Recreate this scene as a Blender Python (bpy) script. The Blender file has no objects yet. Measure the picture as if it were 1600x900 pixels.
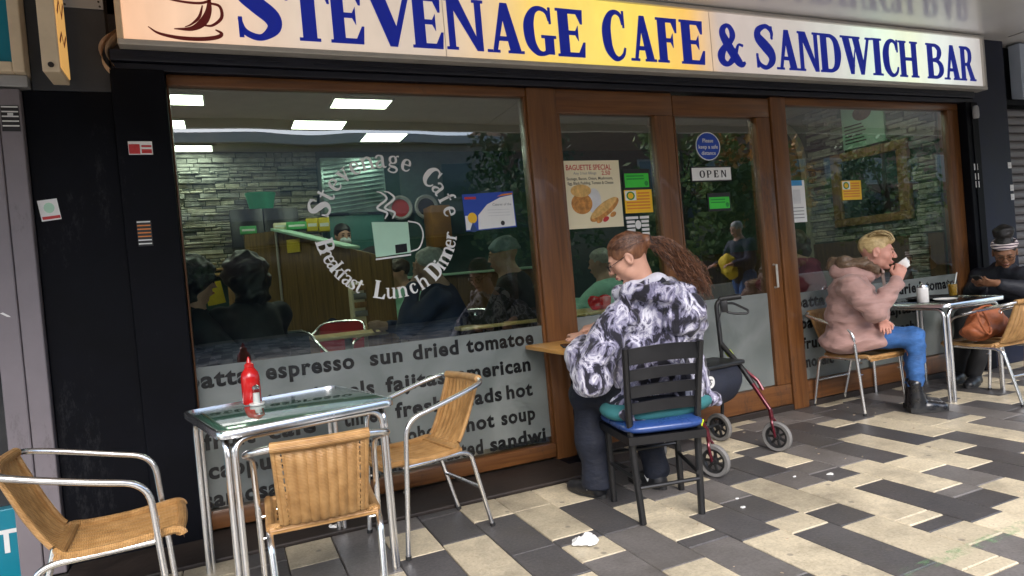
import bpy, bmesh, math, random
import numpy as np
from mathutils import Matrix, Vector
R = math.radians
random.seed(7); rng = np.random.default_rng(7)
SC = bpy.context.scene
COL = SC.collection

# ------------------------------------------------------------------ camera
cam_d = bpy.data.cameras.new('camera'); cam = bpy.data.objects.new('camera', cam_d); COL.objects.link(cam)
cam_d.sensor_width = 36.0; cam_d.lens = 1026.52/1600*36; cam_d.clip_end = 400; cam_d.clip_start = 0.02
CW = np.array([[0.912965, -0.087462, 0.398555], [-0.39835, 0.020546, 0.917004], [-0.088392, -0.995956, -0.016083]])
cam.matrix_world = Matrix(((CW[0,0], -CW[0,1], -CW[0,2], 0), (CW[1,0], -CW[1,1], -CW[1,2], 0), (CW[2,0], -CW[2,1], -CW[2,2], 1.2), (0,0,0,1)))
SC.camera = cam
# ------------------------------------------------------------------ world, sun, exposure
SUN_EL, SUN_AZ = R(42), R(195)
w = bpy.data.worlds.new('World'); SC.world = w; w.use_nodes = True
nt = w.node_tree; sky = nt.nodes.new('ShaderNodeTexSky'); sky.sky_type = 'NISHITA'; sky.sun_disc = False
sky.sun_elevation = SUN_EL; sky.sun_rotation = SUN_AZ; sky.air_density = 1.0; sky.dust_density = 2.0; sky.ozone_density = 1.0
bg = nt.nodes['Background']; bg.inputs['Strength'].default_value = 0.12
nt.links.new(sky.outputs[0], bg.inputs['Color'])
sd = bpy.data.lights.new('sun', 'SUN'); sun = bpy.data.objects.new('sun', sd); COL.objects.link(sun)
sd.energy = 1.0; sd.angle = R(40); sd.color = (1.0, 0.97, 0.94)
# sun direction vector (towards sun): azimuth measured clockwise from +Y
_sv = Vector((math.sin(SUN_AZ)*math.cos(SUN_EL), math.cos(SUN_AZ)*math.cos(SUN_EL), math.sin(SUN_EL)))
sun.rotation_euler = _sv.to_track_quat('Z', 'Y').to_euler()
SC.view_settings.view_transform = 'Standard'; SC.view_settings.look = 'None'
SC.view_settings.exposure = 1.9; SC.view_settings.gamma = 1.0
SC.cycles.max_bounces = 8; SC.cycles.transparent_max_bounces = 16; SC.cycles.diffuse_bounces = 4

# ------------------------------------------------------------------ materials
MAT = {}
def new_mat(name):
    m = bpy.data.materials.new(name); m.use_nodes = True
    return m, m.node_tree, m.node_tree.nodes['Principled BSDF']
def add_scuff(t, src, b, col, amt=.55):
    """scratches and rubbed patches of their own shape over a paint or varnish"""
    N=t.nodes; L=t.links; geo=N.new('ShaderNodeNewGeometry'); mp=N.new('ShaderNodeMapping'); mp.inputs['Scale'].default_value=(5,5,1.6); mp.inputs['Rotation'].default_value=(0,R(14),0); L.new(geo.outputs['Position'],mp.inputs[0])
    a=N.new('ShaderNodeTexNoise'); a.inputs['Scale'].default_value=9; a.inputs['Detail'].default_value=9; a.inputs['Roughness'].default_value=.8; L.new(mp.outputs[0],a.inputs['Vector']); c=N.new('ShaderNodeTexNoise'); c.inputs['Scale'].default_value=.8; L.new(mp.outputs[0],c.inputs['Vector'])
    m=N.new('ShaderNodeMath'); m.operation='MULTIPLY'; L.new(a.outputs['Fac'],m.inputs[0]); L.new(c.outputs['Fac'],m.inputs[1]); r=N.new('ShaderNodeMapRange'); r.inputs['From Min'].default_value=.315; r.inputs['From Max'].default_value=.40; r.inputs['To Max'].default_value=amt; L.new(m.outputs[0],r.inputs['Value'])
    x=N.new('ShaderNodeMixRGB'); x.inputs['Color2'].default_value=(*col,1); L.new(r.outputs[0],x.inputs['Fac']); L.new(src,x.inputs['Color1']); L.new(x.outputs[0],b.inputs['Base Color'])
def mat(name, col, rough=0.5, metal=0.0, var=0.15, scale=8.0, bump=0.0, bscale=40.0, coat=0.0, spec=0.5, stretch=(1,1,1), emit=None, es=0.0, col2=None, sheen=0.0, scuff=None):
    """principled surface whose colour wanders a little with an object-space noise"""
    if name in MAT: return MAT[name]
    m, t, b = new_mat(name); N = t.nodes; L = t.links
    tc = N.new('ShaderNodeTexCoord'); mp = N.new('ShaderNodeMapping'); mp.inputs['Scale'].default_value = stretch
    L.new(tc.outputs['Object'], mp.inputs['Vector'])
    nz = N.new('ShaderNodeTexNoise'); nz.inputs['Scale'].default_value = scale; nz.inputs['Detail'].default_value = 6; nz.inputs['Roughness'].default_value = 0.65
    L.new(mp.outputs[0], nz.inputs['Vector'])
    rp = N.new('ShaderNodeValToRGB')
    c2 = col2 if col2 else tuple(min(1, c*(1+var)) for c in col)
    rp.color_ramp.elements[0].position = 0.3; rp.color_ramp.elements[1].position = 0.7
    rp.color_ramp.elements[0].color = (*[c*(1-var) for c in col], 1) if not col2 else (*col, 1)
    rp.color_ramp.elements[1].color = (*c2, 1)
    L.new(nz.outputs['Fac'], rp.inputs[0]); L.new(rp.outputs[0], b.inputs['Base Color'])
    if scuff: add_scuff(t, rp.outputs[0], b, scuff)
    b.inputs['Roughness'].default_value = rough; b.inputs['Metallic'].default_value = metal
    b.inputs['Specular IOR Level'].default_value = spec; b.inputs['Coat Weight'].default_value = coat
    if sheen: b.inputs['Sheen Weight'].default_value = sheen
    mr = N.new('ShaderNodeMapRange'); mr.inputs['To Min'].default_value = max(0.02, rough*0.8); mr.inputs['To Max'].default_value = min(1, rough*1.2)
    L.new(nz.outputs['Fac'], mr.inputs['Value']); L.new(mr.outputs[0], b.inputs['Roughness'])
    if bump:
        n2 = N.new('ShaderNodeTexNoise'); n2.inputs['Scale'].default_value = bscale; n2.inputs['Detail'].default_value = 5
        L.new(mp.outputs[0], n2.inputs['Vector'])
        bp = N.new('ShaderNodeBump'); bp.inputs['Strength'].default_value = bump; bp.inputs['Distance'].default_value = 0.01
        L.new(n2.outputs['Fac'], bp.inputs['Height']); L.new(bp.outputs[0], b.inputs['Normal'])
    if emit:
        b.inputs['Emission Color'].default_value = (*emit, 1); b.inputs['Emission Strength'].default_value = es
    MAT[name] = m
    return m
def set_ramp(rp, stops):
    e = rp.color_ramp.elements
    while len(e) > 1: e.remove(e[-1])
    e[0].position = stops[0][0]; e[0].color = (*stops[0][1], 1)
    for p, c in stops[1:]:
        q = e.new(p); q.color = (*c, 1)
def glass_mat(name, tint, refl=2.0, dirt=0.02):
    m = bpy.data.materials.new(name); m.use_nodes = True; t = m.node_tree; N = t.nodes; L = t.links
    for n in list(N): N.remove(n)
    out = N.new('ShaderNodeOutputMaterial'); mix = N.new('ShaderNodeMixShader'); tr = N.new('ShaderNodeBsdfTransparent'); gl = N.new('ShaderNodeBsdfGlossy')
    tr.inputs['Color'].default_value = (*tint, 1); gl.inputs['Roughness'].default_value = 0.0
    fr = N.new('ShaderNodeFresnel'); fr.inputs['IOR'].default_value = 1.5
    geo = N.new('ShaderNodeNewGeometry'); inv = N.new('ShaderNodeMath'); inv.operation = 'SUBTRACT'; inv.inputs[0].default_value = 1.0
    L.new(geo.outputs['Backfacing'], inv.inputs[1])
    m1 = N.new('ShaderNodeMath'); m1.operation = 'MULTIPLY'; m1.inputs[1].default_value = refl; L.new(fr.outputs[0], m1.inputs[0])
    m2 = N.new('ShaderNodeMath'); m2.operation = 'MULTIPLY'; m2.use_clamp = True; L.new(m1.outputs[0], m2.inputs[0]); L.new(inv.outputs[0], m2.inputs[1])
    tc = N.new('ShaderNodeTexCoord'); nz = N.new('ShaderNodeTexNoise'); nz.inputs['Scale'].default_value = 1.3; nz.inputs['Detail'].default_value = 1
    L.new(tc.outputs['Object'], nz.inputs['Vector'])
    bp = N.new('ShaderNodeBump'); bp.inputs['Strength'].default_value = 0.12; bp.inputs['Distance'].default_value = 0.02
    L.new(nz.outputs['Fac'], bp.inputs['Height']); L.new(bp.outputs[0], gl.inputs['Normal'])
    L.new(m2.outputs[0], mix.inputs[0]); L.new(tr.outputs[0], mix.inputs[1]); L.new(gl.outputs[0], mix.inputs[2])
    L.new(mix.outputs[0], out.inputs['Surface'])
    MAT[name] = m
    return m

# ------------------------------------------------------------------ object helpers
def tag(o, label=None, cat=None, group=None, kind=None):
    if label: o['label'] = label
    if cat: o['category'] = cat
    if group: o['group'] = group
    if kind: o['kind'] = kind
    return o
_inv = {}
def thing(name, label, cat, loc=(0,0,0), rz=0.0, group=None):
    o = bpy.data.objects.new(name, None); COL.objects.link(o); o.empty_display_size = 0.1
    o.location = loc; o.rotation_euler = (0, 0, rz)
    _inv[o.name] = (Matrix.Translation(Vector(loc)) @ Matrix.Rotation(rz, 4, 'Z')).inverted()
    return tag(o, label, cat, group)
def copy_tree(o, parent=None):
    c = o.copy(); COL.objects.link(c)
    if parent: c.parent = parent
    for ch in list(o.children): copy_tree(ch, c)
    return c
class MB:
    """collects shapes, links them as one mesh"""
    def __init__(s): s.v = []; s.f = []; s.uv = None
    def add(s, vs, fs):
        n = len(s.v); s.v += [tuple(p) for p in vs]; s.f += [tuple(i+n for i in f) for f in fs]; return s
    def box(s, lo, hi):
        x0,y0,z0 = lo; x1,y1,z1 = hi
        return s.add([(x0,y0,z0),(x1,y0,z0),(x1,y1,z0),(x0,y1,z0),(x0,y0,z1),(x1,y0,z1),(x1,y1,z1),(x0,y1,z1)],
                     [(0,3,2,1),(4,5,6,7),(0,1,5,4),(1,2,6,5),(2,3,7,6),(3,0,4,7)])
    def rbox(s, lo, hi, b=0.005, seg=2):
        bm = bmesh.new(); bmesh.ops.create_cube(bm, size=1)
        for v in bm.verts: v.co = Vector([lo[i] + (v.co[i]+.5)*(hi[i]-lo[i]) for i in range(3)])
        b = min(b, min(hi[i]-lo[i] for i in range(3))*.49)
        bmesh.ops.bevel(bm, geom=bm.edges[:], offset=b, segments=seg, affect='EDGES', profile=.5)
        bm.verts.index_update(); s.add([v.co[:] for v in bm.verts], [[v.index for v in f.verts] for f in bm.faces]); bm.free(); return s
    def obox(s, c, ax, half, b=0):
        """box with its own axes"""
        t = MB(); (t.rbox([-h for h in half], half, b) if b else t.box([-h for h in half], half))
        A = [Vector(a).normalized() for a in ax]; c = Vector(c)
        return s.add([c + A[0]*v[0] + A[1]*v[1] + A[2]*v[2] for v in t.v], t.f)
    def tube(s, pts, r, seg=10, caps=True, closed=False):
        P = [Vector(p) for p in pts]; n = len(P); rr = r if hasattr(r, '__len__') else [r]*n
        T = []
        for i in range(n):
            a = P[(i-1) % n] if (closed or i > 0) else P[i]; b = P[(i+1) % n] if (closed or i < n-1) else P[i]
            d = b - a; T.append(d.normalized() if d.length > 1e-9 else Vector((0,0,1)))
        u = T[0].orthogonal().normalized(); vs = []; 
        for i in range(n):
            u = (u - T[i]*u.dot(T[i])).normalized(); w_ = T[i].cross(u)
            for k in range(seg):
                a = 2*math.pi*k/seg; vs.append(P[i] + (u*math.cos(a) + w_*math.sin(a))*rr[i])
        fs = []
        for i in range(n if closed else n-1):
            j = (i+1) % n
            for k in range(seg): fs.append((i*seg+k, i*seg+(k+1)%seg, j*seg+(k+1)%seg, j*seg+k))
        if caps and not closed: fs += [tuple(range(seg))[::-1], tuple((n-1)*seg+k for k in range(seg))]
        return s.add(vs, fs)
    def lathe(s, prof, c=(0,0,0), seg=20, axis='Z', sx=1, sy=1, caps=True):
        vs = []; n = len(prof)
        for r, z in prof:
            for k in range(seg):
                a = 2*math.pi*k/seg; p = (r*math.cos(a)*sx, r*math.sin(a)*sy, z)
                if axis == 'X': p = (p[2], p[0], p[1])
                if axis == 'Y': p = (p[0], p[2], p[1])
                vs.append((p[0]+c[0], p[1]+c[1], p[2]+c[2]))
        fs = [(i*seg+k, i*seg+(k+1)%seg, (i+1)*seg+(k+1)%seg, (i+1)*seg+k) for i in range(n-1) for k in range(seg)]
        if caps and prof[0][0] > 1e-6: fs.append(tuple(range(seg))[::-1])
        if caps and prof[-1][0] > 1e-6: fs.append(tuple((n-1)*seg+k for k in range(seg)))
        return s.add(vs, fs)
    def prism(s, poly, fn, d0, d1):
        """polygon (2-D) pushed from depth d0 to d1; fn(a,b,d)->xyz"""
        n = len(poly)
        return s.add([fn(a,b,d0) for a,b in poly] + [fn(a,b,d1) for a,b in poly],
                     [tuple(range(n))[::-1], tuple(range(n, 2*n))] + [(i, (i+1)%n, n+(i+1)%n, n+i) for i in range(n)])
    def grid(s, fn, nu, nv, skip=None):
        vs = [fn(i/nu, j/nv) for j in range(nv+1) for i in range(nu+1)]; W = nu+1
        return s.add(vs, [(j*W+i, j*W+i+1, (j+1)*W+i+1, (j+1)*W+i) for j in range(nv) for i in range(nu) if not (skip and skip(i,j))])
    def xf(s, M, n0=0):
        s.v[n0:] = [tuple(M @ Vector(p)) for p in s.v[n0:]]; return s
    def mesh(s, name, m, smooth=True, M=None, ang=40):
        me = bpy.data.meshes.new(name)
        vs = [tuple(M @ Vector(p)) for p in s.v] if M is not None else s.v
        me.from_pydata(vs, [], s.f); 
        if m: me.materials.append(MAT[m] if isinstance(m, str) else m)
        bm = bmesh.new(); bm.from_mesh(me); bmesh.ops.recalc_face_normals(bm, faces=bm.faces[:]); bm.to_mesh(me); bm.free()
        if smooth:
            me.shade_smooth() if hasattr(me, 'shade_smooth') else None
            try: me.set_sharp_from_angle(angle=R(ang))
            except Exception: pass
        else: me.shade_flat()
        return me
    def build(s, name, m, parent=None, local=False, smooth=True, ang=40, root=None):
        M = None
        if parent is not None and not local: M = _inv[(root or parent).name]
        o = bpy.data.objects.new(name, s.mesh(name, m, smooth, M, ang)); COL.objects.link(o)
        if parent is not None:
            o.parent = parent; _inv[o.name] = _inv.get((root or parent).name, Matrix.Identity(4))
        return o
def link(name, me, parent=None, loc=(0,0,0), rot=(0,0,0)):
    o = bpy.data.objects.new(name, me); COL.objects.link(o); o.location = loc; o.rotation_euler = rot
    if parent is not None: o.parent = parent
    return o
def fillet(pts, r, n=6):
    """polyline with rounded corners"""
    P = [Vector(p) for p in pts]; rr = r if hasattr(r,'__len__') else [r]*len(P); out = [P[0]]
    for i in range(1, len(P)-1):
        a, b, c = P[i-1], P[i], P[i+1]
        d = min(rr[i], (a-b).length*.48, (c-b).length*.48); p = b + (a-b).normalized()*d; q = b + (c-b).normalized()*d
        for k in range(n+1):
            t = k/n; out.append(p*(1-t)**2 + b*2*t*(1-t) + q*t*t)
    out.append(P[-1]); return out
def spline(pts, n=8):
    """Catmull-Rom through tuples of any length"""
    P = [np.array(p, float) for p in pts]; P = [2*P[0]-P[1]] + P + [2*P[-1]-P[-2]]; out = []
    for i in range(1, len(P)-2):
        for k in range(n):
            t = k/n; a,b,c,d = P[i-1:i+3]
            out.append(.5*(2*b + (c-a)*t + (2*a-5*b+4*c-d)*t*t + (3*b-a-3*c+d)*t**3))
    out.append(P[-2]); return out

# ------------------------------------------------------------------ implicit surfaces for bodies, clothes, hair
class Sdf:
    def __init__(s, lo, hi, h):
        s.lo = np.array(lo, float); s.h = h; s.n = np.ceil((np.array(hi)-s.lo)/h).astype(int)+1
        s.D = np.full(s.n, 1.0, np.float32)
    def reg(s, lo, hi):
        a = np.clip(np.floor((np.array(lo)-s.lo)/s.h).astype(int), 0, s.n-1); b = np.clip(np.ceil((np.array(hi)-s.lo)/s.h).astype(int)+1, 1, s.n)
        if (b <= a).any(): return None
        sl = tuple(slice(a[i], b[i]) for i in range(3))
        X = [(s.lo[i] + s.h*np.arange(a[i], b[i])).astype(np.float32) for i in range(3)]
        return sl, X[0][:,None,None], X[1][None,:,None], X[2][None,None,:]
    def comb(s, sl, d, k, sub=False):
        o = s.D[sl]
        if sub:
            hh = np.clip(.5-.5*(o+d)/k, 0, 1); s.D[sl] = o*(1-hh) - d*hh + k*hh*(1-hh)
        else:
            hh = np.clip(.5+.5*(o-d)/k, 0, 1); s.D[sl] = o*(1-hh) + d*hh - k*hh*(1-hh)
        return s
    def cap(s, a, b, ra, rb=None, k=.02, sub=False):
        rb = ra if rb is None else rb; a = np.array(a,float); b = np.array(b,float); m = max(ra,rb)+k*1.5+s.h*3
        g = s.reg(np.minimum(a,b)-m, np.maximum(a,b)+m)
        if g is None: return s
        sl,x,y,z = g; ab = b-a; L2 = max(ab@ab, 1e-9)
        h = np.clip(((x-a[0])*ab[0]+(y-a[1])*ab[1]+(z-a[2])*ab[2])/L2, 0, 1)
        d = np.sqrt((x-a[0]-h*ab[0])**2+(y-a[1]-h*ab[1])**2+(z-a[2]-h*ab[2])**2) - (ra+(rb-ra)*h)
        return s.comb(sl, d.astype(np.float32), k, sub)
    def path(s, pts, rs, k=.02):
        for i in range(len(pts)-1):
            r0 = rs[i] if hasattr(rs,'__len__') else rs; r1 = rs[i+1] if hasattr(rs,'__len__') else rs
            s.cap(pts[i], pts[i+1], r0, r1, k)
        return s
    def ell(s, c, r, rot=None, k=.02, sub=False):
        c = np.array(c,float); r = np.array(r,float); m = r.max()+k*1.5+s.h*3
        g = s.reg(c-m, c+m)
        if g is None: return s
        sl,x,y,z = g; x=x-c[0]; y=y-c[1]; z=z-c[2]
        A = np.eye(3) if rot is None else np.array(rot)     # columns = local axes in world
        u = (A[0,0]*x+A[1,0]*y+A[2,0]*z)/r[0]; v = (A[0,1]*x+A[1,1]*y+A[2,1]*z)/r[1]; w_ = (A[0,2]*x+A[1,2]*y+A[2,2]*z)/r[2]
        k0 = np.sqrt(u*u+v*v+w_*w_); k1 = np.sqrt((u/r[0])**2+(v/r[1])**2+(w_/r[2])**2)+1e-6
        return s.comb(sl, (k0*(k0-1)/k1).astype(np.float32), k, sub)
    def plane_cut(s, p, n):
        """keep the side the normal points away from"""
        n = np.array(n,float)/np.linalg.norm(n); g = s.reg(s.lo, s.lo+s.n*s.h); sl,x,y,z = g
        s.D = np.maximum(s.D, (n[0]*(x-p[0])+n[1]*(y-p[1])+n[2]*(z-p[2])).astype(np.float32)); return s
    def folds(s, amp, f, seed=0, ax=(1,1,1)):
        g = s.reg(s.lo, s.lo+s.n*s.h); sl,x,y,z = g; r = np.random.default_rng(seed); acc = 0
        ph = r.uniform(0, 6.28, 12)
        wx = .35*np.sin(y*f*.6+ph[0])+.35*np.sin(z*f*.5+ph[1]); wz = .5*np.sin(x*f*.5+ph[2])+.4*np.sin(y*f*.45+ph[3])
        acc = np.sin(z*f*ax[2]+2.0*wz+1.5*wx+ph[4]) + .6*np.sin((x*ax[0]+y*ax[1])*f*1.1+2*wx+ph[5]) + .35*np.sin((z*1.7*ax[2]-x*ax[0])*f+ph[6]+2*wz)
        s.D = s.D + (amp*acc).astype(np.float32); return s
    def surf(s):
        D = s.D; I = D < 0
        def cor(a): return [a[i:a.shape[0]-1+i, j:a.shape[1]-1+j, k:a.shape[2]-1+k] for i in (0,1) for j in (0,1) for k in (0,1)]
        C = cor(I); al = C[0].copy(); an = C[0].copy()
        for c in C[1:]: al &= c; an |= c
        act = an & ~al; idx = np.argwhere(act); vid = np.full(act.shape, -1, np.int32); vid[act] = np.arange(len(idx))
        val = np.stack([c[act] for c in cor(D)], 1); off = np.array([(i,j,k) for i in (0,1) for j in (0,1) for k in (0,1)], float)
        acc = np.zeros((len(idx),3)); cnt = np.zeros(len(idx))
        for a in range(8):
            for b in range(a+1, 8):
                if abs(off[a]-off[b]).sum() != 1: continue
                va, vb = val[:,a], val[:,b]; m = (va<0) != (vb<0); t = np.where(m, va/(va-vb+1e-12), 0)
                acc += np.where(m[:,None], off[a]+(off[b]-off[a])*t[:,None], 0); cnt += m
        V = s.lo + s.h*(idx + acc/np.maximum(cnt,1)[:,None]); F = []
        for ax in range(3):
            n = [D.shape[i] for i in range(3)]
            sa = [slice(1,-1)]*3; sb = [slice(1,-1)]*3; sa[ax] = slice(0,n[ax]-1); sb[ax] = slice(1,n[ax])
            A = I[tuple(sa)]; B = I[tuple(sb)]; e = np.argwhere(A != B); 
            if not len(e): continue
            flip = A[A != B]
            o1, o2 = [(1,2),(2,0),(0,1)][ax]; g = e.copy()
            g[:, o1] += 1; g[:, o2] += 1
            def q(d1, d2):
                h = g.copy(); h[:,o1] += d1; h[:,o2] += d2; return vid[h[:,0],h[:,1],h[:,2]]
            Q = np.stack([q(-1,-1), q(0,-1), q(0,0), q(-1,0)], 1); Q[~flip] = Q[~flip][:, ::-1]; F.append(Q)
        F = np.concatenate(F); F = F[(F >= 0).all(1)]
        return V, F
    def build(s, name, m, parent=None, smooth_it=1, root=None):
        V, F = s.surf()
        if smooth_it:
            E = np.concatenate([F[:,[0,1]],F[:,[1,2]],F[:,[2,3]],F[:,[3,0]]])
            for _ in range(smooth_it):
                A = np.zeros_like(V); c = np.zeros(len(V))
                for d in range(3): A[:,d] = np.bincount(E[:,0], V[E[:,1],d], len(V))+np.bincount(E[:,1], V[E[:,0],d], len(V))
                c = np.bincount(E.ravel(), minlength=len(V)); V = .5*V + .5*A/np.maximum(c,1)[:,None]
        M = _inv[(root or parent).name] if parent is not None else Matrix.Identity(4); M = np.array(M)
        V = V @ M[:3,:3].T + M[:3,3]
        me = bpy.data.meshes.new(name); me.from_pydata(V.tolist(), [], F.tolist()); me.materials.append(MAT[m] if isinstance(m,str) else m); me.shade_smooth()
        o = bpy.data.objects.new(name, me); COL.objects.link(o)
        if parent is not None: o.parent = parent; _inv[o.name] = _inv[(root or parent).name]
        return o

# ------------------------------------------------------------------ lettering
def swp(pts, smooth=True, n=5):
    P = spline(pts, n) if smooth and len(pts) > 2 else [np.array(p,float) for p in pts]
    L_, Rr = [], []
    for i, p in enumerate(P):
        a = P[max(i-1,0)][:2]; b = P[min(i+1,len(P)-1)][:2]; d = b-a; d = d/(np.linalg.norm(d)+1e-9); nn = np.array((-d[1], d[0]))
        L_.append(p[:2]+nn*p[2]/2); Rr.append(p[:2]-nn*p[2]/2)
    return [(L_[i], L_[i+1], Rr[i+1], Rr[i]) for i in range(len(P)-1)]
def rc(x0,y0,x1,y1): return [((x0,y0),(x1,y0),(x1,y1),(x0,y1))]
def pl(*p): return [tuple(p)]
def stem(x, w=.24, y0=0, y1=1, e=.06, sh=.055, top=True, bot=True):
    q = rc(x,y0,x+w,y1)
    if bot: q += rc(x-e,y0,x,y0+sh) + rc(x+w,y0,x+w+e,y0+sh) 
    if top: q += rc(x-e,y1-sh,x,y1) + rc(x+w,y1-sh,x+w+e,y1)
    return q
GL = {}
def g(c, adv, *st): GL[c] = (adv, [q for s_ in st for q in s_])
g('S', .72, swp([(.60,.70,.05),(.62,.84,.09),(.50,.955,.10),(.36,.96,.11),(.17,.86,.17),(.16,.70,.23),(.36,.53,.27),(.55,.36,.26),(.57,.19,.20),(.42,.05,.11),(.28,.04,.10),(.13,.13,.09),(.08,.32,.05)]), pl((.56,.98),(.64,.98),(.64,.68),(.59,.68)), pl((.06,.02),(.13,.02),(.12,.34),(.06,.34)))
g('T', .74, stem(.25,.24,top=False), rc(.04,.90,.25,1), rc(.25,1,.49,1.003), rc(.49,.90,.70,1), pl((.02,1),(.06,1),(.12,.90),(.04,.68),(.0,.68)), pl((.72,1),(.68,1),(.62,.90),(.70,.68),(.74,.68)))
g('E', .70, stem(.06,.24,e=.05), rc(.30,.905,.60,1), pl((.66,1),(.60,1),(.50,.905),(.60,.70),(.64,.70)), rc(.30,.46,.48,.55), pl((.46,.46),(.53,.34),(.53,.67),(.46,.55)), rc(.30,0,.60,.095), pl((.69,.32),(.64,.32),(.52,.095),(.60,0),(.66,0)))
g('V', .88, pl((.06,1),(.33,1),(.58,.22),(.46,0),(.40,0)), pl((.70,1),(.80,1),(.53,0),(.46,0),(.505,.28)), rc(.0,.945,.06,1), rc(.33,.945,.40,1), rc(.62,.945,.70,1), rc(.80,.945,.87,1))
g('N', .86, stem(.06,.13,e=.05), pl((.06,1),(.30,1),(.74,.0),(.62,.0)), stem(.62,.13,e=.05,bot=False))
g('A', .86, pl((.12,0),(.22,0),(.44,.80),(.38,1),(.36,1)), pl((.36,1),(.52,1),(.80,0),(.54,0),(.40,.66)), rc(.22,.24,.60,.33), rc(.0,0,.12,.055), rc(.22,0,.29,.055), rc(.48,0,.54,.055), rc(.80,0,.86,.055))
g('G', .82, swp([(.66,.72,.06),(.60,.90,.08),(.44,.965,.09),(.28,.90,.15),(.17,.70,.23),(.15,.48,.25),(.19,.24,.22),(.32,.07,.14),(.46,.035,.09),(.60,.09,.12)]), rc(.52,.03,.74,.42), rc(.44,.36,.52,.42), rc(.74,.36,.80,.42), pl((.64,1),(.70,1),(.70,.66),(.65,.66)))
g('C', .74, swp([(.63,.72,.06),(.58,.90,.08),(.44,.965,.09),(.28,.90,.15),(.17,.70,.23),(.15,.48,.25),(.19,.24,.22),(.32,.07,.14),(.46,.035,.09),(.60,.12,.08),(.66,.26,.05)]), pl((.62,1),(.68,1),(.68,.66),(.63,.66)))
g('F', .66, stem(.06,.24,e=.05), rc(.30,.905,.58,1), pl((.65,1),(.58,1),(.48,.905),(.59,.68),(.63,.68)), rc(.30,.46,.46,.55), pl((.44,.46),(.51,.34),(.51,.67),(.44,.55)))
g('D', .84, stem(.06,.22,e=.05), swp([(.28,.955,.09),(.46,.94,.10),(.62,.80,.18),(.68,.5,.24),(.62,.20,.18),(.46,.06,.10),(.28,.045,.09)]))
g('W', 1.22, pl((.06,1),(.31,1),(.50,.22),(.40,0),(.34,0)), pl((.56,.75),(.60,1.0),(.46,0),(.39,0),(.44,.28)), pl((.46,1),(.70,1),(.89,.22),(.80,0),(.74,0)), pl((1.05,1),(1.14,1),(.86,0),(.79,0),(.84,.28)), rc(0,.945,.06,1), rc(.31,.945,.46,1), rc(.70,.945,.76,1), rc(.98,.945,1.05,1), rc(1.14,.945,1.21,1))
g('I', .40, stem(.09,.22,e=.08))
g('H', .88, stem(.07,.22,e=.06), stem(.59,.22,e=.06), rc(.29,.46,.59,.55))
g('B', .78, stem(.06,.22,e=.05), swp([(.28,.955,.09),(.44,.945,.10),(.58,.85,.16),(.59,.72,.18),(.50,.58,.12),(.28,.535,.08)]), swp([(.28,.525,.08),(.50,.50,.10),(.64,.37,.18),(.64,.20,.18),(.48,.06,.10),(.28,.045,.09)]))
g('R', .86, stem(.06,.22,e=.05), swp([(.28,.955,.09),(.44,.945,.10),(.58,.83,.18),(.57,.64,.18),(.46,.50,.11),(.28,.475,.08)]), pl((.36,.48),(.56,.50),(.84,0),(.60,0)), rc(.54,0,.60,.055), rc(.84,0,.89,.055))
g('P', .78, stem(.08,.20,e=.06), swp([(.28,.955,.08),(.46,.945,.09),(.62,.83,.17),(.62,.62,.17),(.46,.48,.09),(.28,.465,.07)]))
g('O', .86, swp([(.43,.965,.08),(.24,.88,.15),(.15,.66,.21),(.15,.34,.21),(.24,.12,.15),(.43,.035,.08),(.62,.12,.15),(.71,.34,.21),(.71,.66,.21),(.62,.88,.15),(.43,.965,.08)]))
g('L', .70, stem(.08,.20,e=.06), rc(.28,0,.60,.08), pl((.68,.30),(.63,.30),(.52,.08),(.60,0),(.66,0)))
g('&', .86, swp([(.84,.50,.06),(.70,.52,.06),(.62,.38,.10),(.50,.18,.16),(.32,.04,.12),(.16,.10,.18),(.13,.26,.22),(.26,.44,.16),(.46,.60,.14),(.53,.76,.17),(.46,.92,.12),(.35,.96,.10),(.24,.88,.16),(.22,.74,.20),(.36,.50,.24),(.60,.18,.24),(.76,.05,.16),(.88,.10,.06)]))
# lower case, x-height .68
g('t', .46, rc(.14,.12,.28,.86), rc(.03,.60,.43,.68), swp([(.21,.16,.14),(.26,.05,.10),(.35,.04,.08),(.43,.12,.05)]))
g('e', .62, swp([(.12,.36,.07),(.48,.37,.07),(.50,.42,.12),(.46,.58,.10),(.33,.645,.07),(.19,.56,.13),(.14,.34,.16),(.19,.12,.13),(.33,.04,.08),(.46,.08,.07),(.54,.20,.04)]))
g('v', .62, pl((.05,.68),(.21,.68),(.37,.16),(.30,0),(.28,0)), pl((.46,.68),(.54,.68),(.34,0),(.29,0),(.33,.2)), rc(0,.63,.28,.68), rc(.38,.63,.62,.68))
g('n', .72, stem(.08,.14,0,.68,e=.06,sh=.05), swp([(.22,.52,.06),(.34,.64,.09),(.47,.62,.11),(.55,.48,.14),(.55,.2,.14),(.55,.03,.14)]), rc(.42,0,.69,.05))
g('a', .62, swp([(.10,.52,.10),(.18,.63,.09),(.32,.645,.08),(.43,.56,.14),(.43,.3,.14),(.44,.10,.13),(.52,.03,.08),(.60,.06,.04)]), swp([(.40,.40,.05),(.24,.34,.09),(.12,.20,.14),(.18,.06,.10),(.30,.05,.07),(.40,.16,.05)]))
g('g', .62, swp([(.29,.645,.06),(.15,.56,.11),(.13,.42,.12),(.20,.29,.09),(.30,.27,.06),(.42,.34,.11),(.44,.48,.12),(.38,.61,.09),(.29,.645,.06)]), swp([(.18,.28,.05),(.12,.17,.08),(.24,.10,.12),(.42,.07,.13),(.52,-.05,.10),(.42,-.19,.08),(.22,-.20,.07),(.08,-.11,.08),(.16,.03,.06)]), swp([(.42,.58,.05),(.50,.67,.06),(.58,.65,.09)]))
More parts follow.
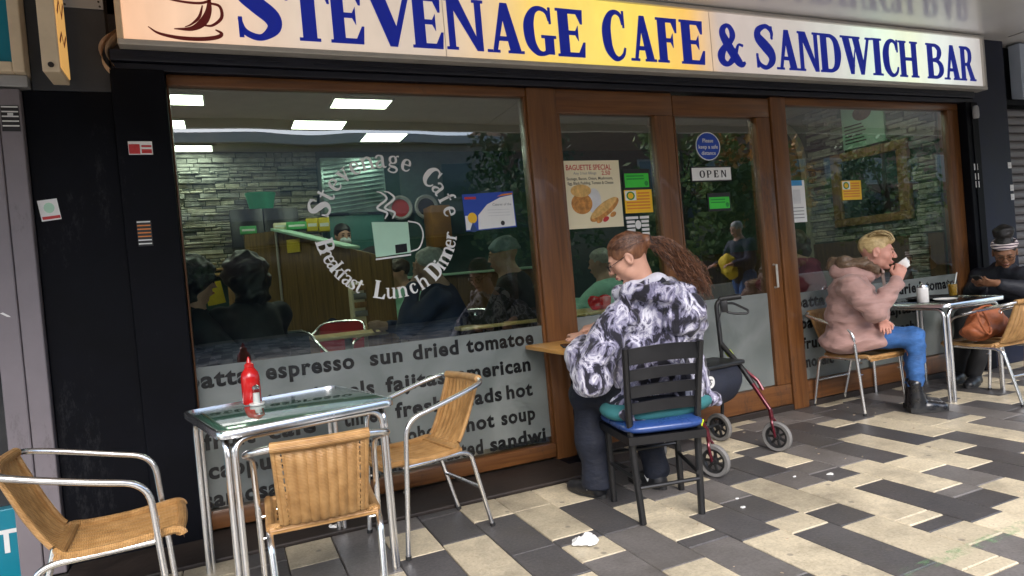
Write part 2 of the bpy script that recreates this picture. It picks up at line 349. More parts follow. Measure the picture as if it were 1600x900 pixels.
g('f', .44, stem(.12,.14,0,.68,e=.06,sh=.05,top=False), swp([(.19,.66,.14),(.21,.84,.12),(.30,.95,.08),(.40,.92,.11)]), rc(.02,.60,.40,.68))
g('r', .54, stem(.08,.14,0,.68,e=.06,sh=.05), swp([(.22,.48,.06),(.30,.62,.08),(.40,.65,.08),(.48,.58,.13)]))
g('k', .70, stem(.08,.14,0,1,e=.06,sh=.05), pl((.22,.26),(.46,.63),(.54,.63),(.28,.24)), pl((.28,.36),(.38,.46),(.66,.02),(.50,.02)), rc(.40,.63,.64,.68), rc(.44,0,.70,.05))
g('s', .52, swp([(.43,.50,.04),(.40,.60,.07),(.28,.645,.07),(.15,.58,.10),(.15,.46,.14),(.28,.35,.16),(.41,.24,.15),(.41,.11,.11),(.28,.04,.07),(.14,.08,.07),(.09,.20,.04)]), pl((.40,.66),(.45,.66),(.45,.46),(.41,.46)), pl((.07,.02),(.12,.02),(.11,.22),(.07,.22)))
g('u', .72, rc(.09,.14,.23,.68), rc(.02,.63,.09,.68), swp([(.16,.2,.14),(.20,.07,.12),(.32,.04,.09),(.44,.12,.06)]), rc(.46,0,.60,.68), rc(.39,.63,.46,.68), rc(.60,0,.68,.05))
g('c', .58, swp([(.47,.50,.12),(.42,.61,.08),(.31,.645,.07),(.18,.56,.13),(.13,.34,.16),(.18,.12,.13),(.31,.04,.08),(.43,.08,.07),(.51,.20,.04)]))
g('h', .72, stem(.08,.14,0,1,e=.06,sh=.05), swp([(.22,.52,.06),(.34,.64,.09),(.47,.62,.11),(.55,.48,.14),(.55,.2,.14),(.55,.03,.14)]), rc(.42,0,.69,.05))
g('i', .36, stem(.11,.14,0,.68,e=.06,sh=.05), swp([(.18,.80,.15),(.18,.93,.15)], False))
g(' ', .4)
def glyph(mb, ch, fn, d0, d1, sx, sy):
    """fn(x,y,d)->xyz in glyph units scaled by sx,sy"""
    for i, q in enumerate(GL[ch][1]):
        mb.prism([(p[0]*sx, p[1]*sy) for p in q], fn, d0, d1 - 0.00012*(i % 6))
    return mb
def text_mesh(body, size, bold=0.0, align='LEFT', sx=1.0, spacing=1.0):
    cu = bpy.data.curves.new('t', 'FONT'); cu.body = body; cu.size = size; cu.offset = bold*size; cu.align_x = align; cu.space_character = spacing
    cu.extrude = 0.0006; cu.resolution_u = 3; cu.bevel_depth = 0
    o = bpy.data.objects.new('t', cu)
    me = bpy.data.meshes.new_from_object(o); bpy.data.objects.remove(o); bpy.data.curves.remove(cu)
    if sx != 1: me.transform(Matrix.Diagonal((sx,1,1,1)))
    return me
def text(name, body, m, x, y, z, size, parent, bold=0.0, align='LEFT', sx=1.0, spacing=1.0, root=None, M=None):
    """flat lettering standing on a wall that faces -y (or placed by M)"""
    me = text_mesh(body, size, bold, align, sx, spacing)
    T = Matrix.Translation((x,y,z)) @ Matrix.Rotation(R(90),4,'X') if M is None else M
    if parent is not None: T = _inv[(root or parent).name] @ T
    me.transform(T); me.materials.append(MAT[m])
    o = bpy.data.objects.new(name, me); COL.objects.link(o)
    if parent is not None: o.parent = parent
    return o
FY = lambda y0: (lambda a,b,d: (a, y0-d, b))     # plane facing the street
# ------------------------------------------------------------------ materials in use
def paver_mat(name, c1, c2, speck):
    m, t, b = new_mat(name); N = t.nodes; L = t.links
    geo = N.new('ShaderNodeNewGeometry'); oi = N.new('ShaderNodeObjectInfo')
    n1 = N.new('ShaderNodeTexNoise'); n1.inputs['Scale'].default_value = 75; n1.inputs['Detail'].default_value = 3
    n2 = N.new('ShaderNodeTexNoise'); n2.inputs['Scale'].default_value = 5; n2.inputs['Detail'].default_value = 6; n2.inputs['Roughness'].default_value = .7
    n3 = N.new('ShaderNodeTexVoronoi'); n3.voronoi_dimensions = '2D'; n3.inputs['Scale'].default_value = 26
    for n in (n1,n2,n3): L.new(geo.outputs['Position'], n.inputs['Vector'])
    rp = N.new('ShaderNodeValToRGB'); set_ramp(rp, [(.30, c1), (.5, [(a+b_)/2 for a,b_ in zip(c1,c2)]), (.70, c2)]); 
    mx = N.new('ShaderNodeMath'); mx.operation='MULTIPLY_ADD'; mx.inputs[1].default_value=.5
    L.new(n1.outputs['Fac'], mx.inputs[0]); ad = N.new('ShaderNodeMath'); ad.operation='MULTIPLY'; ad.inputs[1].default_value=.5; L.new(n2.outputs['Fac'], ad.inputs[0]); L.new(ad.outputs[0], mx.inputs[2]); L.new(mx.outputs[0], rp.inputs[0])
    # tone of each block
    hv = N.new('ShaderNodeHueSaturation'); mr = N.new('ShaderNodeMapRange'); mr.inputs['To Min'].default_value=.80; mr.inputs['To Max'].default_value=1.15
    L.new(oi.outputs['Random'], mr.inputs['Value']); L.new(mr.outputs[0], hv.inputs['Value']); L.new(rp.outputs[0], hv.inputs['Color'])
    # trodden-in grime
    gm = N.new('ShaderNodeMixRGB'); gm.blend_type='MIX'; gm.inputs['Color2'].default_value=(.07,.062,.052,1)
    n4 = N.new('ShaderNodeTexNoise'); n4.inputs['Scale'].default_value=2.2; n4.inputs['Detail'].default_value=9; n4.inputs['Roughness'].default_value=.75; L.new(geo.outputs['Position'], n4.inputs['Vector'])
    r4 = N.new('ShaderNodeMapRange'); r4.inputs['From Min'].default_value=.46; r4.inputs['From Max'].default_value=.78; r4.inputs['To Max'].default_value=.85; L.new(n4.outputs['Fac'], r4.inputs['Value']); L.new(r4.outputs[0], gm.inputs['Fac'])
    L.new(hv.outputs[0], gm.inputs['Color1'])
    sp = N.new('ShaderNodeMixRGB'); sp.inputs['Color2'].default_value=(*speck,1); vr = N.new('ShaderNodeMapRange'); vr.inputs['From Min'].default_value=.10; vr.inputs['From Max'].default_value=.04; vr.inputs['To Max'].default_value=.5
    L.new(n3.outputs['Distance'], vr.inputs['Value']); L.new(vr.outputs[0], sp.inputs['Fac']); L.new(gm.outputs[0], sp.inputs['Color1']); n5=N.new('ShaderNodeTexVoronoi'); n5.voronoi_dimensions='2D'; n5.inputs['Scale'].default_value=6.5; n5.inputs['Randomness'].default_value=1; L.new(geo.outputs['Position'],n5.inputs['Vector']); g5=N.new('ShaderNodeMapRange'); g5.inputs['From Min'].default_value=.10; g5.inputs['From Max'].default_value=.06; g5.inputs['To Max'].default_value=.6
    s5=N.new('ShaderNodeSeparateColor'); L.new(n5.outputs['Color'],s5.inputs[0]); k5=N.new('ShaderNodeMath'); k5.operation='GREATER_THAN'; k5.inputs[1].default_value=.72; L.new(s5.outputs[0],k5.inputs[0]); q5=N.new('ShaderNodeMath'); q5.operation='MULTIPLY'; L.new(n5.outputs['Distance'],g5.inputs['Value']); L.new(g5.outputs[0],q5.inputs[0]); L.new(k5.outputs[0],q5.inputs[1])
    gum=N.new('ShaderNodeMixRGB'); gum.inputs['Color2'].default_value=(.11,.10,.09,1); L.new(q5.outputs[0],gum.inputs['Fac']); L.new(sp.outputs[0],gum.inputs['Color1']); L.new(gum.outputs[0], b.inputs['Base Color'])
    b.inputs['Roughness'].default_value=.42; b.inputs['Specular IOR Level'].default_value=.5
    bp = N.new('ShaderNodeBump'); bp.inputs['Strength'].default_value=.35; bp.inputs['Distance'].default_value=.004; L.new(n1.outputs['Fac'], bp.inputs['Height']); L.new(bp.outputs[0], b.inputs['Normal'])
    MAT[name]=m
paver_mat('paver_cream', (.40,.34,.235), (.70,.61,.445), (.20,.16,.11))
paver_mat('paver_dark', (.040,.038,.040), (.098,.093,.093), (.15,.14,.13))
paver_mat('paver_grey', (.10,.092,.088), (.19,.175,.165), (.06,.05,.05))
mat('grout', (.05,.045,.04), .95, scale=30)
def wood_mat(name, c1, c2, rough=.35, sc=3.0, axis='Z', coat=.1):
    m, t, b = new_mat(name); N=t.nodes; L=t.links
    tc=N.new('ShaderNodeTexCoord'); mp=N.new('ShaderNodeMapping'); s={'Z':(14,14,.8),'X':(.8,14,14),'Y':(14,.8,14)}[axis]; mp.inputs['Scale'].default_value=s
    L.new(tc.outputs['Object'],mp.inputs[0]); nz=N.new('ShaderNodeTexNoise'); nz.inputs['Scale'].default_value=sc; nz.inputs['Detail'].default_value=7; nz.inputs['Distortion'].default_value=.6; L.new(mp.outputs[0],nz.inputs['Vector'])
    rp=N.new('ShaderNodeValToRGB'); set_ramp(rp,[(.3,c1),(.7,c2)]); L.new(nz.outputs['Fac'],rp.inputs[0]); L.new(rp.outputs[0],b.inputs['Base Color'])
    if name.startswith('frame'): add_scuff(t,rp.outputs[0],b,(.06,.03,.018),.6)
    b.inputs['Roughness'].default_value=rough; b.inputs['Coat Weight'].default_value=coat
    bp=N.new('ShaderNodeBump'); bp.inputs['Strength'].default_value=.08; L.new(nz.outputs['Fac'],bp.inputs['Height']); L.new(bp.outputs[0],b.inputs['Normal']); MAT[name]=m
wood_mat('frame_brown', (.105,.040,.013), (.195,.078,.023), .38)
wood_mat('frame_brown_h', (.105,.040,.013), (.195,.078,.023), .38, axis='X')
wood_mat('pine', (.50,.24,.055), (.68,.36,.10), .4, 2.0, 'Y')
wood_mat('oak', (.24,.12,.035), (.42,.23,.08), .5)
wood_mat('table_wood', (.55,.36,.13), (.7,.5,.22), .4, axis='X')
mat('black_paint', (.0028,.0032,.0055), .55, spec=.10, var=.4, scale=3, bump=.05, bscale=12, scuff=(.03,.03,.033))
mat('navy_paint', (.010,.013,.030), .5, spec=.25, var=.3, scale=4)
mat('beam_metal', (.012,.013,.022), .45, .2, var=.5, scale=6, stretch=(1,8,8))
mat('grey_paint', (.20,.175,.19), .5, var=.10, scale=2.5, bump=.05, scuff=(.09,.075,.075))
mat('cream_frame', (.74,.60,.42), .45, var=.08)
mat('alu_trim', (.55,.52,.47), .35, .3, var=.08)
mat('teal', (.0,.19,.27), .4, var=.05)
mat('white_paint', (.78,.77,.75), .35, var=.04)
mat('soffit_white', (.70,.68,.66), .16, var=.05, scale=1.2)
mat('dark_board', (.035,.037,.042), .6, var=.2)
mat('plate_grey', (.36,.36,.36), .4, .2, var=.1)
mat('brick_dark', (.16,.085,.06), .85, var=.3, scale=20)
mat('facade_render', (.30,.27,.24), .8, var=.15)
mat('window_dark', (.02,.022,.025), .08)
mat('sill_dark', (.022,.015,.012), .6, var=.4, scale=5, bump=.2, bscale=30)
mat('shutter_grey', (.17,.16,.165), .42, .35, var=.15, scale=5, stretch=(1,1,6))
mat('vinyl_white', (.72,.72,.70), .5, var=.02)
mat('vinyl_dim_room', (.012,.013,.014), .25, var=.1)  # logo notch; on the words it stands in for the dim room
mat('print_black', (.015,.014,.015), .5)
mat('print_red', (.50,.03,.03), .5)
mat('print_grey', (.25,.25,.25), .5)
mat('paper_white', (.76,.76,.74), .5, var=.03)
mat('paper_cream', (.78,.70,.48), .5, var=.05, scale=3)
mat('sticker_green', (.05,.55,.05), .4, var=.06)
mat('sticker_darkgreen', (.02,.25,.04), .4)
mat('sticker_yellow', (.85,.50,.02), .4, var=.06)
mat('sticker_blue', (.015,.06,.38), .4, var=.05)
mat('sky_blue_print', (.05,.28,.55), .5)
mat('orange_print', (.70,.22,.03), .5)
mat('mint_paper', (.42,.66,.50), .5, var=.05)
glass_mat('shop_glass', (.84,.92,.87), 4.8)
glass_mat('clear_glass', (.93,.95,.93), 2.0)

# ------------------------------------------------------------------ paving
ground = MB().add([(-60,-60,-.012),(70,-60,-.012),(70,3.9,-.012),(-60,3.9,-.012)], [(0,1,2,3)]).build('ground_slab', 'grout', smooth=False); tag(ground, kind='structure')
pav = bpy.data.objects.new('pavement', None); COL.objects.link(pav); tag(pav, kind='structure')
Cinv = cam.matrix_world.inverted()
def on_frame(x, y, mrg=1.08):
    p = Cinv @ Vector((x,y,0)); 
    if p.z > -0.3: return False
    u = p.x/-p.z*1026.5/800; v = p.y/-p.z*1026.5/450
    return abs(u) < mrg and abs(v) < mrg+.06
K = 1.0526; X0 = .77*K; PT = .2085*K
MANUAL = {0:[(1.5,2.78,'c'),(2.78,3.13,'d')], 1:[(2.945,3.2,'c'),(2.5,2.945,'d'),(2.2,2.5,'d')], 2:[(2.54,2.95,'c'),(2.95,3.2,'c'),(2.46,2.54,'d'),(2.28,2.46,'c'),(1.85,2.28,'g')],
 3:[(2.88,3.2,'c'),(2.46,2.88,'d'),(2.05,2.46,'g'),(1.45,2.05,'c')], 4:[(2.72,3.2,'d'),(2.235,2.72,'c'),(2.15,2.235,'d'),(1.75,2.15,'g'),(1.4,1.75,'d')],
 5:[(2.95,3.2,'d'),(2.67,2.95,'g'),(2.416,2.67,'c'),(2.08,2.416,'d'),(1.56,2.08,'c'),(1.2,1.56,'c')], 6:[(2.95,3.3,'d'),(2.75,2.95,'c'),(2.45,2.75,'g'),(2.17,2.45,'d'),(2.02,2.17,'c'),(1.56,2.02,'d'),(1.2,1.56,'g')],
 7:[(2.8,3.2,'d'),(2.62,2.8,'d'),(2.15,2.62,'c'),(1.96,2.15,'d'),(1.475,1.96,'c'),(1.41,1.475,'c'),(1.1,1.41,'g')], 8:[(2.95,3.25,'c'),(2.6,2.95,'d'),(2.38,2.6,'g'),(1.875,2.38,'c'),(1.81,1.875,'c'),(1.73,1.81,'d'),(1.58,1.73,'c'),(1.2,1.58,'g')],
 9:[(3.05,3.3,'c'),(2.885,3.05,'d'),(2.65,2.885,'c'),(2.5,2.65,'g'),(2.36,2.5,'d'),(2.24,2.36,'c'),(1.7,2.24,'d'),(1.25,1.7,'c')], 10:[(2.9,3.4,'d'),(2.49,2.9,'g'),(1.99,2.49,'c'),(1.9,1.99,'g'),(1.75,1.9,'d'),(1.3,1.75,'c')],
 11:[(2.8,3.3,'d'),(2.4,2.8,'d'),(2.2,2.4,'c'),(1.93,2.2,'g'),(1.65,1.93,'c')], 12:[(2.86,3.3,'d'),(2.1,2.86,'c'),(1.6,2.1,'d')], 13:[(3.05,3.2,'c'),(2.5,3.05,'d'),(2.3,2.5,'c'),(1.9,2.3,'d')], 14:[(3.08,3.4,'d'),(2.55,3.08,'c'),(2.1,2.55,'d')]}
PM = {'c':'paver_cream','d':'paver_dark','g':'paver_grey'}
tr = random.Random(11); tiles = []
for k in range(-9, 38):
    xa = X0+k*PT; ytop = 3.375 if xa < 1.95 else 3.80
    man = sorted([(a*K, b*K, c) for a,b,c in MANUAL.get(k, [])]); y = .55
    last = None
    while y < ytop-.02:
        hit = next((m_ for m_ in man if m_[0]-.02 <= y < m_[1]-.02), None)
        if hit: a, b, c = y, hit[1], hit[2]
        else:
            nxt = min([m_[0] for m_ in man if m_[0] > y]+[ytop]); a = y; b = min(y+tr.choice([.11,.21,.32,.42,.53,.62]), nxt); 
            if nxt-b < .09: b = nxt
            c = tr.choices('cdg', (.42,.40,.18))[0]
            if last == 'c' and c == 'c' and tr.random() < .5: c = 'd'
        b = min(b, ytop); tiles.append((xa, a, b, c)); last = c; y = b
def tile_mb(mb, xa, a, b, dz):
    e = .0022; c = .004; x0,x1,y0,y1 = xa+e, xa+PT-e, a+e, b-e
    vs = [(x0,y0,dz-.03),(x1,y0,dz-.03),(x1,y1,dz-.03),(x0,y1,dz-.03),(x0,y0,dz-c),(x1,y0,dz-c),(x1,y1,dz-c),(x0,y1,dz-c),(x0+c,y0+c,dz),(x1-c,y0+c,dz),(x1-c,y1-c,dz),(x0+c,y1-c,dz)]
    mb.add(vs, [(8,9,10,11)] + [(i,(i+1)%4,4+(i+1)%4,4+i) for i in range(4)] + [(4+i,4+(i+1)%4,8+(i+1)%4,8+i) for i in range(4)])
seen = [t for t in tiles if on_frame(t[0]+PT/2, (t[1]+t[2])/2) or on_frame(t[0]+PT/2, t[1]) or on_frame(t[0]+PT/2, t[2])]
seen.sort(key=lambda t: (t[0]**2+t[1]**2)/max(.02,(t[2]-t[1])))
one = set(map(tuple, seen[:298]))
rest = {c: MB() for c in 'cdg'}
for t in tiles:
    dz = tr.uniform(-.0018, .0012)
    if tuple(t) in one:
        mb = MB(); tile_mb(mb, *t[:3], dz); o = link('paver', mb.mesh('paver', PM[t[3]], False), pav)
    else: tile_mb(rest[t[3]], *t[:3], dz)
for c in 'cdg': tag(link('paver_field', rest[c].mesh('paver_field', PM[c], False), pav), kind='stuff')
# far paving out in the open street: one sheet with a block pattern in its material
m, t_, b_ = new_mat('street_blocks'); N=t_.nodes; L=t_.links
geo=N.new('ShaderNodeNewGeometry'); br=N.new('ShaderNodeTexBrick'); br.inputs['Scale'].default_value=1.0; br.inputs['Brick Width'].default_value=.42; br.inputs['Row Height'].default_value=.219; br.inputs['Mortar Size'].default_value=.004
br.inputs['Color1'].default_value=(.46,.41,.33,1); br.inputs['Color2'].default_value=(.06,.055,.055,1); br.inputs['Mortar'].default_value=(.04,.04,.04,1); br.offset_frequency=2; br.inputs['Bias'].default_value=0
mp=N.new('ShaderNodeMapping'); mp.inputs['Rotation'].default_value=(0,0,R(90)); L.new(geo.outputs['Position'],mp.inputs[0]); L.new(mp.outputs[0],br.inputs['Vector']); L.new(br.outputs['Color'],b_.inputs['Base Color']); b_.inputs['Roughness'].default_value=.7; MAT['street_blocks']=m
tag(MB().add([(-50,-50,-.001),(60,-50,-.001),(60,.545,-.001),(-50,.545,-.001)],[(0,1,2,3)]).build('street', 'street_blocks', smooth=False), kind='structure')
tag(MB().add([(X0+38*PT,.55,-.001),(60,.55,-.001),(60,3.8,-.001),(X0+38*PT,3.8,-.001)],[(0,1,2,3)]).add([(-50,.55,-.001),(X0-9*PT,.55,-.001),(X0-9*PT,3.8,-.001),(-50,3.8,-.001)],[(0,1,2,3)]).build('pavement_ends', 'street_blocks', smooth=False), kind='structure')
tag(MB().rbox((-.785,3.378,-.01),(1.93,3.80,.016),.008).build('threshold_strip', 'sill_dark', smooth=False), kind='structure')
tag(MB().rbox((1.94,3.765,-.01),(6.14,3.85,.045),.006).build('door_step', 'sill_dark', smooth=False), kind='structure')

# ------------------------------------------------------------------ canopy over the pavement
can = MB().box((-8,.62,2.985),(16,3.9,3.25)).build('canopy', 'soffit_white', smooth=False); tag(can, kind='structure')
cf = MB().rbox((-8,.56,2.90),(16,.618,3.34),.01).build('canopy_edge', 'white_paint', smooth=False); tag(cf, kind='structure')
for x in (2.9, 6.72, 9.9):
    link('panel_joint', MB().box((x-.006,.63,2.979),(x+.006,3.64,2.9845)).mesh('panel_joint','plate_grey',False), can)
tag(MB().box((-8,3.865,2.415),(16,3.90,2.98)).box((-8,3.95,3.25),(16,9.5,7)).build('upper_wall', 'dark_board', smooth=False), kind='structure')

# ------------------------------------------------------------------ cafe front: pillars, beam, frames
def mono(name, mb, m, label, cat, group=None, smooth=False):
    return tag(mb.build(name, m, smooth=smooth), label, cat, group)
mb = MB().rbox((-.795,3.745,0),(-.425,3.95,2.285),.006)
pil = mono('shop_pillar', mb, 'black_paint', 'wide matt black pillar between the grey pillar and the cafe window', 'pillar')
o = MB().rbox((-.425,3.70,0),(-.185,3.95,2.44),.006).build('pillar_return', 'black_paint', pil, smooth=False) if False else None
_inv[pil.name] = Matrix.Identity(4)
MB().rbox((-.4245,3.705,0),(-.186,3.95,2.395),.006).build('guide_post', 'black_paint', pil, smooth=False)
mb = MB().rbox((-.975,3.70,0),(-.885,3.95,2.28),.006).rbox((-.883,3.705,0),(-.797,3.95,2.28),.006)
gp = mono('shop_pillar', mb, 'grey_paint', 'mauve grey pillar of the neighbouring shop at the left edge', 'pillar')
rp_ = MB().rbox((6.295,3.74,0),(6.80,3.95,2.985),.006)
rp = mono('shop_pillar', rp_, 'navy_paint', 'dark navy pillar between the cafe and the roller shutter', 'pillar'); _inv[rp.name]=Matrix.Identity(4)
MB().rbox((6.125,3.70,0),(6.293,3.95,2.395),.005).box((6.19,3.692,0),(6.21,3.70,2.39)).build('guide_post', 'black_paint', rp, smooth=False)
# roller-shutter housing above the windows
bm_ = thing('shutter_housing', 'long black shutter box under the lit cafe sign', 'shutter box', (3,3.75,2.4))
MB().rbox((-.42,3.715,2.437),(6.29,3.86,2.494),.006).build('housing', 'beam_metal', bm_, smooth=False)
MB().rbox((-.42,3.735,2.396),(6.29,3.86,2.434),.005).build('slat_end', 'beam_metal', bm_, smooth=False)
MB().box((-.35,3.708,2.466),(6.25,3.716,2.474)).build('rain_lip', 'alu_trim', bm_, smooth=False) if False else None
for x0,x1 in ((-.30,-.12),(.05,.4),(.55,1.9),(2.0,4.4),(4.5,6.2)):
    MB().rbox((x0,3.709,2.462),(x1,3.7165,2.470),.002).build('lip', 'alu_trim' if False else 'beam_metal', bm_, smooth=False)

def bar(lo, hi, name, m, par, b=.006): return MB().rbox(lo, hi, b).build(name, m, par, smooth=True, ang=30)
YF, YB = 3.768, 3.86
def glassbox(x0,x1,z0,z1,par,y=3.80): return MB().box((x0,y,z0),(x1,y+.006,z1)).build('glass_pane', 'shop_glass', par, smooth=False)
def frost_mat():
    m = bpy.data.materials.new('frosted_film'); m.use_nodes=True; t=m.node_tree; N=t.nodes; L=t.links; b=N['Principled BSDF']; out=N['Material Output']
    b.inputs['Base Color'].default_value=(.24,.265,.26,1); b.inputs['Roughness'].default_value=.22; b.inputs['Specular IOR Level'].default_value=.7
    tc=N.new('ShaderNodeTexCoord'); nz=N.new('ShaderNodeTexNoise'); nz.inputs['Scale'].default_value=2.4; nz.inputs['Detail'].default_value=5; nz.inputs['Distortion'].default_value=1.2; L.new(tc.outputs['Object'],nz.inputs['Vector'])
    rp=N.new('ShaderNodeValToRGB'); set_ramp(rp,[(.3,(.22,.25,.24)),(.7,(.37,.40,.39))]); L.new(nz.outputs['Fac'],rp.inputs[0]); L.new(rp.outputs[0],b.inputs['Base Color'])
    bp=N.new('ShaderNodeBump'); bp.inputs['Strength'].default_value=.15; bp.inputs['Distance'].default_value=.01; L.new(nz.outputs['Fac'],bp.inputs['Height']); L.new(bp.outputs[0],b.inputs['Normal'])
    tr_=N.new('ShaderNodeBsdfTranslucent'); tr_.inputs['Color'].default_value=(.35,.38,.36,1); mx=N.new('ShaderNodeMixShader'); mx.inputs[0].default_value=.25
    L.new(b.outputs[0],mx.inputs[1]); L.new(tr_.outputs[0],mx.inputs[2])
    tp=N.new('ShaderNodeBsdfTransparent'); m2=N.new('ShaderNodeMixShader'); m2.inputs[0].default_value=.20; L.new(mx.outputs[0],m2.inputs[1]); L.new(tp.outputs[0],m2.inputs[2]); L.new(m2.outputs[0],out.inputs['Surface'])
    MAT['frosted_film']=m
frost_mat()
mb_head = None
# left window
lw = thing('shop_window', 'large left cafe window with white circular lettering over a frosted band', 'shop window', (.83,3.8,0))
bar((-.184,YF,.03),(1.848,YB,.118),'bottom_rail','frame_brown_h',lw); bar((-.184,YF,2.337),(1.848,YB,2.394),'top_rail','frame_brown_h',lw)
bar((-.184,YF,.1185),(-.176,YB,2.3365),'stile','frame_brown',lw,.003)
bar((1.849,YF-.012,.0),(2.062,YB,2.394),'stile','frame_brown',lw,.01)
bar((1.832,3.775,.1185),(1.8485,YB,2.3365),'glazing_bead','frame_brown',lw,.004)
glassbox(-.176,1.832,.118,2.337,lw)
fb = MB().box((-.1755,3.7965,.16),(1.8315,3.799,.876)).build('frosted_band','frosted_film',lw,smooth=False)
WORDS = [(-.235,.768,'batta',.0),(.158,.768,'espresso',.475),(.722,.768,'sun',.19),(.975,.768,'dried',.285),(1.316,.768,'tomatoes',.505),
 (-.16,.603,'paninis',.40),(.40,.603,'bagels',.33),(.803,.603,'fajitas',.385),(1.24,.603,'american',.49),
 (-.17,.445,'fruit',.25),(.145,.445,'cafe',.27),(.548,.445,'time',.19),(.845,.445,'fresh',.29),(1.185,.445,'salads',.33),(1.545,.445,'hot',.18),
 (-.165,.290,'cappuccino',.60),(.50,.290,'mocha',.30),(.90,.290,'oho',.17),(1.262,.290,'hot',.185),(1.497,.290,'soup',.235),
 (-.20,.178 if False else .142,'samosa',.37),(.30,.142,'mixed',.27),(.66,.142,'grill',.24),(1.02,.142,'toasted',.345),(1.408,.142,'sandwich',.46)]
CL = {'tomatoes':'tomatoe','sandwich':'sandwi','batta':'batta'}
def frosted_words(words, par, root, xmin, xmax, yf=3.7945):
    for x, z, wd, wid in words:
        wd = CL.get(wd, wd)
        me = text_mesh(wd, .120, .036, spacing=1.12); xs=[v.co.x for v in me.vertices]; 
        sx = 1.0 if not wid else wid/(max(xs)-min(xs)); 
        if wd=='tomatoe': sx = .455/(max(xs)-min(xs))
        if wd=='sandwi': sx=.385/(max(xs)-min(xs))
        if wd=='batta': sx=.31/(max(xs)-min(xs))
        me.transform(Matrix.Diagonal((min(1.15,max(.78,sx)),1,1,1))); me.transform(_inv[root.name] @ Matrix.Translation((x,yf,z)) @ Matrix.Rotation(R(90),4,'X'))
        bm=bmesh.new(); bm.from_mesh(me)
        off=_inv[root.name].translation.x
        for s_,px in ((1,xmax+off),(-1,xmin+off)):
            bmesh.ops.bisect_plane(bm, geom=bm.verts[:]+bm.edges[:]+bm.faces[:], plane_co=(px,0,0), plane_no=(s_,0,0), clear_outer=True)
        bm.to_mesh(me); bm.free()
        if not me.vertices: continue
        me.materials.append(MAT['vinyl_dim_room']); link('word', me, par)  # clear letters painted near-black to imitate the dark room behind the film
frosted_words(WORDS, fb, lw, -.172, 1.826)
# white lettering in a ring: upper arc reads clockwise, lower arc reads along the bottom
RC = (.905, 1.555); RR = .385
def ring_text(s_, a0, a1, par, root, up=True, size=.098, ry=RR):
    n = len(s_); 
    for i, ch in enumerate(s_):
        if ch == ' ': continue
        a = R(a0 + (a1-a0)*i/(n-1)); adv = GL[ch][0]*size*.95; mb = MB(); big = 1.12 if ch.isupper() else 1.0
        rot = a - math.pi/2 if up else a + math.pi/2
        cx, cz = RC[0]+ry*math.cos(a), RC[1]+ry*math.sin(a)
        fn = lambda p,q,d: (cx + p*math.cos(rot)-q*math.sin(rot), 3.7955-d, cz + p*math.sin(rot)+q*math.cos(rot))
        f2 = lambda p,q,d: fn(p-adv*big/2, q-size*.34*big, d)
        glyph(mb, ch, f2, 0, .0012, size*big*1.02, size*big); mb.build('letter','vinyl_white',par,root=root,smooth=False)
lt = MB().rbox((.885,3.7958,1.425),(.887,3.7962,1.427),.0003)
ring = thing('window_lettering', 'white ring of serif letters on the left window glass', 'window lettering', (.905,3.7955,1.555))
ring_text('Stevenage', 162, 70, ring, ring, True, .112); ring_text('Cafe', 46, 12, ring, ring, True, .112)
ring_text('Breakfast', 193, 238, ring, ring, False, .088, .395); ring_text('Lunch', 256, 297, ring, ring, False, .092); ring_text('Dinner', 312, 349, ring, ring, False, .092)
# cup logo with steam on the glass
logo = thing('window_logo', 'mint green square cup logo with steam inside the letter ring', 'window logo', (.93,3.796,1.4))
F1 = lambda a,b,d: (a,3.7955-d,b)
MB().prism([(.812,1.385),(1.02,1.40),(1.02,1.58),(.805,1.59)],F1,0,.0008).build('cup_square','mint_paper',logo,smooth=False)
MB().prism([(.81,1.368),(1.02,1.382),(1.02,1.392),(.81,1.378)],F1,0,.001).build('saucer','vinyl_white',logo,smooth=False)
mb = MB(); 
for q in swp([(1.02,1.585,.008),(1.085,1.565,.008),(1.105,1.50,.008),(1.075,1.425,.008),(1.02,1.405,.008)]): mb.prism(q,F1,0,.001)
mb.build('cup_handle','vinyl_white',logo,smooth=False)
MB().prism([(.93,1.40),(1.00,1.405),(1.00,1.455),(.93,1.45)],F1,.0009,.0015).build('cup_notch','vinyl_dim_room',logo,smooth=False)
for dx in (0,.045):
    mb = MB()
    for q in swp([(.885+dx,1.605,.007),(.90+dx,1.64,.012),(.845+dx,1.67,.012),(.905+dx,1.72,.012),(.88+dx,1.755,.009),(.85+dx,1.765,.004)]): mb.prism(q,F1,0,.001+dx*.004)
    mb.build('steam','vinyl_white',logo,smooth=False)

# entrance: fixed side light and the door leaf
sl = thing('side_light', 'fixed brown framed glass panel with the baguette poster, left of the door', 'glass panel', (2.45,3.8,0))
bar((2.064,YF,2.237),(2.985,YB,2.394),'top_rail','frame_brown_h',sl); bar((2.064,YF,.04),(2.985,YB,.205),'bottom_rail','frame_brown_h',sl)
bar((2.064,YF,.2055),(2.082,YB,2.2365),'stile','frame_brown',sl,.004); bar((2.826,YF,.2055),(2.985,YB,2.2365),'stile','frame_brown',sl)
glassbox(2.082,2.826,.205,2.237,sl)
MB().box((2.0825,3.7965,.21),(2.8255,3.799,.90)).build('frosted_band','frosted_film',sl,smooth=False)
dr = thing('shop_door', 'brown framed glass cafe door with the open sign', 'door', (3.4,3.8,0))
bar((2.990,YF,2.237),(3.886,YB,2.380),'top_rail','frame_brown_h',dr); bar((2.990,YF,.05),(3.886,YB,.205),'bottom_rail','frame_brown_h',dr)
bar((2.990,YF,.2055),(3.004,YB,2.2365),'stile','frame_brown',dr,.004); bar((3.748,YF,.2055),(3.886,YB,2.2365),'stile','frame_brown',dr)
glassbox(3.004,3.748,.205,2.237,dr)
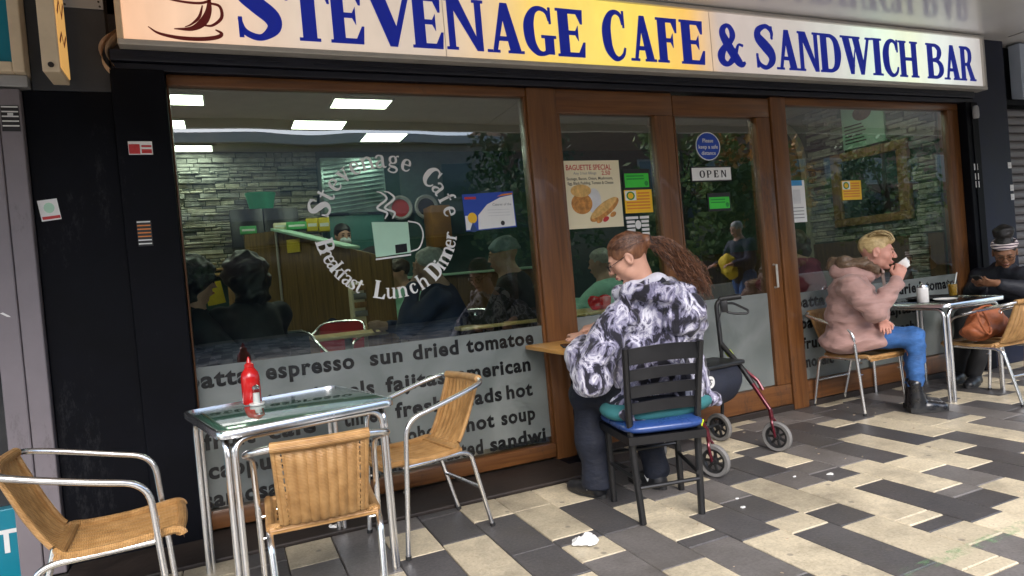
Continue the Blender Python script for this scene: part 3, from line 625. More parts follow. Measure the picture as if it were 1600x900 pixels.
MB().box((3.0045,3.7965,.21),(3.7475,3.799,.912)).build('frosted_band','frosted_film',dr,smooth=False)
MB().tube([(3.80,3.765,.95),(3.80,3.735,.95),(3.80,3.735,1.12),(3.80,3.765,1.12)],.009,8).build('pull_handle','alu_trim',dr)
# right window
rw = thing('shop_window', 'right cafe window showing the stone clad wall inside', 'shop window', (5,3.8,0))
bar((3.893,YF-.012,.0),(4.046,YB,2.394),'stile','frame_brown',rw,.01); bar((3.8875,3.80,.05),(3.8925,YB,2.39),'shadow_gap','black_paint',rw,.002) if False else None
bar((4.0465,YF,2.337),(6.122,YB,2.394),'top_rail','frame_brown_h',rw); bar((4.0465,YF,.05),(6.122,YB,.20),'bottom_rail','frame_brown_h',rw)
bar((5.975,YF,.2005),(6.122,YB,2.3365),'stile','frame_brown',rw)
glassbox(4.0465,5.975,.20,2.337,rw)
fb2 = MB().box((4.047,3.7965,.205),(5.9745,3.799,.884)).build('frosted_band','frosted_film',rw,smooth=False)
W2 = [(4.02,.768,'batta',.0),(4.40,.768,'espresso',.475),(4.965,.768,'sun',.19),(5.2,.768,'dried',.285),(5.55,.768,'tomatoes',.505),(4.06,.603,'paninis',.38),(4.62,.603,'bagels',.33),(5.03,.603,'fajitas',.385),
 (4.06,.445,'fruit',.25),(4.37,.445,'cafe',.27),(4.78,.445,'time',.19),(5.08,.445,'fresh',.29),(4.05,.30,'mosaic',.33),(4.50,.30,'mocha',.30),(4.9,.30,'hot',.19)]
frosted_words([w_ for w_ in W2], fb2, rw, 4.05, 5.97)

# ------------------------------------------------------------------ illuminated fascia sign
def sign_mat():
    m, t, b = new_mat('sign_face'); N=t.nodes; L=t.links
    geo=N.new('ShaderNodeNewGeometry'); sx=N.new('ShaderNodeSeparateXYZ'); L.new(geo.outputs['Position'],sx.inputs[0])
    mr=N.new('ShaderNodeMapRange'); mr.inputs['From Min'].default_value=-.4; mr.inputs['From Max'].default_value=6.4; L.new(sx.outputs['X'],mr.inputs['Value'])
    rp=N.new('ShaderNodeValToRGB'); 
    def P(x): return (x+.4)/6.8
    set_ramp(rp,[(P(-.35),(.95,.53,.31)),(P(.0),(.92,.61,.41)),(P(.5),(.72,.57,.45)),(P(1.2),(.64,.52,.42)),(P(1.6),(.84,.58,.30)),(P(1.9),(1.0,.66,.10)),(P(2.35),(1.02,.76,.10)),(P(2.7),(1.02,.74,.07)),(P(3.1),(1.0,.56,.08)),(P(3.24),(.78,.50,.25)),(P(3.38),(.56,.46,.42)),(P(4.1),(.56,.51,.47)),(P(4.6),(.66,.68,.62)),(P(5.0),(.80,.98,.80)),(P(5.4),(.90,.98,.70)),(P(5.75),(.85,.93,.85)),(P(6.1),(.68,.68,.66)),(P(6.35),(.52,.49,.47))])
    L.new(mr.outputs[0],rp.inputs[0]); b.inputs['Base Color'].default_value=(.40,.38,.35,1); b.inputs['Roughness'].default_value=.3
    nz=N.new('ShaderNodeTexNoise'); nz.inputs['Scale'].default_value=2.2; nz.inputs['Detail'].default_value=8; nz.inputs['Roughness'].default_value=.7; mpp=N.new('ShaderNodeMapping'); mpp.inputs['Scale'].default_value=(3,1,1); L.new(geo.outputs['Position'],mpp.inputs[0]); L.new(mpp.outputs[0],nz.inputs['Vector']); dr_=N.new('ShaderNodeMapRange'); dr_.inputs['From Min'].default_value=.3; dr_.inputs['From Max'].default_value=.7; dr_.inputs['To Min'].default_value=.86*0.245; dr_.inputs['To Max'].default_value=1.06*0.245; L.new(nz.outputs['Fac'],dr_.inputs['Value']); L.new(dr_.outputs[0],b.inputs['Emission Strength'])
    L.new(rp.outputs[0],b.inputs['Emission Color']); b.inputs['Emission Strength'].default_value=0.245; MAT['sign_face']=m
sign_mat()
m,t_,b_=new_mat('sign_blue'); b_.inputs['Base Color'].default_value=(.005,.014,.20,1); b_.inputs['Roughness'].default_value=.35; b_.inputs['Emission Color'].default_value=(.004,.014,.24,1); b_.inputs['Emission Strength'].default_value=.7*0.245; MAT['sign_blue']=m
m,t_,b_=new_mat('sign_maroon'); b_.inputs['Base Color'].default_value=(.10,.01,.01,1); b_.inputs['Emission Color'].default_value=(.10,.008,.006,1); b_.inputs['Emission Strength'].default_value=.5*0.245; MAT['sign_maroon']=m
sg = thing('shop_sign', 'long lit cafe sign in blue serif capitals on a cream and yellow panel', 'shop sign', (3,3.7,2.7))
MB().box((-.345,3.672,2.522),(6.345,3.80,2.952)).build('panel','sign_face',sg,smooth=False)
fr = MB().rbox((-.372,3.648,2.494),(6.372,3.81,2.5225),.004).rbox((-.372,3.648,2.9515),(6.372,3.81,2.975),.004).build('frame_rail','alu_trim',sg,smooth=False)
MB().rbox((-.372,3.649,2.523),(-.3445,3.81,2.951),.004).build('frame_end','cream_frame',sg,smooth=False); MB().rbox((6.3445,3.649,2.523),(6.372,3.81,2.951),.004).build('frame_end','alu_trim',sg,smooth=False)
for xj in (1.31,3.295): MB().box((xj-.002,3.6705,2.523),(xj+.002,3.6722,2.951)).build('panel_joint','alu_trim',sg,smooth=False)
SIGN = [('S',.175,.40,.335,2.563),('T',.425,.655,.31,2.57),('E',.65,.838,.31,2.57),('V',.845,1.135,.31,2.568),('E',1.112,1.302,.305,2.57),('N',1.318,1.565,.305,2.572),('A',1.575,1.82,.305,2.57),('G',1.826,2.050,.305,2.568),('E',2.058,2.262,.305,2.57),
 ('C',2.395,2.572,.33,2.565),('A',2.608,2.812,.305,2.57),('F',2.826,3.0,.305,2.57),('E',3.024,3.232,.305,2.57),('&',3.345,3.60,.30,2.575),('S',3.70,3.892,.325,2.568),('A',3.90,4.122,.30,2.57),('N',4.128,4.346,.30,2.57),('D',4.352,4.58,.30,2.57),('W',4.585,4.93,.30,2.568),('I',4.935,5.052,.30,2.57),('C',5.062,5.246,.305,2.568),('H',5.255,5.49,.30,2.57),('B',5.60,5.815,.30,2.57),('A',5.822,6.04,.30,2.57),('R',6.045,6.25,.30,2.57)]
for ch,x0,x1,h,z in SIGN:
    xs=[p[0] for q in GL[ch][1] for p in q]; a,b=min(xs),max(xs); s_=(x1-x0)/(b-a); mb=MB()
    glyph(mb,ch,lambda p,q,d: (x0-a*s_+p, 3.6718-d, z+q),0,.006,s_,h*(1.0 if ch!='&' else 1.0)); mb.build('letter','sign_blue',sg,smooth=False)
cup = MB(); FS=lambda a,b,d:(a,3.6718-d,b)
for q in swp([(-.235,2.595,.004),(-.19,2.565,.012),(-.10,2.548,.018),(.0,2.548,.020),(.075,2.562,.020),(.098,2.582,.016),(.07,2.60,.006)]): cup.prism(q,FS,0,.003)
cup.build('saucer_stroke','sign_maroon',sg,smooth=False); cup=MB()
for q in swp([(-.22,2.76,.004),(-.10,2.735,.010),(.0,2.73,.012),(.05,2.745,.012),(.06,2.76,.008)]): cup.prism(q,FS,0,.003)
cup.build('cup_rim','sign_maroon',sg,smooth=False); cup=MB()
for q in swp([(.055,2.75,.016),(.045,2.69,.030),(.015,2.635,.038),(-.04,2.598,.022),(-.12,2.592,.004)]): cup.prism(q,FS,0,.003)
cup.build('cup_body','sign_maroon',sg,smooth=False); cup=MB()
for q in swp([(.02,2.72,.006),(.0,2.66,.014),(-.04,2.62,.008),(-.07,2.605,.003)]): cup.prism(q,FS,0,.0034)
cup.build('cup_shade','sign_maroon',sg,smooth=False); cup=MB()
for q in swp([(.05,2.735,.010),(.10,2.722,.014),(.105,2.665,.016),(.06,2.622,.012),(.02,2.618,.008)]): cup.prism(q,FS,0,.0032)
cup.build('cup_handle','sign_maroon',sg,smooth=False)

# ------------------------------------------------------------------ left neighbour
ts = thing('shop_sign', 'teal sign with a cream frame on the neighbouring shop, top left', 'shop sign', (-1.9,3.72,2.4))
MB().box((-3.2,3.69,2.392),(-.805,3.80,3.0)).build('panel','teal',ts,smooth=False)
MB().rbox((-.8045,3.66,2.345),(-.757,3.81,3.0),.006).build('frame_end','cream_frame',ts,smooth=False); MB().rbox((-3.2,3.661,2.345),(-.805,3.81,2.3915),.005).build('frame_rail','cream_frame',ts,smooth=False)
MB().rbox((-3.2,3.70,2.288),(-.76,3.90,2.343),.005).build('under_rail','plate_grey',ts,smooth=False)
nb = thing('shop_window', 'dark window of the neighbouring shop above its teal stall riser', 'shop window', (-1.9,3.8,0))
MB().rbox((-3.2,3.76,0),(-.978,3.9,.335),.005).build('stall_riser','teal',nb,smooth=False)
MB().box((-3.2,3.82,.336),(-.99,3.826,2.287)).build('glass_pane','window_dark',nb,smooth=False)
MB().rbox((-.990,3.78,.337),(-.9755,3.9,2.287),.003).build('stile','black_paint',nb,smooth=False)
text('letter','T','vinyl_white',-1.075,3.7585,.135,.15,nb,.02,sx=1.0); text('letter','A','vinyl_white',-1.22,3.7585,.135,.15,nb,.02)
ps = thing('projecting_sign', 'cream box sign with orange lit face hanging edge on, top left', 'projecting sign', (-.66,3.3,2.47))
MB().rbox((-.645,3.42,2.275),(-.578,3.62,3.0),.006).build('box','cream_frame',ps,smooth=False)
m,t_,b_=new_mat('warm_face'); b_.inputs['Base Color'].default_value=(.7,.4,.12,1); b_.inputs['Emission Color'].default_value=(1,.55,.16,1); b_.inputs['Emission Strength'].default_value=.55*0.245; MAT['warm_face']=m
MB().box((-.5778,3.432,2.30),(-.574,3.612,2.98)).build('lit_face','warm_face',ps,smooth=False)
for i,(z,h) in enumerate(((2.42,.07),(2.55,.09),(2.68,.10),(2.82,.1))):
    mb=MB(); 
    for q in swp([(3.45,z,.016),(3.50,z+h*.8,.016),(3.54,z+.01,.016),(3.59,z+h,.016)],False): mb.prism(q,lambda a,b,d:(-.5739+d,a,b),0,.001)
    mb.build('lettering','sign_maroon',ps,smooth=False)
MB().lathe([(.0,.0),(.012,0),(.012,.004),(0,.004)],(0,0,0),10).xf(Matrix.Translation((-.61,3.418,2.305))@Matrix.Rotation(R(90),4,'X')).build('bolt','sill_dark',ps)
fa = mono('fascia_board', MB().rbox((-.755,3.75,2.287),(-.426,3.95,2.985),.004), 'dark_board', 'charcoal fascia board between the teal sign and the cafe sign', 'fascia board'); _inv[fa.name]=Matrix.Identity(4)
pg = MB().rbox((-.602,3.742,2.692),(-.428,3.7495,2.98),.002).build('cover_plate','plate_grey',fa,smooth=False)
for p in ((-.588,2.705),(-.442,2.705),(-.446,2.728),(-.59,2.74)): MB().lathe([(0,0),(.005,0),(.005,.003),(0,.003)],seg=8).xf(Matrix.Translation((p[0],3.742,p[1]))@Matrix.Rotation(R(90),4,'X')).build('screw','sill_dark',pg,root=fa)
tb = MB().grid(lambda u,v: (-.375-.085*math.sin(v*2.6)*(1-.2*u)+.006*math.sin(9*u), 3.70+.10*u, 2.585-.20*v+.02*math.sin(5*u+3*v)), 8, 14)
tb.grid(lambda u,v: (-.368-.065*math.sin(v*2.6)*(1-.2*u), 3.69+.10*u, 2.575-.17*v), 8, 14)
mat('foam_tan',(.62,.42,.26),.9,var=.25,scale=14,bump=.4)
tag(tb.build('torn_trim','foam_tan'),'curled tan strip of torn trim at the left end of the cafe sign','torn trim')
# right neighbour
rs = thing('roller_shutter', 'closed grey roller shutter of the shop on the right', 'roller shutter', (7.9,3.8,0))
SLAT = MB(); prof=[(0,0),(.014,.010),(.020,.030),(.020,.052),(.012,.070),(0,.076)]
for i in range(len(prof)-1):
    SLAT.add([(6.815,3.82-prof[i][0],prof[i][1]),(9.6,3.82-prof[i][0],prof[i][1]),(9.6,3.82-prof[i+1][0],prof[i+1][1]),(6.815,3.82-prof[i+1][0],prof[i+1][1])],[(0,1,2,3)])
me=SLAT.mesh('slat','shutter_grey',True,_inv[rs.name],60)
for i in range(30): link('slat',me,rs,(0,0,.04+i*.078))
MB().rbox((6.802,3.79,0),(6.816,3.90,2.40),.003).build('guide','navy_paint',rs,smooth=False); MB().box((6.80,3.835,0),(9.6,3.86,2.40)).build('back_plate','black_paint',rs,smooth=False)
bs = thing('shop_sign', 'blank pale blue sign over the roller shutter, top right', 'shop sign', (8,3.7,2.4))
mat('pale_blue',(.42,.48,.58),.4,var=.05); MB().rbox((6.985,3.70,2.46),(9.6,3.80,2.965),.005).build('panel','pale_blue',bs,smooth=False); MB().rbox((6.802,3.765,2.405),(9.6,3.9,2.457),.004).build('under_rail','black_paint',bs,smooth=False)
# ------------------------------------------------------------------ stickers and posters on the front
def flat(name, x0,x1,z0,z1, m, label, cat, y=3.7955, group=None, tilt=0.0):
    """thin sheet stuck on the front; returns a thing whose parts can be added"""
    cx,cz=(x0+x1)/2,(z0+z1)/2; t=thing(name,label,cat,(cx,y,cz),0,group); c,s=math.cos(tilt),math.sin(tilt)
    P=[(cx+(a-cx)*c-(b-cz)*s, cz+(a-cx)*s+(b-cz)*c) for a,b in ((x0,z0),(x1,z0),(x1,z1),(x0,z1))]
    MB().prism(P,lambda a,b,d:(a,y-d,b),0,.0012).build('sheet',m,t,smooth=False); return t
def patch(t, name, pts, m, y, d=.0006): return MB().prism(pts,lambda a,b,k:(a,y-k,b),0,d).build(name,m,t,smooth=False)
def R4(x0,x1,z0,z1): return [(x0,z0),(x1,z0),(x1,z1),(x0,z1)]
def ell2(cx,cz,rx,rz,n=24,rot=0): return [(cx+rx*math.cos(a)*math.cos(rot)-rz*math.sin(a)*math.sin(rot), cz+rx*math.cos(a)*math.sin(rot)+rz*math.sin(a)*math.cos(rot)) for a in [2*math.pi*i/n for i in range(n)]]
po = flat('poster',2.064,2.518,1.480,1.930,'paper_cream','cream baguette special poster with two rolls and a baguette','poster',3.7935)
Y=3.7922
text('heading','BAGUETTE SPECIAL','print_red',2.105,Y,1.868,.050,po,.012,sx=.80); text('print_line','Any 3 hot fillings','print_grey',2.16,Y,1.838,.026,po,.0,sx=1.0); text('print_line','2.50','print_red',2.375,Y,1.833,.040,po,.01)
text('print_line','Sausage, Bacon, Onion, Mushroom,','print_black',2.105,Y,1.802,.027,po,.008,sx=.92); text('print_line','Egg, Black Pudding, Tomato & Cheese','print_black',2.110,Y,1.772,.027,po,.008,sx=.85)
mat('crust',(.50,.22,.05),.6,var=.5,scale=25); mat('crust_pale',(.66,.40,.13),.6,var=.3,scale=25); mat('plate_print',(.62,.62,.62),.5)
patch(po,'plate',ell2(2.30,1.66,.055,.085),'plate_print',Y,.0004); patch(po,'roll',ell2(2.205,1.645,.080,.070),'crust',Y,.0008); patch(po,'roll',ell2(2.205,1.73,.078,.042),'crust_pale',Y,.0010)
patch(po,'baguette',ell2(2.375,1.60,.135,.045,rot=.55),'crust',Y,.0011); patch(po,'baguette_top',ell2(2.37,1.612,.125,.030,rot=.55),'crust_pale',Y,.0014)
for x,z in ((2.33,1.528),(2.38,1.535),(2.44,1.565)): patch(po,'filling',ell2(x,z,.026,.016,12,.5),'print_red' if x==2.38 else 'crust',Y,.0013)
def green(x0,x1,z0,z1,label):
    t=flat('sticker',x0-.012,x1+.012,z0-.018,z1+.03,'print_black',label,'sticker',3.7940); patch(t,'green_panel',R4(x0,x1,z0,z1),'sticker_green',3.7927)
    for k in range(2): patch(t,'print_line',R4(x0+.015,x1-.04,z1-.022-.02*k,z1-.014-.02*k),'sticker_darkgreen',3.7920,.0003)
    patch(t,'emblem',ell2(x1-.022,z0+.026,.016,.018,12),'sticker_darkgreen',3.7920,.0003); return t
green(2.555,2.752,1.742,1.838,'green sticker on black beside the baguette poster'); green(3.265,3.452,1.568,1.652,'green sticker on black under the open sign')
def yellow(x0,x1,z0,z1,label):
    t=flat('sticker',x0,x1,z0,z1,'sticker_yellow',label,'sticker',3.7938); w_=x1-x0
    patch(t,'white_corner',R4(x0+.006,x0+w_*.42,z0+(z1-z0)*.55,z1-.006),'paper_white',3.7925); patch(t,'green_ring',ell2(x0+w_*.22,z1-(z1-z0)*.25,w_*.15,w_*.13),'sticker_darkgreen',3.7918,.0004); patch(t,'rating_dot',ell2(x0+w_*.22,z1-(z1-z0)*.25,w_*.10,w_*.09),'sticker_yellow',3.7913,.0004)
    for k in range(6): patch(t,'print_line',R4(x0+(w_*.48 if k<2 else .015),x1-.02,z1-.028-.021*k,z1-.018-.021*k),'orange_print',3.7924,.0004)
    return t
yellow(2.542,2.768,1.566,1.725,'yellow food rating sticker right of the baguette poster'); yellow(4.625,4.845,1.585,1.742,'yellow food rating sticker alone on the right window')
wt=thing('sticker','white opening times lettering under the yellow food rating sticker','sticker',(2.63,3.795,1.48))
for k in range(5):
    for x0,x1 in ((2.545,2.61),(2.665,2.725)) if k not in (0,) else ((2.54,2.64),(2.655,2.73)): patch(wt,'print_line',R4(x0,x1,1.525-.028*k,1.543-.028*k),'vinyl_white',3.7950)
patch(wt,'clock_mark',ell2(2.637,1.485,.024,.03),'vinyl_white',3.7950)
bl=thing('sticker','round blue sticker with white words high on the door glass','sticker',(3.3,3.794,2.02)); patch(bl,'rim',ell2(3.298,2.024,.112,.104),'vinyl_white',3.7950); patch(bl,'disc',ell2(3.298,2.024,.105,.097),'sticker_blue',3.7943)
for i,s_ in enumerate(('Please','keep a safe','distance')): text('print_line',s_,'vinyl_white',3.298,3.7935,2.052-.045*i,.040,bl,.008,'CENTER')
op=thing('open_sign','white sign reading open hung inside a black edge on the door','sign',(3.31,3.794,1.81)); patch(op,'black_edge',R4(3.122,3.495,1.768,1.876),'print_black',3.7948,.002); patch(op,'white_board',R4(3.130,3.487,1.776,1.868),'paper_white',3.7926,.0008)
for i,ch in enumerate('OPEN'):
    mb=MB(); x=3.195+.066*i; glyph(mb,ch,lambda p,q,d:(x+p,3.7917-d,1.796+q),0,.001,.062,.052); mb.build('letter','print_black',op,smooth=False)
q_=flat('notice',4.055,4.215,1.43,1.757,'paper_white','white paper notice with a blue heading at the left of the right window','notice',3.7940); patch(q_,'blue_heading',R4(4.055,4.19,1.715,1.757),'sky_blue_print',3.7927)
patch(q_,'grey_block',R4(4.085,4.165,1.575,1.685),'plate_print',3.7927)
for k in range(4): patch(q_,'print_line',R4(4.075,4.19,1.54-.026*k,1.547-.026*k),'print_grey',3.7927)
ce=flat('certificate',1.375,1.715,1.51,1.737,'sticker_blue','blue and white award certificate at the right of the left window','certificate',3.7940,tilt=R(2))
mat('navy_print',(.02,.05,.16),.4); patch(ce,'white_area',[(1.46,1.512),(1.712,1.524),(1.706,1.72),(1.62,1.705),(1.53,1.665),(1.465,1.60)],'paper_white',3.7927); patch(ce,'white_strip',R4(1.379,1.425,1.512,1.60),'paper_white',3.7927); patch(ce,'red_mark',R4(1.385,1.46,1.700,1.715),'print_red',3.7927)
patch(ce,'orange_curve',[(1.60,1.712),(1.706,1.722),(1.707,1.732),(1.64,1.727)],'orange_print',3.7920); patch(ce,'medal',ell2(1.425,1.585,.030,.033),'sticker_yellow',3.7919); patch(ce,'ribbon',[(1.405,1.515),(1.425,1.56),(1.448,1.515),(1.44,1.50),(1.412,1.50)],'navy_print',3.7917)
text('print_line','Caterer of the','print_grey',1.565,3.7918,1.655,.022,ce,.002); 
for k in range(3): patch(ce,'print_line',R4(1.53,1.68,1.628-.018*k,1.632-.018*k),'plate_print',3.7918,.0003)
patch(ce,'seal',ell2(1.625,1.545,.014,.015,12),'print_black',3.7918,.0003)
s0=flat('sticker',-.773,-.693,1.665,1.765,'paper_white','white sticker with a red lower edge, tilted on the black pillar','sticker',3.744,tilt=R(7)); patch(s0,'red_edge',[(-.762,1.668),(-.690,1.676),(-.692,1.690),(-.764,1.682)],'print_red',3.7427); patch(s0,'grey_print',ell2(-.733,1.725,.022,.025,12),'mint_paper',3.7427)
s1=flat('sticker',-.375,-.270,1.968,2.034,'paper_white','red and white sticker high on the black guide post left of the window','sticker',3.704)
for x0,x1,z0,z1 in ((-.373,-.325,1.972,2.020),(-.318,-.274,2.005,2.015),(-.318,-.274,1.975,1.995)): patch(s1,'red_print',R4(x0,x1,z0,z1),'print_red',3.7027)
s2=flat('sticker',-.372,-.308,1.515,1.642,'print_black','narrow black sticker with orange and white print low on the guide post','sticker',3.704)
for k in range(7): patch(s2,'print_line',R4(-.370,-.312,1.632-.018*k,1.638-.018*k),'paper_white' if k in (0,5,6) else 'orange_print',3.7027)
s3=flat('sticker',-.875,-.805,2.08,2.20,'print_black','black notice with white print on the mauve grey pillar','sticker',3.7035)
for k in range(5): patch(s3,'print_line',R4(-.872,-.808,2.19-.022*k,2.196-.022*k),'paper_white',3.7022)
patch(s3,'envelope',R4(-.850,-.828,2.150,2.165),'plate_print',3.702)
s4=thing('sticker','small torn white scrap of tape low on the mauve grey pillar','sticker',(-.93,3.70,1.2)); patch(s4,'scrap',[(-.953,1.243),(-.942,1.246),(-.918,1.228),(-.914,1.222),(-.928,1.225)],'paper_white',3.6995)
mat('lamp_grey',(.35,.35,.36),.4)
lf=thing('bulkhead_lamp','small unlit grey lamp at the top of the black post by the right window','lamp',(6.2,3.69,2.25)); MB().lathe([(0,0),(.022,0),(.026,.02),(.026,.09),(.018,.11),(0,.112)],(6.2,3.665,2.24),14).build('cover','lamp_grey',lf); MB().rbox((6.185,3.668,2.27),(6.215,3.70,2.33),.004).build('bracket','black_paint',lf)
for i,(x,z,lab) in enumerate(((6.20,1.815,'white square sticker, topmost of three on the black post'),(6.205,1.73,'white sticker in the middle of three on the black post'),(6.205,1.66,'white sticker, lowest of three on the black post'),(6.765,1.83,'white sticker, upper of three beside the roller shutter'),(6.775,1.62,'white sticker, middle of three beside the roller shutter'),(6.775,1.535,'white sticker, lowest of three beside the roller shutter'))):
    t=flat('sticker',x-.026,x+.026,z-.028,z+.028,'paper_white',lab,'sticker',3.699 if i<3 else 3.739); patch(t,'grey_print',R4(x-.018,x+.018,z-.012,z+.0),'plate_print',3.6977 if i<3 else 3.7377)

# ------------------------------------------------------------------ furniture materials
m,t_,b_=new_mat('aluminium'); N=t_.nodes; L=t_.links; b_.inputs['Base Color'].default_value=(.90,.90,.90,1); b_.inputs['Metallic'].default_value=1; b_.inputs['Roughness'].default_value=.24
tc=N.new('ShaderNodeTexCoord'); nz=N.new('ShaderNodeTexNoise'); nz.inputs['Scale'].default_value=30; nz.inputs['Detail'].default_value=5; L.new(tc.outputs['Object'],nz.inputs['Vector']); mr=N.new('ShaderNodeMapRange'); mr.inputs['To Min'].default_value=.20; mr.inputs['To Max'].default_value=.30; L.new(nz.outputs['Fac'],mr.inputs['Value']); L.new(mr.outputs[0],b_.inputs['Roughness']); MAT['aluminium']=m
def rattan(name, axis):
    m,t,b=new_mat(name); N=t.nodes; L=t.links; tc=N.new('ShaderNodeTexCoord'); wv=N.new('ShaderNodeTexWave'); wv.wave_type='BANDS'; wv.bands_direction=axis; wv.inputs['Scale'].default_value=62; wv.inputs['Distortion'].default_value=.6
    L.new(tc.outputs['Object'],wv.inputs['Vector']); nz=N.new('ShaderNodeTexNoise'); nz.inputs['Scale'].default_value=22; nz.inputs['Detail'].default_value=6; L.new(tc.outputs['Object'],nz.inputs['Vector'])
    rp=N.new('ShaderNodeValToRGB'); set_ramp(rp,[(.25,(.25,.125,.038)),(.5,(.40,.215,.073)),(.75,(.52,.31,.125))]); ad=N.new('ShaderNodeMath'); ad.operation='MULTIPLY_ADD'; ad.inputs[1].default_value=.25; L.new(wv.outputs['Fac'],ad.inputs[0]); sc=N.new('ShaderNodeMath'); sc.operation='MULTIPLY'; sc.inputs[1].default_value=.75; L.new(nz.outputs['Fac'],sc.inputs[0]); L.new(sc.outputs[0],ad.inputs[2]); L.new(ad.outputs[0],rp.inputs[0]); L.new(rp.outputs[0],b.inputs['Base Color'])
    b.inputs['Roughness'].default_value=.42; bp=N.new('ShaderNodeBump'); bp.inputs['Strength'].default_value=.5; bp.inputs['Distance'].default_value=.003; L.new(wv.outputs['Fac'],bp.inputs['Height']); L.new(bp.outputs[0],b.inputs['Normal']); MAT[name]=m
rattan('rattan_back','Z'); rattan('rattan_seat','Y')
mat('foot_black',(.02,.02,.02),.6); 

def table_glass():
    m,t,b=new_mat('table_glass'); b.inputs['Base Color'].default_value=(.055,.13,.09,1); b.inputs['Roughness'].default_value=.05; b.inputs['Specular IOR Level'].default_value=.8; b.inputs['Coat Weight'].default_value=.6; b.inputs['Coat Roughness'].default_value=.03
    N=t.nodes; L=t.links; tc=N.new('ShaderNodeTexCoord'); nz=N.new('ShaderNodeTexNoise'); nz.inputs['Scale'].default_value=7; nz.inputs['Detail'].default_value=5; L.new(tc.outputs['Object'],nz.inputs['Vector']); mr=N.new('ShaderNodeMapRange'); mr.inputs['To Min'].default_value=.03; mr.inputs['To Max'].default_value=.13; L.new(nz.outputs['Fac'],mr.inputs['Value']); L.new(mr.outputs[0],b.inputs['Roughness']); MAT['table_glass']=m
table_glass(); mat('table_black',(.012,.013,.014),.10,var=.2)

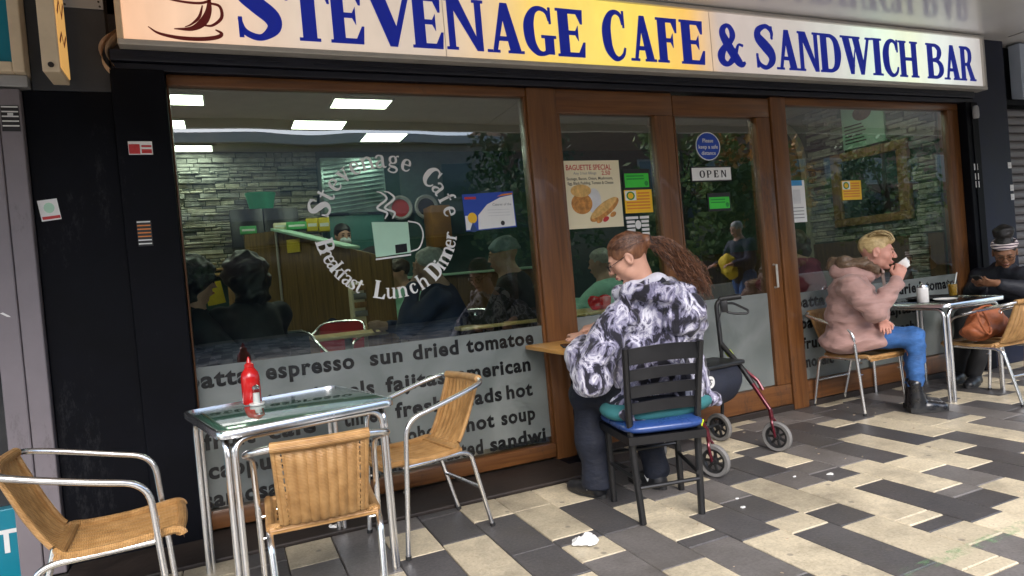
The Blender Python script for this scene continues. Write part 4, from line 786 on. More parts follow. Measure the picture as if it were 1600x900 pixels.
# bistro chair, facing +y, seat height .45
CPROF=spline([(y_+.055,z_) for y_,z_ in [(-.335,.775),(-.305,.70),(-.255,.58),(-.205,.485),(-.170,.450),(-.12,.438),(.02,.437),(.14,.447),(.200,.452),(.225,.440),(.229,.42)]],6)
def chair_profile(v):
    """v 0..1 from the back's top edge down, round the bend, to the seat's front: (y,z)"""
    pts=CPROF; f=v*(len(pts)-1); i=min(int(f),len(pts)-2); return pts[i]+(pts[i+1]-pts[i])*(f-i)
def chair_width(v): return np.interp(v,[0,.30,.36,.44,1],[.160,.150,.155,.196,.204])
def make_chair(label):
    t=thing('rattan_chair',label,'chair',(0,0,0),0,'rattan and aluminium bistro chairs')
    # woven back and woven seat, ribbed in the mesh, slots left open along the edges
    def sheet(v0,v1,nv,name,m,front):
        mb=MB(); nu=72
        def f(u,v):
            vv=v0+(v1-v0)*v; y,z=chair_profile(vv); w_=chair_width(vv); x=(u*2-1)*w_; dy=np.array(chair_profile(min(1,vv+.01)))-np.array(chair_profile(max(0,vv-.01))); n=np.array((-dy[1],dy[0])); n=n/(np.linalg.norm(n)+1e-9)
            rib=.0068*abs(math.sin(u*math.pi*9))*min(1,(1-v)*7,v*7) ; bow=-.030*(1-(2*u-1)**2)*math.sin(math.pi*min(1,v*1.0))*(.8 if not front else .35)
            o=-(rib)+bow
            return (x, y+n[0]*o*(1 if not front else 1), z+n[1]*o)
        slot=lambda i,j: (i in (5,66)) and (j%3!=2) and 2<j<nv-3
        mb.grid(f,nu,nv,slot); n=len(mb.v)
        mb.grid(lambda u,v: (f(u,v)[0],f(u,v)[1]-(.006 if not front else 0),f(u,v)[2]-(.006 if front else .001)),nu,nv,slot)
        return mb.build(name,m,t,local=True)
    bk=sheet(.0,.385,44,'backrest','rattan_back',False)
    st=sheet(.385,1,40,'seat','rattan_seat',True)
    # wrapped rolls
    mb=MB(); mb.tube([(x,-.280-.014*(1-(x/.165)**2),.777) for x in np.linspace(-.168,.168,15)],.020,12)
    for s_ in (-1,1): mb.tube([(s_*chair_width(v),*chair_profile(v)) for v in np.linspace(0,.33,14)],.011,8)
    mb.build('wrapped_edge','rattan_back',bk,local=True)
    mb=MB()
    for s_ in (-1,1): mb.tube([(s_*chair_width(v),*chair_profile(v)) for v in np.linspace(.36,.95,16)],[.010]+[.016]*15,8)
    fr_=[(x,.270+.012*(1-(x/.2)**2),.441) for x in np.linspace(-.2,.2,13)]; mb.tube(fr_,.017,8)
    mb.tube([(x,-.115,.441) for x in np.linspace(-.196,.196,9)],.017,8); mb.build('wrapped_edge','rattan_seat',st,local=True)
    # front legs that turn into the arms and meet behind the backrest
    def arm(s_):
        return fillet([(s_*.238,.232,.0),(s_*.244,.185,.655),(s_*.256,.02,.695),(s_*.256,-.16,.742),(s_*.232,-.262,.768),(s_*.15,-.283,.777)],[0,.10,.2,.12,.07,0],7)
    for s_ in (-1,1):
        P=arm(s_); k=next(i for i,p in enumerate(P) if p.z>.60)
        MB().tube(P[:k+1],.0125,12).build('leg','aluminium',t,local=True)
        MB().tube(P[k:],.0125,12).build('armrest','aluminium',t,local=True)
        lg=MB().tube(fillet([(s_*.200,.03,.425),(s_*.198,-.13,.425),(s_*.195,-.180,.405),(s_*.178,-.285,0)],[0,.05,.05,0],6),.0125,12).build('leg','aluminium',t,local=True)
        for z in (.40,.31):
            b=MB().tube([(s_*.200,.208,z),(s_*.250,.208,z)],.0055,8)
            b.build('bolt','aluminium',t,local=True)
        MB().tube([(s_*.238,.232,.0),(s_*.2382,.2307,.018)],.0145,10).build('rubber_foot','foot_black',t,local=True)
        MB().tube([(s_*.178,-.285,.0),(s_*.1788,-.2805,.018)],.0145,10).build('rubber_foot','foot_black',t,local=True)
    MB().tube([(-.186,-.228,.22),(.186,-.228,.22)],.010,10).build('stretcher','aluminium',t,local=True)
    mb=MB(); 
    for s_ in (-1,1): mb.tube([(s_*.200,-.03,.423),(s_*.200,.19,.423)],.011,10)
    mb.tube([(-.2,.19,.423),(.2,.19,.423)],.011,10); mb.tube([(-.262,.214,.30),(.262,.214,.30)],.008,8) if False else None
    mb.build('seat_frame','aluminium',t,local=True)
    for o in t.children_recursive: o.data.transform(Matrix.Scale(.93,4))
    return t
CH = make_chair('rattan chair in the left foreground, its seat pointing right at the green table')
def place(o, x, y, rz, label):
    o.location=(x,y,0); o.rotation_euler=(0,0,rz); o['label']=label; return o
CHAIRS=[(-.483,2.79,R(-90+3),'rattan chair in the left foreground, its side turned to us'),
        (.255,2.50,R(-3),'rattan chair with its back to us in front of the green table'),
        (.803,3.12,R(90+11),'rattan chair between the green table and the lettered window'),
        (4.28,3.51,R(180+1),'rattan chair under the woman in the pink coat'),
        (5.13,3.02,R(-3),'rattan chair holding the tan handbag at the far table')]
ch_objs=[]
for i,(x,y,a,l) in enumerate(CHAIRS): ch_objs.append(place(CH if i==0 else copy_tree(CH),x,y,a,l))

def make_table(label, topm):
    t=thing('bistro_table',label,'table',(0,0,0),0,'square aluminium bistro tables')
    MB().rbox((-.345,-.345,.7235),(.345,.345,.7305),.002).build('tabletop',topm,t,local=True)
    mb=MB(); c=.05; P=[]
    for sx,sy in ((1,1),(-1,1),(-1,-1),(1,-1)):
        a0=math.atan2(sy,sx)-math.pi/4
        for k in range(5): a=a0+k*math.pi/8; P.append((sx*(.352-c)+c*math.cos(a), sy*(.352-c)+c*math.sin(a)))
    n=len(P); vs=[];prof=[(0,.700),(.006,.702),(.007,.728),(.002,.732),(-.010,.7315),(-.012,.7225)]
    for d,z in prof:
        for x,y in P: r=math.hypot(x,y); vs.append((x*(1+d/r),y*(1+d/r),z))
    mb.add(vs,[(j*n+i,j*n+(i+1)%n,(j+1)*n+(i+1)%n,(j+1)*n+i) for j in range(len(prof)-1) for i in range(n)]); mb.build('table_edge','aluminium',t,local=True,ang=60)
    MB().box((-.33,-.33,.712),(.33,.33,.7225)).build('under_board','foot_black',t,local=True,smooth=False)
    # four legs, each a pair of tubes; each tube bends into a rail under the top
    e=.315
    for i in range(4):
        a=R(90*i); ca,sa=math.cos(a),math.sin(a); rot=lambda p:(p[0]*ca-p[1]*sa,p[0]*sa+p[1]*ca,p[2])
        P=fillet([rot((-e+.018,-e-.004,0)),rot((-e+.018,-e-.004,.690)),rot((e-.018,-e-.004,.690)),rot((e-.018,-e-.004,0))],[0,.065,.065,0],7)
        k=[j for j,p in enumerate(P) if p.z>.60]; 
        MB().tube(P[:k[0]+1],.0125,10).build('leg','aluminium',t,local=True); MB().tube(P[k[-1]:],.0125,10).build('leg','aluminium',t,local=True); MB().tube(P[k[0]:k[-1]+1],.0125,10).build('rail','aluminium',t,local=True)
    return t
T1=make_table('square table with a dark green glass top by the lettered window','table_glass'); T1.location=(.20,3.045,0); T1.rotation_euler=(0,0,R(12.5))
T2=copy_tree(T1); T2['label']='square table with a dark top between the two women on the right'; T2.location=(5.10,3.46,0); T2.rotation_euler=(0,0,R(1))
for c in T2.children:
    if c.name.startswith('tabletop'): c.data=c.data.copy(); c.data.materials[0]=MAT['table_black']

# wall table by the door post
wtb=thing('wall_table','small pine table fixed to the brown post beside the door','table',(1.98,3.45,0))
MB().rbox((1.685,3.09,.742),(2.30,3.755,.768),.006).build('tabletop','pine',wtb); MB().tube([(1.98,3.70,.0),(1.98,3.70,.742)],.022,12).build('leg','black_paint',wtb); MB().rbox((1.85,3.62,.0),(2.11,3.75,.02),.006).build('foot_plate','black_paint',wtb)
MB().tube([(1.98,3.68,.35),(1.98,3.30,.742)],.012,8).build('bracket','black_paint',wtb)
ph=thing('phone','dark phone lying face up on the pine wall table','phone',(1.78,3.36,.77)); MB().obox((1.80,3.40,.774),[(.35,.93,0),(-.93,.35,0),(0,0,1)],(.075,.037,.0045),.003).build('case','foot_black',ph); MB().obox((1.80,3.40,.7788),[(.35,.93,0),(-.93,.35,0),(0,0,1)],(.069,.033,.0004)).build('screen','window_dark',ph)

# black ladder-back chair with a blue pad
mat('chair_black',(.007,.007,.008),.38,var=.3,scale=12); mat('vinyl_blue',(.02,.055,.20),.28,var=.2,scale=5,coat=.3)
lb=thing('ladder_back_chair','black wooden ladder back chair with a blue vinyl seat pad','chair',(1.87,2.72,0))
A_,B_,C_,D_=Vector((1.682,2.585,0)),Vector((1.976,2.528,0)),Vector((1.742,2.932,0)),Vector((2.116,2.860,0))
bk=(Vector((1.829,2.556,0))-Vector((1.929,2.896,0))).normalized(); sd_=Vector((-bk.y,bk.x,0))*-1
if sd_.dot(B_-A_)<0: sd_=-sd_
def post(p,top,spread):
    return MB().tube(fillet([p,p+Vector((0,0,.44))-bk*.035+sd_*spread*.6,p+Vector((0,0,.83))+bk*.045+sd_*spread],[0,.3,0],8),[.017]*11,8)
PL=lambda f:(A_+Vector((0,0,f))-bk*(.035 if f<.6 else .035-(f-.5)*.24)+sd_*-.02*f/.8); 
post(A_,.83,-.03).build('leg','chair_black',lb); post(B_,.83,.045).build('leg','chair_black',lb)
for p in (C_,D_): MB().tube([p,p+Vector((0,0,.43))+bk*.0],.017,8).build('leg','chair_black',lb)
def post_at(p,spread,z):
    if z<.44: a=p; b=p+Vector((0,0,.44))-bk*.035+sd_*spread*.6; f=z/.44
    else: a=p+Vector((0,0,.44))-bk*.035+sd_*spread*.6; b=p+Vector((0,0,.83))+bk*.045+sd_*spread; f=(z-.44)/.39
    return a+(b-a)*f
for z,h in ((.785,.038),(.695,.026),(.615,.026),(.535,.026)):
    mb=MB(); a=post_at(A_,-.03,z); b=post_at(B_,.045,z)
    def f(u,v):
        p=a+(b-a)*u+bk*(.030*4*u*(1-u))*1.0; return p+Vector((0,0,(v-.5)*2*h+.012*math.sin(math.pi*u)))
    mb.grid(f,14,2); mb.grid(lambda u,v:f(u,v)-bk*.016,14,2)
    n=len(mb.v)//2; 
    for r0 in (0,2): 
        for i in range(14): mb.f.append((r0*15+i,r0*15+i+1,n+r0*15+i+1,n+r0*15+i))
    mb.build('slat','chair_black',lb)
cen=(A_+B_+C_+D_)/4; fx=-bk
def seat_pt(u,v): return cen+sd_*(u*(.215+.02*v))+fx*(v*.215)
mb=MB()
def pad(u,v):
    a=u*2*math.pi; r=math.sin(v*math.pi); e_=.35; cx=math.copysign(abs(math.cos(a))**e_,math.cos(a)); cy=math.copysign(abs(math.sin(a))**e_,math.sin(a)); k=abs(r)**.3
    p=seat_pt(cx*k,cy*k); return p+Vector((0,0,.443-.030*math.cos(v*math.pi)*(1.0)))
mb.grid(pad,40,12).build('seat_pad','vinyl_blue',lb)
mb=MB(); q=[seat_pt(x,y) for x,y in ((-.96,-.96),(.96,-.96),(.96,.96),(-.96,.96))]; mb.add([p+Vector((0,0,.375)) for p in q]+[p+Vector((0,0,.412)) for p in q],[(0,1,2,3),(4,5,6,7),(0,1,5,4),(1,2,6,5),(2,3,7,6),(3,0,4,7)]).build('seat_frame','chair_black',lb,smooth=False)
for a,b,z in ((A_,C_,.20),(B_,D_,.20),(C_,D_,.25),(A_,B_,.17)): MB().tube([a+Vector((0,0,z)),b+Vector((0,0,z))],.010,8).build('stretcher','chair_black',lb)

# ------------------------------------------------------------------ things on the tables
mat('ketchup_red',(.62,.012,.012),.22,var=.05,coat=.4); mat('salt_white',(.8,.8,.78),.6); mat('ceramic',(.82,.80,.77),.18,var=.03,coat=.5); mat('steel',(.6,.6,.6),.25,1.0)
kb=thing('ketchup_bottle','red squeezy ketchup bottle on the green glass table','bottle',(.068,3.235,.731)); MB().lathe([(0,.0),(.037,.0),(.041,.006),(.041,.116),(.037,.140),(.019,.166)],(.068,3.235,.7315),22).build('body','ketchup_red',kb); MB().lathe([(.020,.164),(.021,.170),(.021,.180),(.011,.187),(.006,.208),(.003,.214),(0,.214)],(.068,3.235,.7315),18).build('nozzle','ketchup_red',kb)
sp_=thing('salt_shaker','glass salt shaker on a white dish beside the ketchup bottle','salt shaker',(.085,3.165,.731)); MB().lathe([(0,0),(.031,0),(.034,.007),(.033,.010),(.018,.0055),(0,.005)],(.085,3.165,.7315),24).build('dish','ceramic',sp_)
MB().lathe([(0,0),(.0165,0),(.0170,.004),(.0160,.060),(.0145,.068)],(.085,3.165,.738),18).build('glass_body','clear_glass',sp_); MB().lathe([(0,0.002),(.0145,0.002),(.0140,.048),(0,.048)],(.085,3.165,.738),16).build('salt','salt_white',sp_); MB().lathe([(.0155,.066),(.016,.070),(.0155,.078),(.008,.084),(0,.085)],(.085,3.165,.738),18).build('cap','steel',sp_)
ty=thing('serving_tray','black oval tray on the far table','tray',(5.08,3.45,.732)); MB().lathe([(0,.002),(.20,.002),(.215,.012),(.222,.018),(.224,.016),(.216,.006),(.20,-.001),(0,-.001)],(5.15,3.48,.733),36,sy=.72).build('tray','table_black',ty)
jr=thing('sugar_jar','white glass sugar pourer with a steel top on the far table','sugar jar',(4.87,3.36,.732)); MB().lathe([(0,0),(.036,0),(.040,.006),(.040,.105),(.035,.116)],(4.87,3.36,.7315),24).build('sugar','paper_cream',jr) if False else MB().lathe([(0,0),(.036,0),(.040,.006),(.040,.105),(.035,.116)],(4.87,3.36,.7315),24).build('jar_body','ceramic',jr); MB().lathe([(.036,.114),(.038,.118),(.034,.132),(.012,.140),(.006,.150),(0,.150)],(4.87,3.36,.7315),20).build('steel_top','steel',jr)
sc_=thing('saucer','white saucer on the near edge of the far table','saucer',(5.0,3.27,.732)); MB().lathe([(0,.003),(.045,.003),(.072,.015),(.080,.019),(.081,.017),(.070,.009),(.045,0),(0,0)],(4.99,3.27,.7315),30).build('dish','ceramic',sc_)
dg=thing('drink_glass','tumbler of amber drink with a pale straw on the tray','glass',(5.32,3.42,.738)); MB().lathe([(0,.0),(.028,0),(.030,.004),(.036,.120),(.0345,.120),(.0285,.008),(0,.008)],(5.32,3.42,.737),24).build('tumbler','clear_glass',dg)
m,t_,b_=new_mat('amber_drink'); b_.inputs['Base Color'].default_value=(.55,.30,.03,1); b_.inputs['Roughness'].default_value=.1; b_.inputs['Transmission Weight'].default_value=.5; MAT['amber_drink']=m
MB().lathe([(0,.009),(.028,.009),(.0335,.098),(0,.099)],(5.32,3.42,.737),22).build('drink','amber_drink',dg); MB().tube([(5.318,3.42,.75),(5.355,3.40,.925)],.004,8).build('straw','paper_white',dg)
mat('tan_leather',(.30,.085,.028),.58,var=.3,scale=9,bump=.4,bscale=40)
hb=thing('handbag','slouchy tan leather handbag with ring handles on the rattan chair','handbag',(5.08,3.05,.46))
s_=Sdf((4.80,2.83,.44),(5.36,3.26,.76),.008); s_.cap((4.94,3.04,.52),(5.22,3.04,.515),.075,.075,k=.03).cap((4.99,3.045,.58),(5.17,3.04,.585),.062,.066,k=.05).cap((5.02,3.05,.64),(5.15,3.045,.635),.036,.036,k=.05).ell((5.21,3.03,.50),(.07,.09,.05),k=.04).ell((4.94,3.05,.50),(.07,.085,.05),k=.04); s_.ell((5.085,3.05,.69),(.085,.022,.045),k=.012,sub=True); s_.folds(.0075,30,3,(1.6,.6,.5)); s_.folds(.0035,62,4); s_.build('pouch','tan_leather',hb,1)
mb=MB(); mb.tube([(4.93+.05*math.cos(a)*1.2,2.965+.02*math.sin(a),.585+.085*math.sin(a)-.03*math.cos(a)) for a in np.linspace(0,6.1,26)],.0075,8); mb.build('handle','tan_leather',hb); mb=MB(); mb.tube(fillet([(4.93,3.06,.62),(5.0,3.03,.685),(5.12,3.02,.69),(5.22,3.03,.63)],.08,7),.0075,8); mb.build('handle','tan_leather',hb); MB().tube([(5.07+.014*math.cos(a),2.935,.645+.014*math.sin(a)) for a in np.linspace(0,6.28,14)],.003,6).build('ring','steel',hb)

# ------------------------------------------------------------------ rollator
mat('maroon_metal',(.11,.010,.020),.28,.5,var=.1,coat=.4); mat('tyre_grey',(.17,.165,.16),.7,var=.15); mat('plastic_black',(.014,.014,.015),.45,var=.3); mat('bag_navy',(.012,.015,.028),.7,var=.3,scale=12,bump=.2,bscale=80); mat('hi_vis',(.70,.95,.02),.5,emit=None)
ro=thing('rollator','maroon four wheeled rollator with black handles and a navy seat bag','rollator',(2.6,3.15,0))
def wheel(c,yaw,r=.092):
    wt_=MB(); n0=0; prof=[(r-.024,-.014),(r-.006,-.016),(r,-.008),(r,.008),(r-.006,.016),(r-.024,.014)]
    M=Matrix.Translation(c)@Matrix.Rotation(yaw,4,'Z')@Matrix.Rotation(R(90),4,'X')
    w_=MB().lathe(prof+[prof[0]],seg=32,caps=False).xf(M).build('wheel','tyre_grey',ro)
    rim=MB().lathe([(r-.036,-.012),(r-.024,-.0145),(r-.023,.0),(r-.024,.0145),(r-.036,.012),(r-.036,-.012)],seg=32,caps=False).lathe([(0,-.017),(.020,-.017),(.022,-.010),(.022,.010),(.020,.017),(0,.017)],seg=16)
    for k in range(7):
        a=2*math.pi*k/7; ca,sa=math.cos(a),math.sin(a); rim.obox((ca*.040,sa*.040,0),[(ca,sa,0),(-sa,ca,0),(0,0,1)],(.024,.0065,.006))
    rim.xf(M).build('rim','plastic_black',w_,root=ro)
W1,W2,W3,W4=Vector((2.385,2.905,.092)),Vector((2.99,3.045,.092)),Vector((2.905,3.46,.092)),Vector((2.31,3.36,.092))
for wv_,yw in ((W1,R(112)),(W2,R(108)),(W3,R(104)),(W4,R(104))): wheel(wv_,yw)
for wv_ in (W1,W2):
    f_=MB(); d=Vector((math.cos(R(20)),math.sin(R(20)),0))
    for s_ in (-1,1): f_.tube(fillet([wv_+d*s_*.023,wv_+d*s_*.025+Vector((0,.02,.09)),wv_+Vector((0,.03,.115))],.03,5),.0085,8)
    f_.tube([wv_+Vector((0,.03,.10)),wv_+Vector((-.004,.036,.165))],.014,10); f_.build('caster_fork','maroon_metal',ro)
    MB().lathe([(0,-.028),(.010,-.028),(.010,.028),(0,.028)],seg=10).xf(Matrix.Translation(wv_)@Matrix.Rotation(R(20),4,'Z')@Matrix.Rotation(R(90),4,'Y')).build('axle','plastic_black',ro)
SR,SL=Vector((2.925,3.40,.62)),Vector((2.36,3.31,.62))
for wf,wb,s0_,nm in ((W2,W3,SR,'r'),(W1,W4,SL,'l')):
    q0=wf+Vector((-.004,.036,.16)); q1=s0_+Vector((.03,-.14,-.12)); MB().tube([q0,q0+(q1-q0)*.62],.0135,12).build('side_tube','maroon_metal',ro); MB().tube(fillet([q0+(q1-q0)*.60,q1,s0_+Vector((0,0,.03))],.08,6),.0165,12).build('upper_tube','plastic_black',ro)
    MB().tube(fillet([wb+Vector((.022,0,0)),wb+Vector((.02,-.02,.10)),s0_+Vector((0,.0,-.04)),s0_+Vector((0,.01,.10))],.06,6),.0115,12).build('rear_tube','plastic_black',ro)
    h0=s0_+Vector((.045,.02,.315)); MB().tube(fillet([s0_+Vector((0,0,-.02)),s0_+Vector((.005,.01,.10)),h0+Vector((-.035,.005,-.03)),h0],[0,.1,.05,0],6),.0155,10).build('handle_tube','plastic_black',ro)
    MB().tube([h0+Vector((-.012,.0,0)),h0+Vector((.03,-.025,.006)),h0+Vector((.105,-.075,.010))],[.018,.021,.019],12).build('grip','plastic_black',ro)
    MB().tube(fillet([h0+Vector((0,-.005,-.012)),h0+Vector((.02,-.02,-.085)),h0+Vector((.06,-.05,-.10)),h0+Vector((.125,-.10,-.105)),h0+Vector((.135,-.10,-.085)),h0+Vector((.06,-.045,-.03)),h0+Vector((.01,-.01,-.03))],.02,4),.008,8).build('brake_lever','plastic_black',ro)
    MB().obox(h0+Vector((.012,-.012,-.045)),[(.8,-.55,0),(.55,.8,0),(0,0,1)],(.024,.016,.042),.008).build('brake_body','plastic_black',ro)
    MB().tube(fillet([h0+Vector((.0,-.01,-.06)),h0+Vector((-.06,-.03,-.14)),s0_+Vector((-.03,-.03,.08)),s0_+Vector((-.01,.0,-.1))],.08,6),.0035,6).build('brake_cable','plastic_black',ro)
    MB().obox(s0_+Vector((.022,-.045,-.035)),[(1,0,0),(0,.75,.66),(0,-.66,.75)],(.017,.022,.015),.004).build('reflector','hi_vis',ro)
MB().tube([W4+Vector((.02,.0,.02)),W3+Vector((0,0,.02))],.010,8).build('cross_bar','plastic_black',ro)
MB().tube([SR+Vector((.03,-.14,-.12)),SR+Vector((.075,-.22,-.20)),SR+Vector((.085,-.25,-.26))],.011,8).build('fold_link','maroon_metal',ro)
MB().obox((2.66,3.30,.545),[(.97,.15,0),(-.15,.97,0),(0,0,1)],(.27,.13,.014),.010).build('seat','plastic_black',ro)
bg_=Sdf((2.34,3.06,.25),(2.98,3.48,.56),.010); bg_.ell((2.66,3.27,.43),(.26,.12,.13),k=.03); bg_.cap((2.46,3.24,.46),(2.86,3.30,.46),.085,k=.05).cap((2.50,3.24,.37),(2.83,3.29,.37),.07,k=.05); bg_.folds(.005,22,5); bgo=bg_.build('seat_bag','bag_navy',ro)
lg_=Vector((2.60,3.145,.47)); MB().lathe([(0,0),(.036,0),(.036,.006),(0,.006)],seg=24).xf(Matrix.Translation(lg_)@Matrix.Rotation(R(10),4,'Z')@Matrix.Rotation(R(90),4,'X')).build('round_badge','paper_white',bgo,root=ro)
MB().tube([lg_+Vector((.012,-.008,.012)),lg_+Vector((-.004,-.009,.016)),lg_+Vector((-.006,-.009,.0)),lg_+Vector((.004,-.009,-.004)),lg_+Vector((-.004,-.009,-.018))],.003,6).build('badge_mark','print_black',bgo,root=ro)
MB().obox(W1+Vector((-.028,.055,.20)),[(.95,.3,.06),(-.3,.95,0),(-.06,0,1)],(.032,.003,.020),.002).build('tag','hi_vis',ro)

# ------------------------------------------------------------------ litter
def crumple(name,c,r,label,seed,m='paper_white'):
    rr=np.random.default_rng(seed); ph=rr.uniform(0,6.28,12)
    def f(u,v):
        a=u*2*math.pi; q=v; out=r*(1+.16*math.sin(3*a+ph[0])+.12*math.sin(5*a+ph[1])); x=q*out*math.cos(a); y=q*out*.8*math.sin(a); X,Y=x/r,y/r
        rid=abs(math.sin(2.6*X+1.7*Y+ph[2]))+.7*abs(math.sin(-2.2*X+3.4*Y+ph[3]))+.45*abs(math.sin(5.1*X+2.0*Y+ph[4]))+.3*abs(math.sin(7*X-6*Y+ph[5]))
        return (c[0]+x+.08*r*math.sin(6*Y+ph[6]), c[1]+y+.08*r*math.sin(5*X+ph[7]), .002+r*.42*(1-q**2.2)*(.25+.42*rid)+.10*r*rid*(q>.4)*(1-abs(q-.75)))
    mb=MB().grid(f,54,26); o=mb.build(name,m,None,ang=22); return tag(o,label,'litter')
crumple('paper_napkin',(1.36,2.56),.062,'crumpled white napkin on the paving in front of the black chair',4)
crumple('paper_napkin',(.42,3.46),.05,'dirty crumpled tissue under the green glass table',9)
for i,(x,y,sx,lab) in enumerate(((2.18,2.475,.016,'white scrap of paper right of the black chair'),(2.87,2.565,.022,'largest white scrap on the paving right of the rollator'),(2.24,2.58,.010,'tiny grey crumb beside the white scrap by the black chair'),(2.70,2.65,.010,'tiny white crumb between rollator and paper scrap'))):
    P=[(x+sx*math.cos(a)*tr.uniform(.6,1.2),y+sx*.7*math.sin(a)*tr.uniform(.6,1.2)) for a in np.linspace(0,5.4,7)]
    tag(MB().prism(P,lambda a,b,d:(a,b,.0005+d),0,.004).build('paper_scrap','paper_white',smooth=False),lab,'litter')
m=bpy.data.materials.new('green_chalk'); m.use_nodes=True; N=m.node_tree.nodes; L=m.node_tree.links; b_=N['Principled BSDF']; b_.inputs['Base Color'].default_value=(.22,.46,.20,1); b_.inputs['Roughness'].default_value=.9
geo=N.new('ShaderNodeNewGeometry'); nz=N.new('ShaderNodeTexNoise'); nz.inputs['Scale'].default_value=14; nz.inputs['Detail'].default_value=8; nz.inputs['Roughness'].default_value=.75; L.new(geo.outputs['Position'],nz.inputs['Vector']); mr=N.new('ShaderNodeMapRange'); mr.inputs['From Min'].default_value=.48; mr.inputs['From Max'].default_value=.72; mr.inputs['To Max'].default_value=.7; L.new(nz.outputs['Fac'],mr.inputs['Value']); L.new(mr.outputs[0],b_.inputs['Alpha']); MAT['green_chalk']=m
CK=MB(); ck=[(2.15,1.64),(2.42,1.645),(2.60,1.645),(2.90,1.66),(3.2,1.67)]
for (xa,ya),(xb,yb) in zip(ck,ck[1:]):
    for k in range(4):
        u0,u1=k/4,(k+1)/4; x0,y0=xa+(xb-xa)*u0,ya+(yb-ya)*u0; x1,y1=xa+(xb-xa)*u1,ya+(yb-ya)*u1; CK.add([(x0,y0-.028,.0032),(x1,y1-.028,.0032),(x1,y1+.028,.0032),(x0,y0+.028,.0032)],[(0,1,2,3)])
tag(CK.build('chalk_line','green_chalk',smooth=False),kind='stuff')
LF=MB()
for i in range(26):
    x,y=tr.uniform(3.0,4.3),tr.uniform(3.3,3.72)
    if i>10: x,y=tr.uniform(.9,4.0),tr.uniform(1.7,3.3)
    a=tr.uniform(0,6.28); l=tr.uniform(.006,.022); LF.prism([(x,y),(x+l*math.cos(a),y+l*math.sin(a)),(x+l*.5*math.cos(a+1),y+l*.5*math.sin(a+1))],lambda p,q,d:(p,q,.0008+d),0,.003)
mat('crumb',(.35,.28,.20),.9); tag(LF.build('crumbs','crumb',smooth=False),kind='stuff')
# ------------------------------------------------------------------ inside the cafe (floor .15 above the paving)
FZ = .15
mat('cafe_floor',(.16,.16,.155),.35,var=.3,scale=5); mat('ceiling_brown',(.36,.29,.23),.8,var=.1); mat('teal_wall',(.035,.085,.08),.6,var=.2); mat('green_wall',(.10,.15,.10),.7,var=.15); mat('dado_wood',(.14,.075,.03),.5,var=.3,stretch=(8,8,1),scale=4)
mat('stone_pale',(.46,.44,.36),.85,var=.3,scale=14,bump=.6,bscale=30); mat('stone_grey',(.34,.34,.31),.85,var=.35,scale=14,bump=.6,bscale=30); mat('stone_dark',(.13,.135,.13),.85,var=.35,scale=14,bump=.6,bscale=30)
def panel(name, lo, hi, m): return tag(MB().box(lo,hi).build(name,m,smooth=False),kind='structure')
panel('interior_floor',(-1.0,3.87,-.02),(6.1,7.4,FZ),'cafe_floor'); ceil_=panel('interior_ceiling',(-1.0,3.865,2.72),(6.1,7.4,2.90),'ceiling_brown')
backw=panel('back_wall',(-1.0,7.25,FZ),(6.1,7.4,2.72),'teal_wall'); sidew=panel('side_wall',(6.02,3.87,FZ),(6.12,7.25,2.72),'green_wall'); panel('left_wall',(-1.1,3.87,FZ),(-.95,7.25,2.72),'ceiling_brown')
def stones(par, u0,u1,z0,z1, fn, seed, skip=None, mats=('stone_pale','stone_grey','stone_dark'), wts=(.35,.45,.2), limit=298, hh=(.020,.056)):
    r=random.Random(seed); z=z0; n=0; extra=MB()
    while z<z1-.01:
        h=min(r.uniform(*hh),z1-z); u=u0-r.uniform(0,.1)
        while u<u1:
            w_=r.choice((r.uniform(.05,.14),r.uniform(.12,.34))); a,b=max(u,u0),min(u+w_,u1); u+=w_
            if b-a<.02 or (skip and skip((a+b)/2,z+h/2)): continue
            d=r.uniform(.008,.062); e=.003; q=[(a+e,z+e),(b-e,z+e),(b-e,z+h-e),(a+e,z+h-e)]; c=.006
            mb=MB() if n<limit else extra
            k=len(mb.v); vs=[fn(x,y,0) for x,y in q]+[fn(x,y,d-c) for x,y in q]+[fn(x+(c if i in (0,3) else -c)+r.uniform(-.004,.004),y+(c if i<2 else -c),d+r.uniform(-.006,.006)) for i,(x,y) in enumerate(q)]
            mb.add(vs,[(8,9,10,11)]+[(i,(i+1)%4,4+(i+1)%4,4+i) for i in range(4)]+[(4+i,4+(i+1)%4,8+(i+1)%4,8+i) for i in range(4)])
            if n<limit: link('stone',mb.mesh('stone',r.choices(mats,wts)[0],False),par)
            n+=1
        z+=h
    if extra.v: tag(link('stone_field',extra.mesh('stone_field','stone_grey',False),par),kind='stuff')
stones(backw,-.95,1.0,1.56,2.715,lambda a,b,d:(a,7.25-d,b),3,wts=(.6,.3,.1))
rskip=lambda y,z:(4.15<y<5.02 and 1.41<z<2.19) or (4.34<y<4.84 and z>2.19)
stones(sidew,3.90,5.33,1.28,2.715,lambda a,b,d:(6.02-d,a,b),5,rskip)
stones(sidew,4.05,4.22,.16,1.275,lambda a,b,d:(6.02-d,a,b),8,wts=(.6,.35,.05),limit=60)
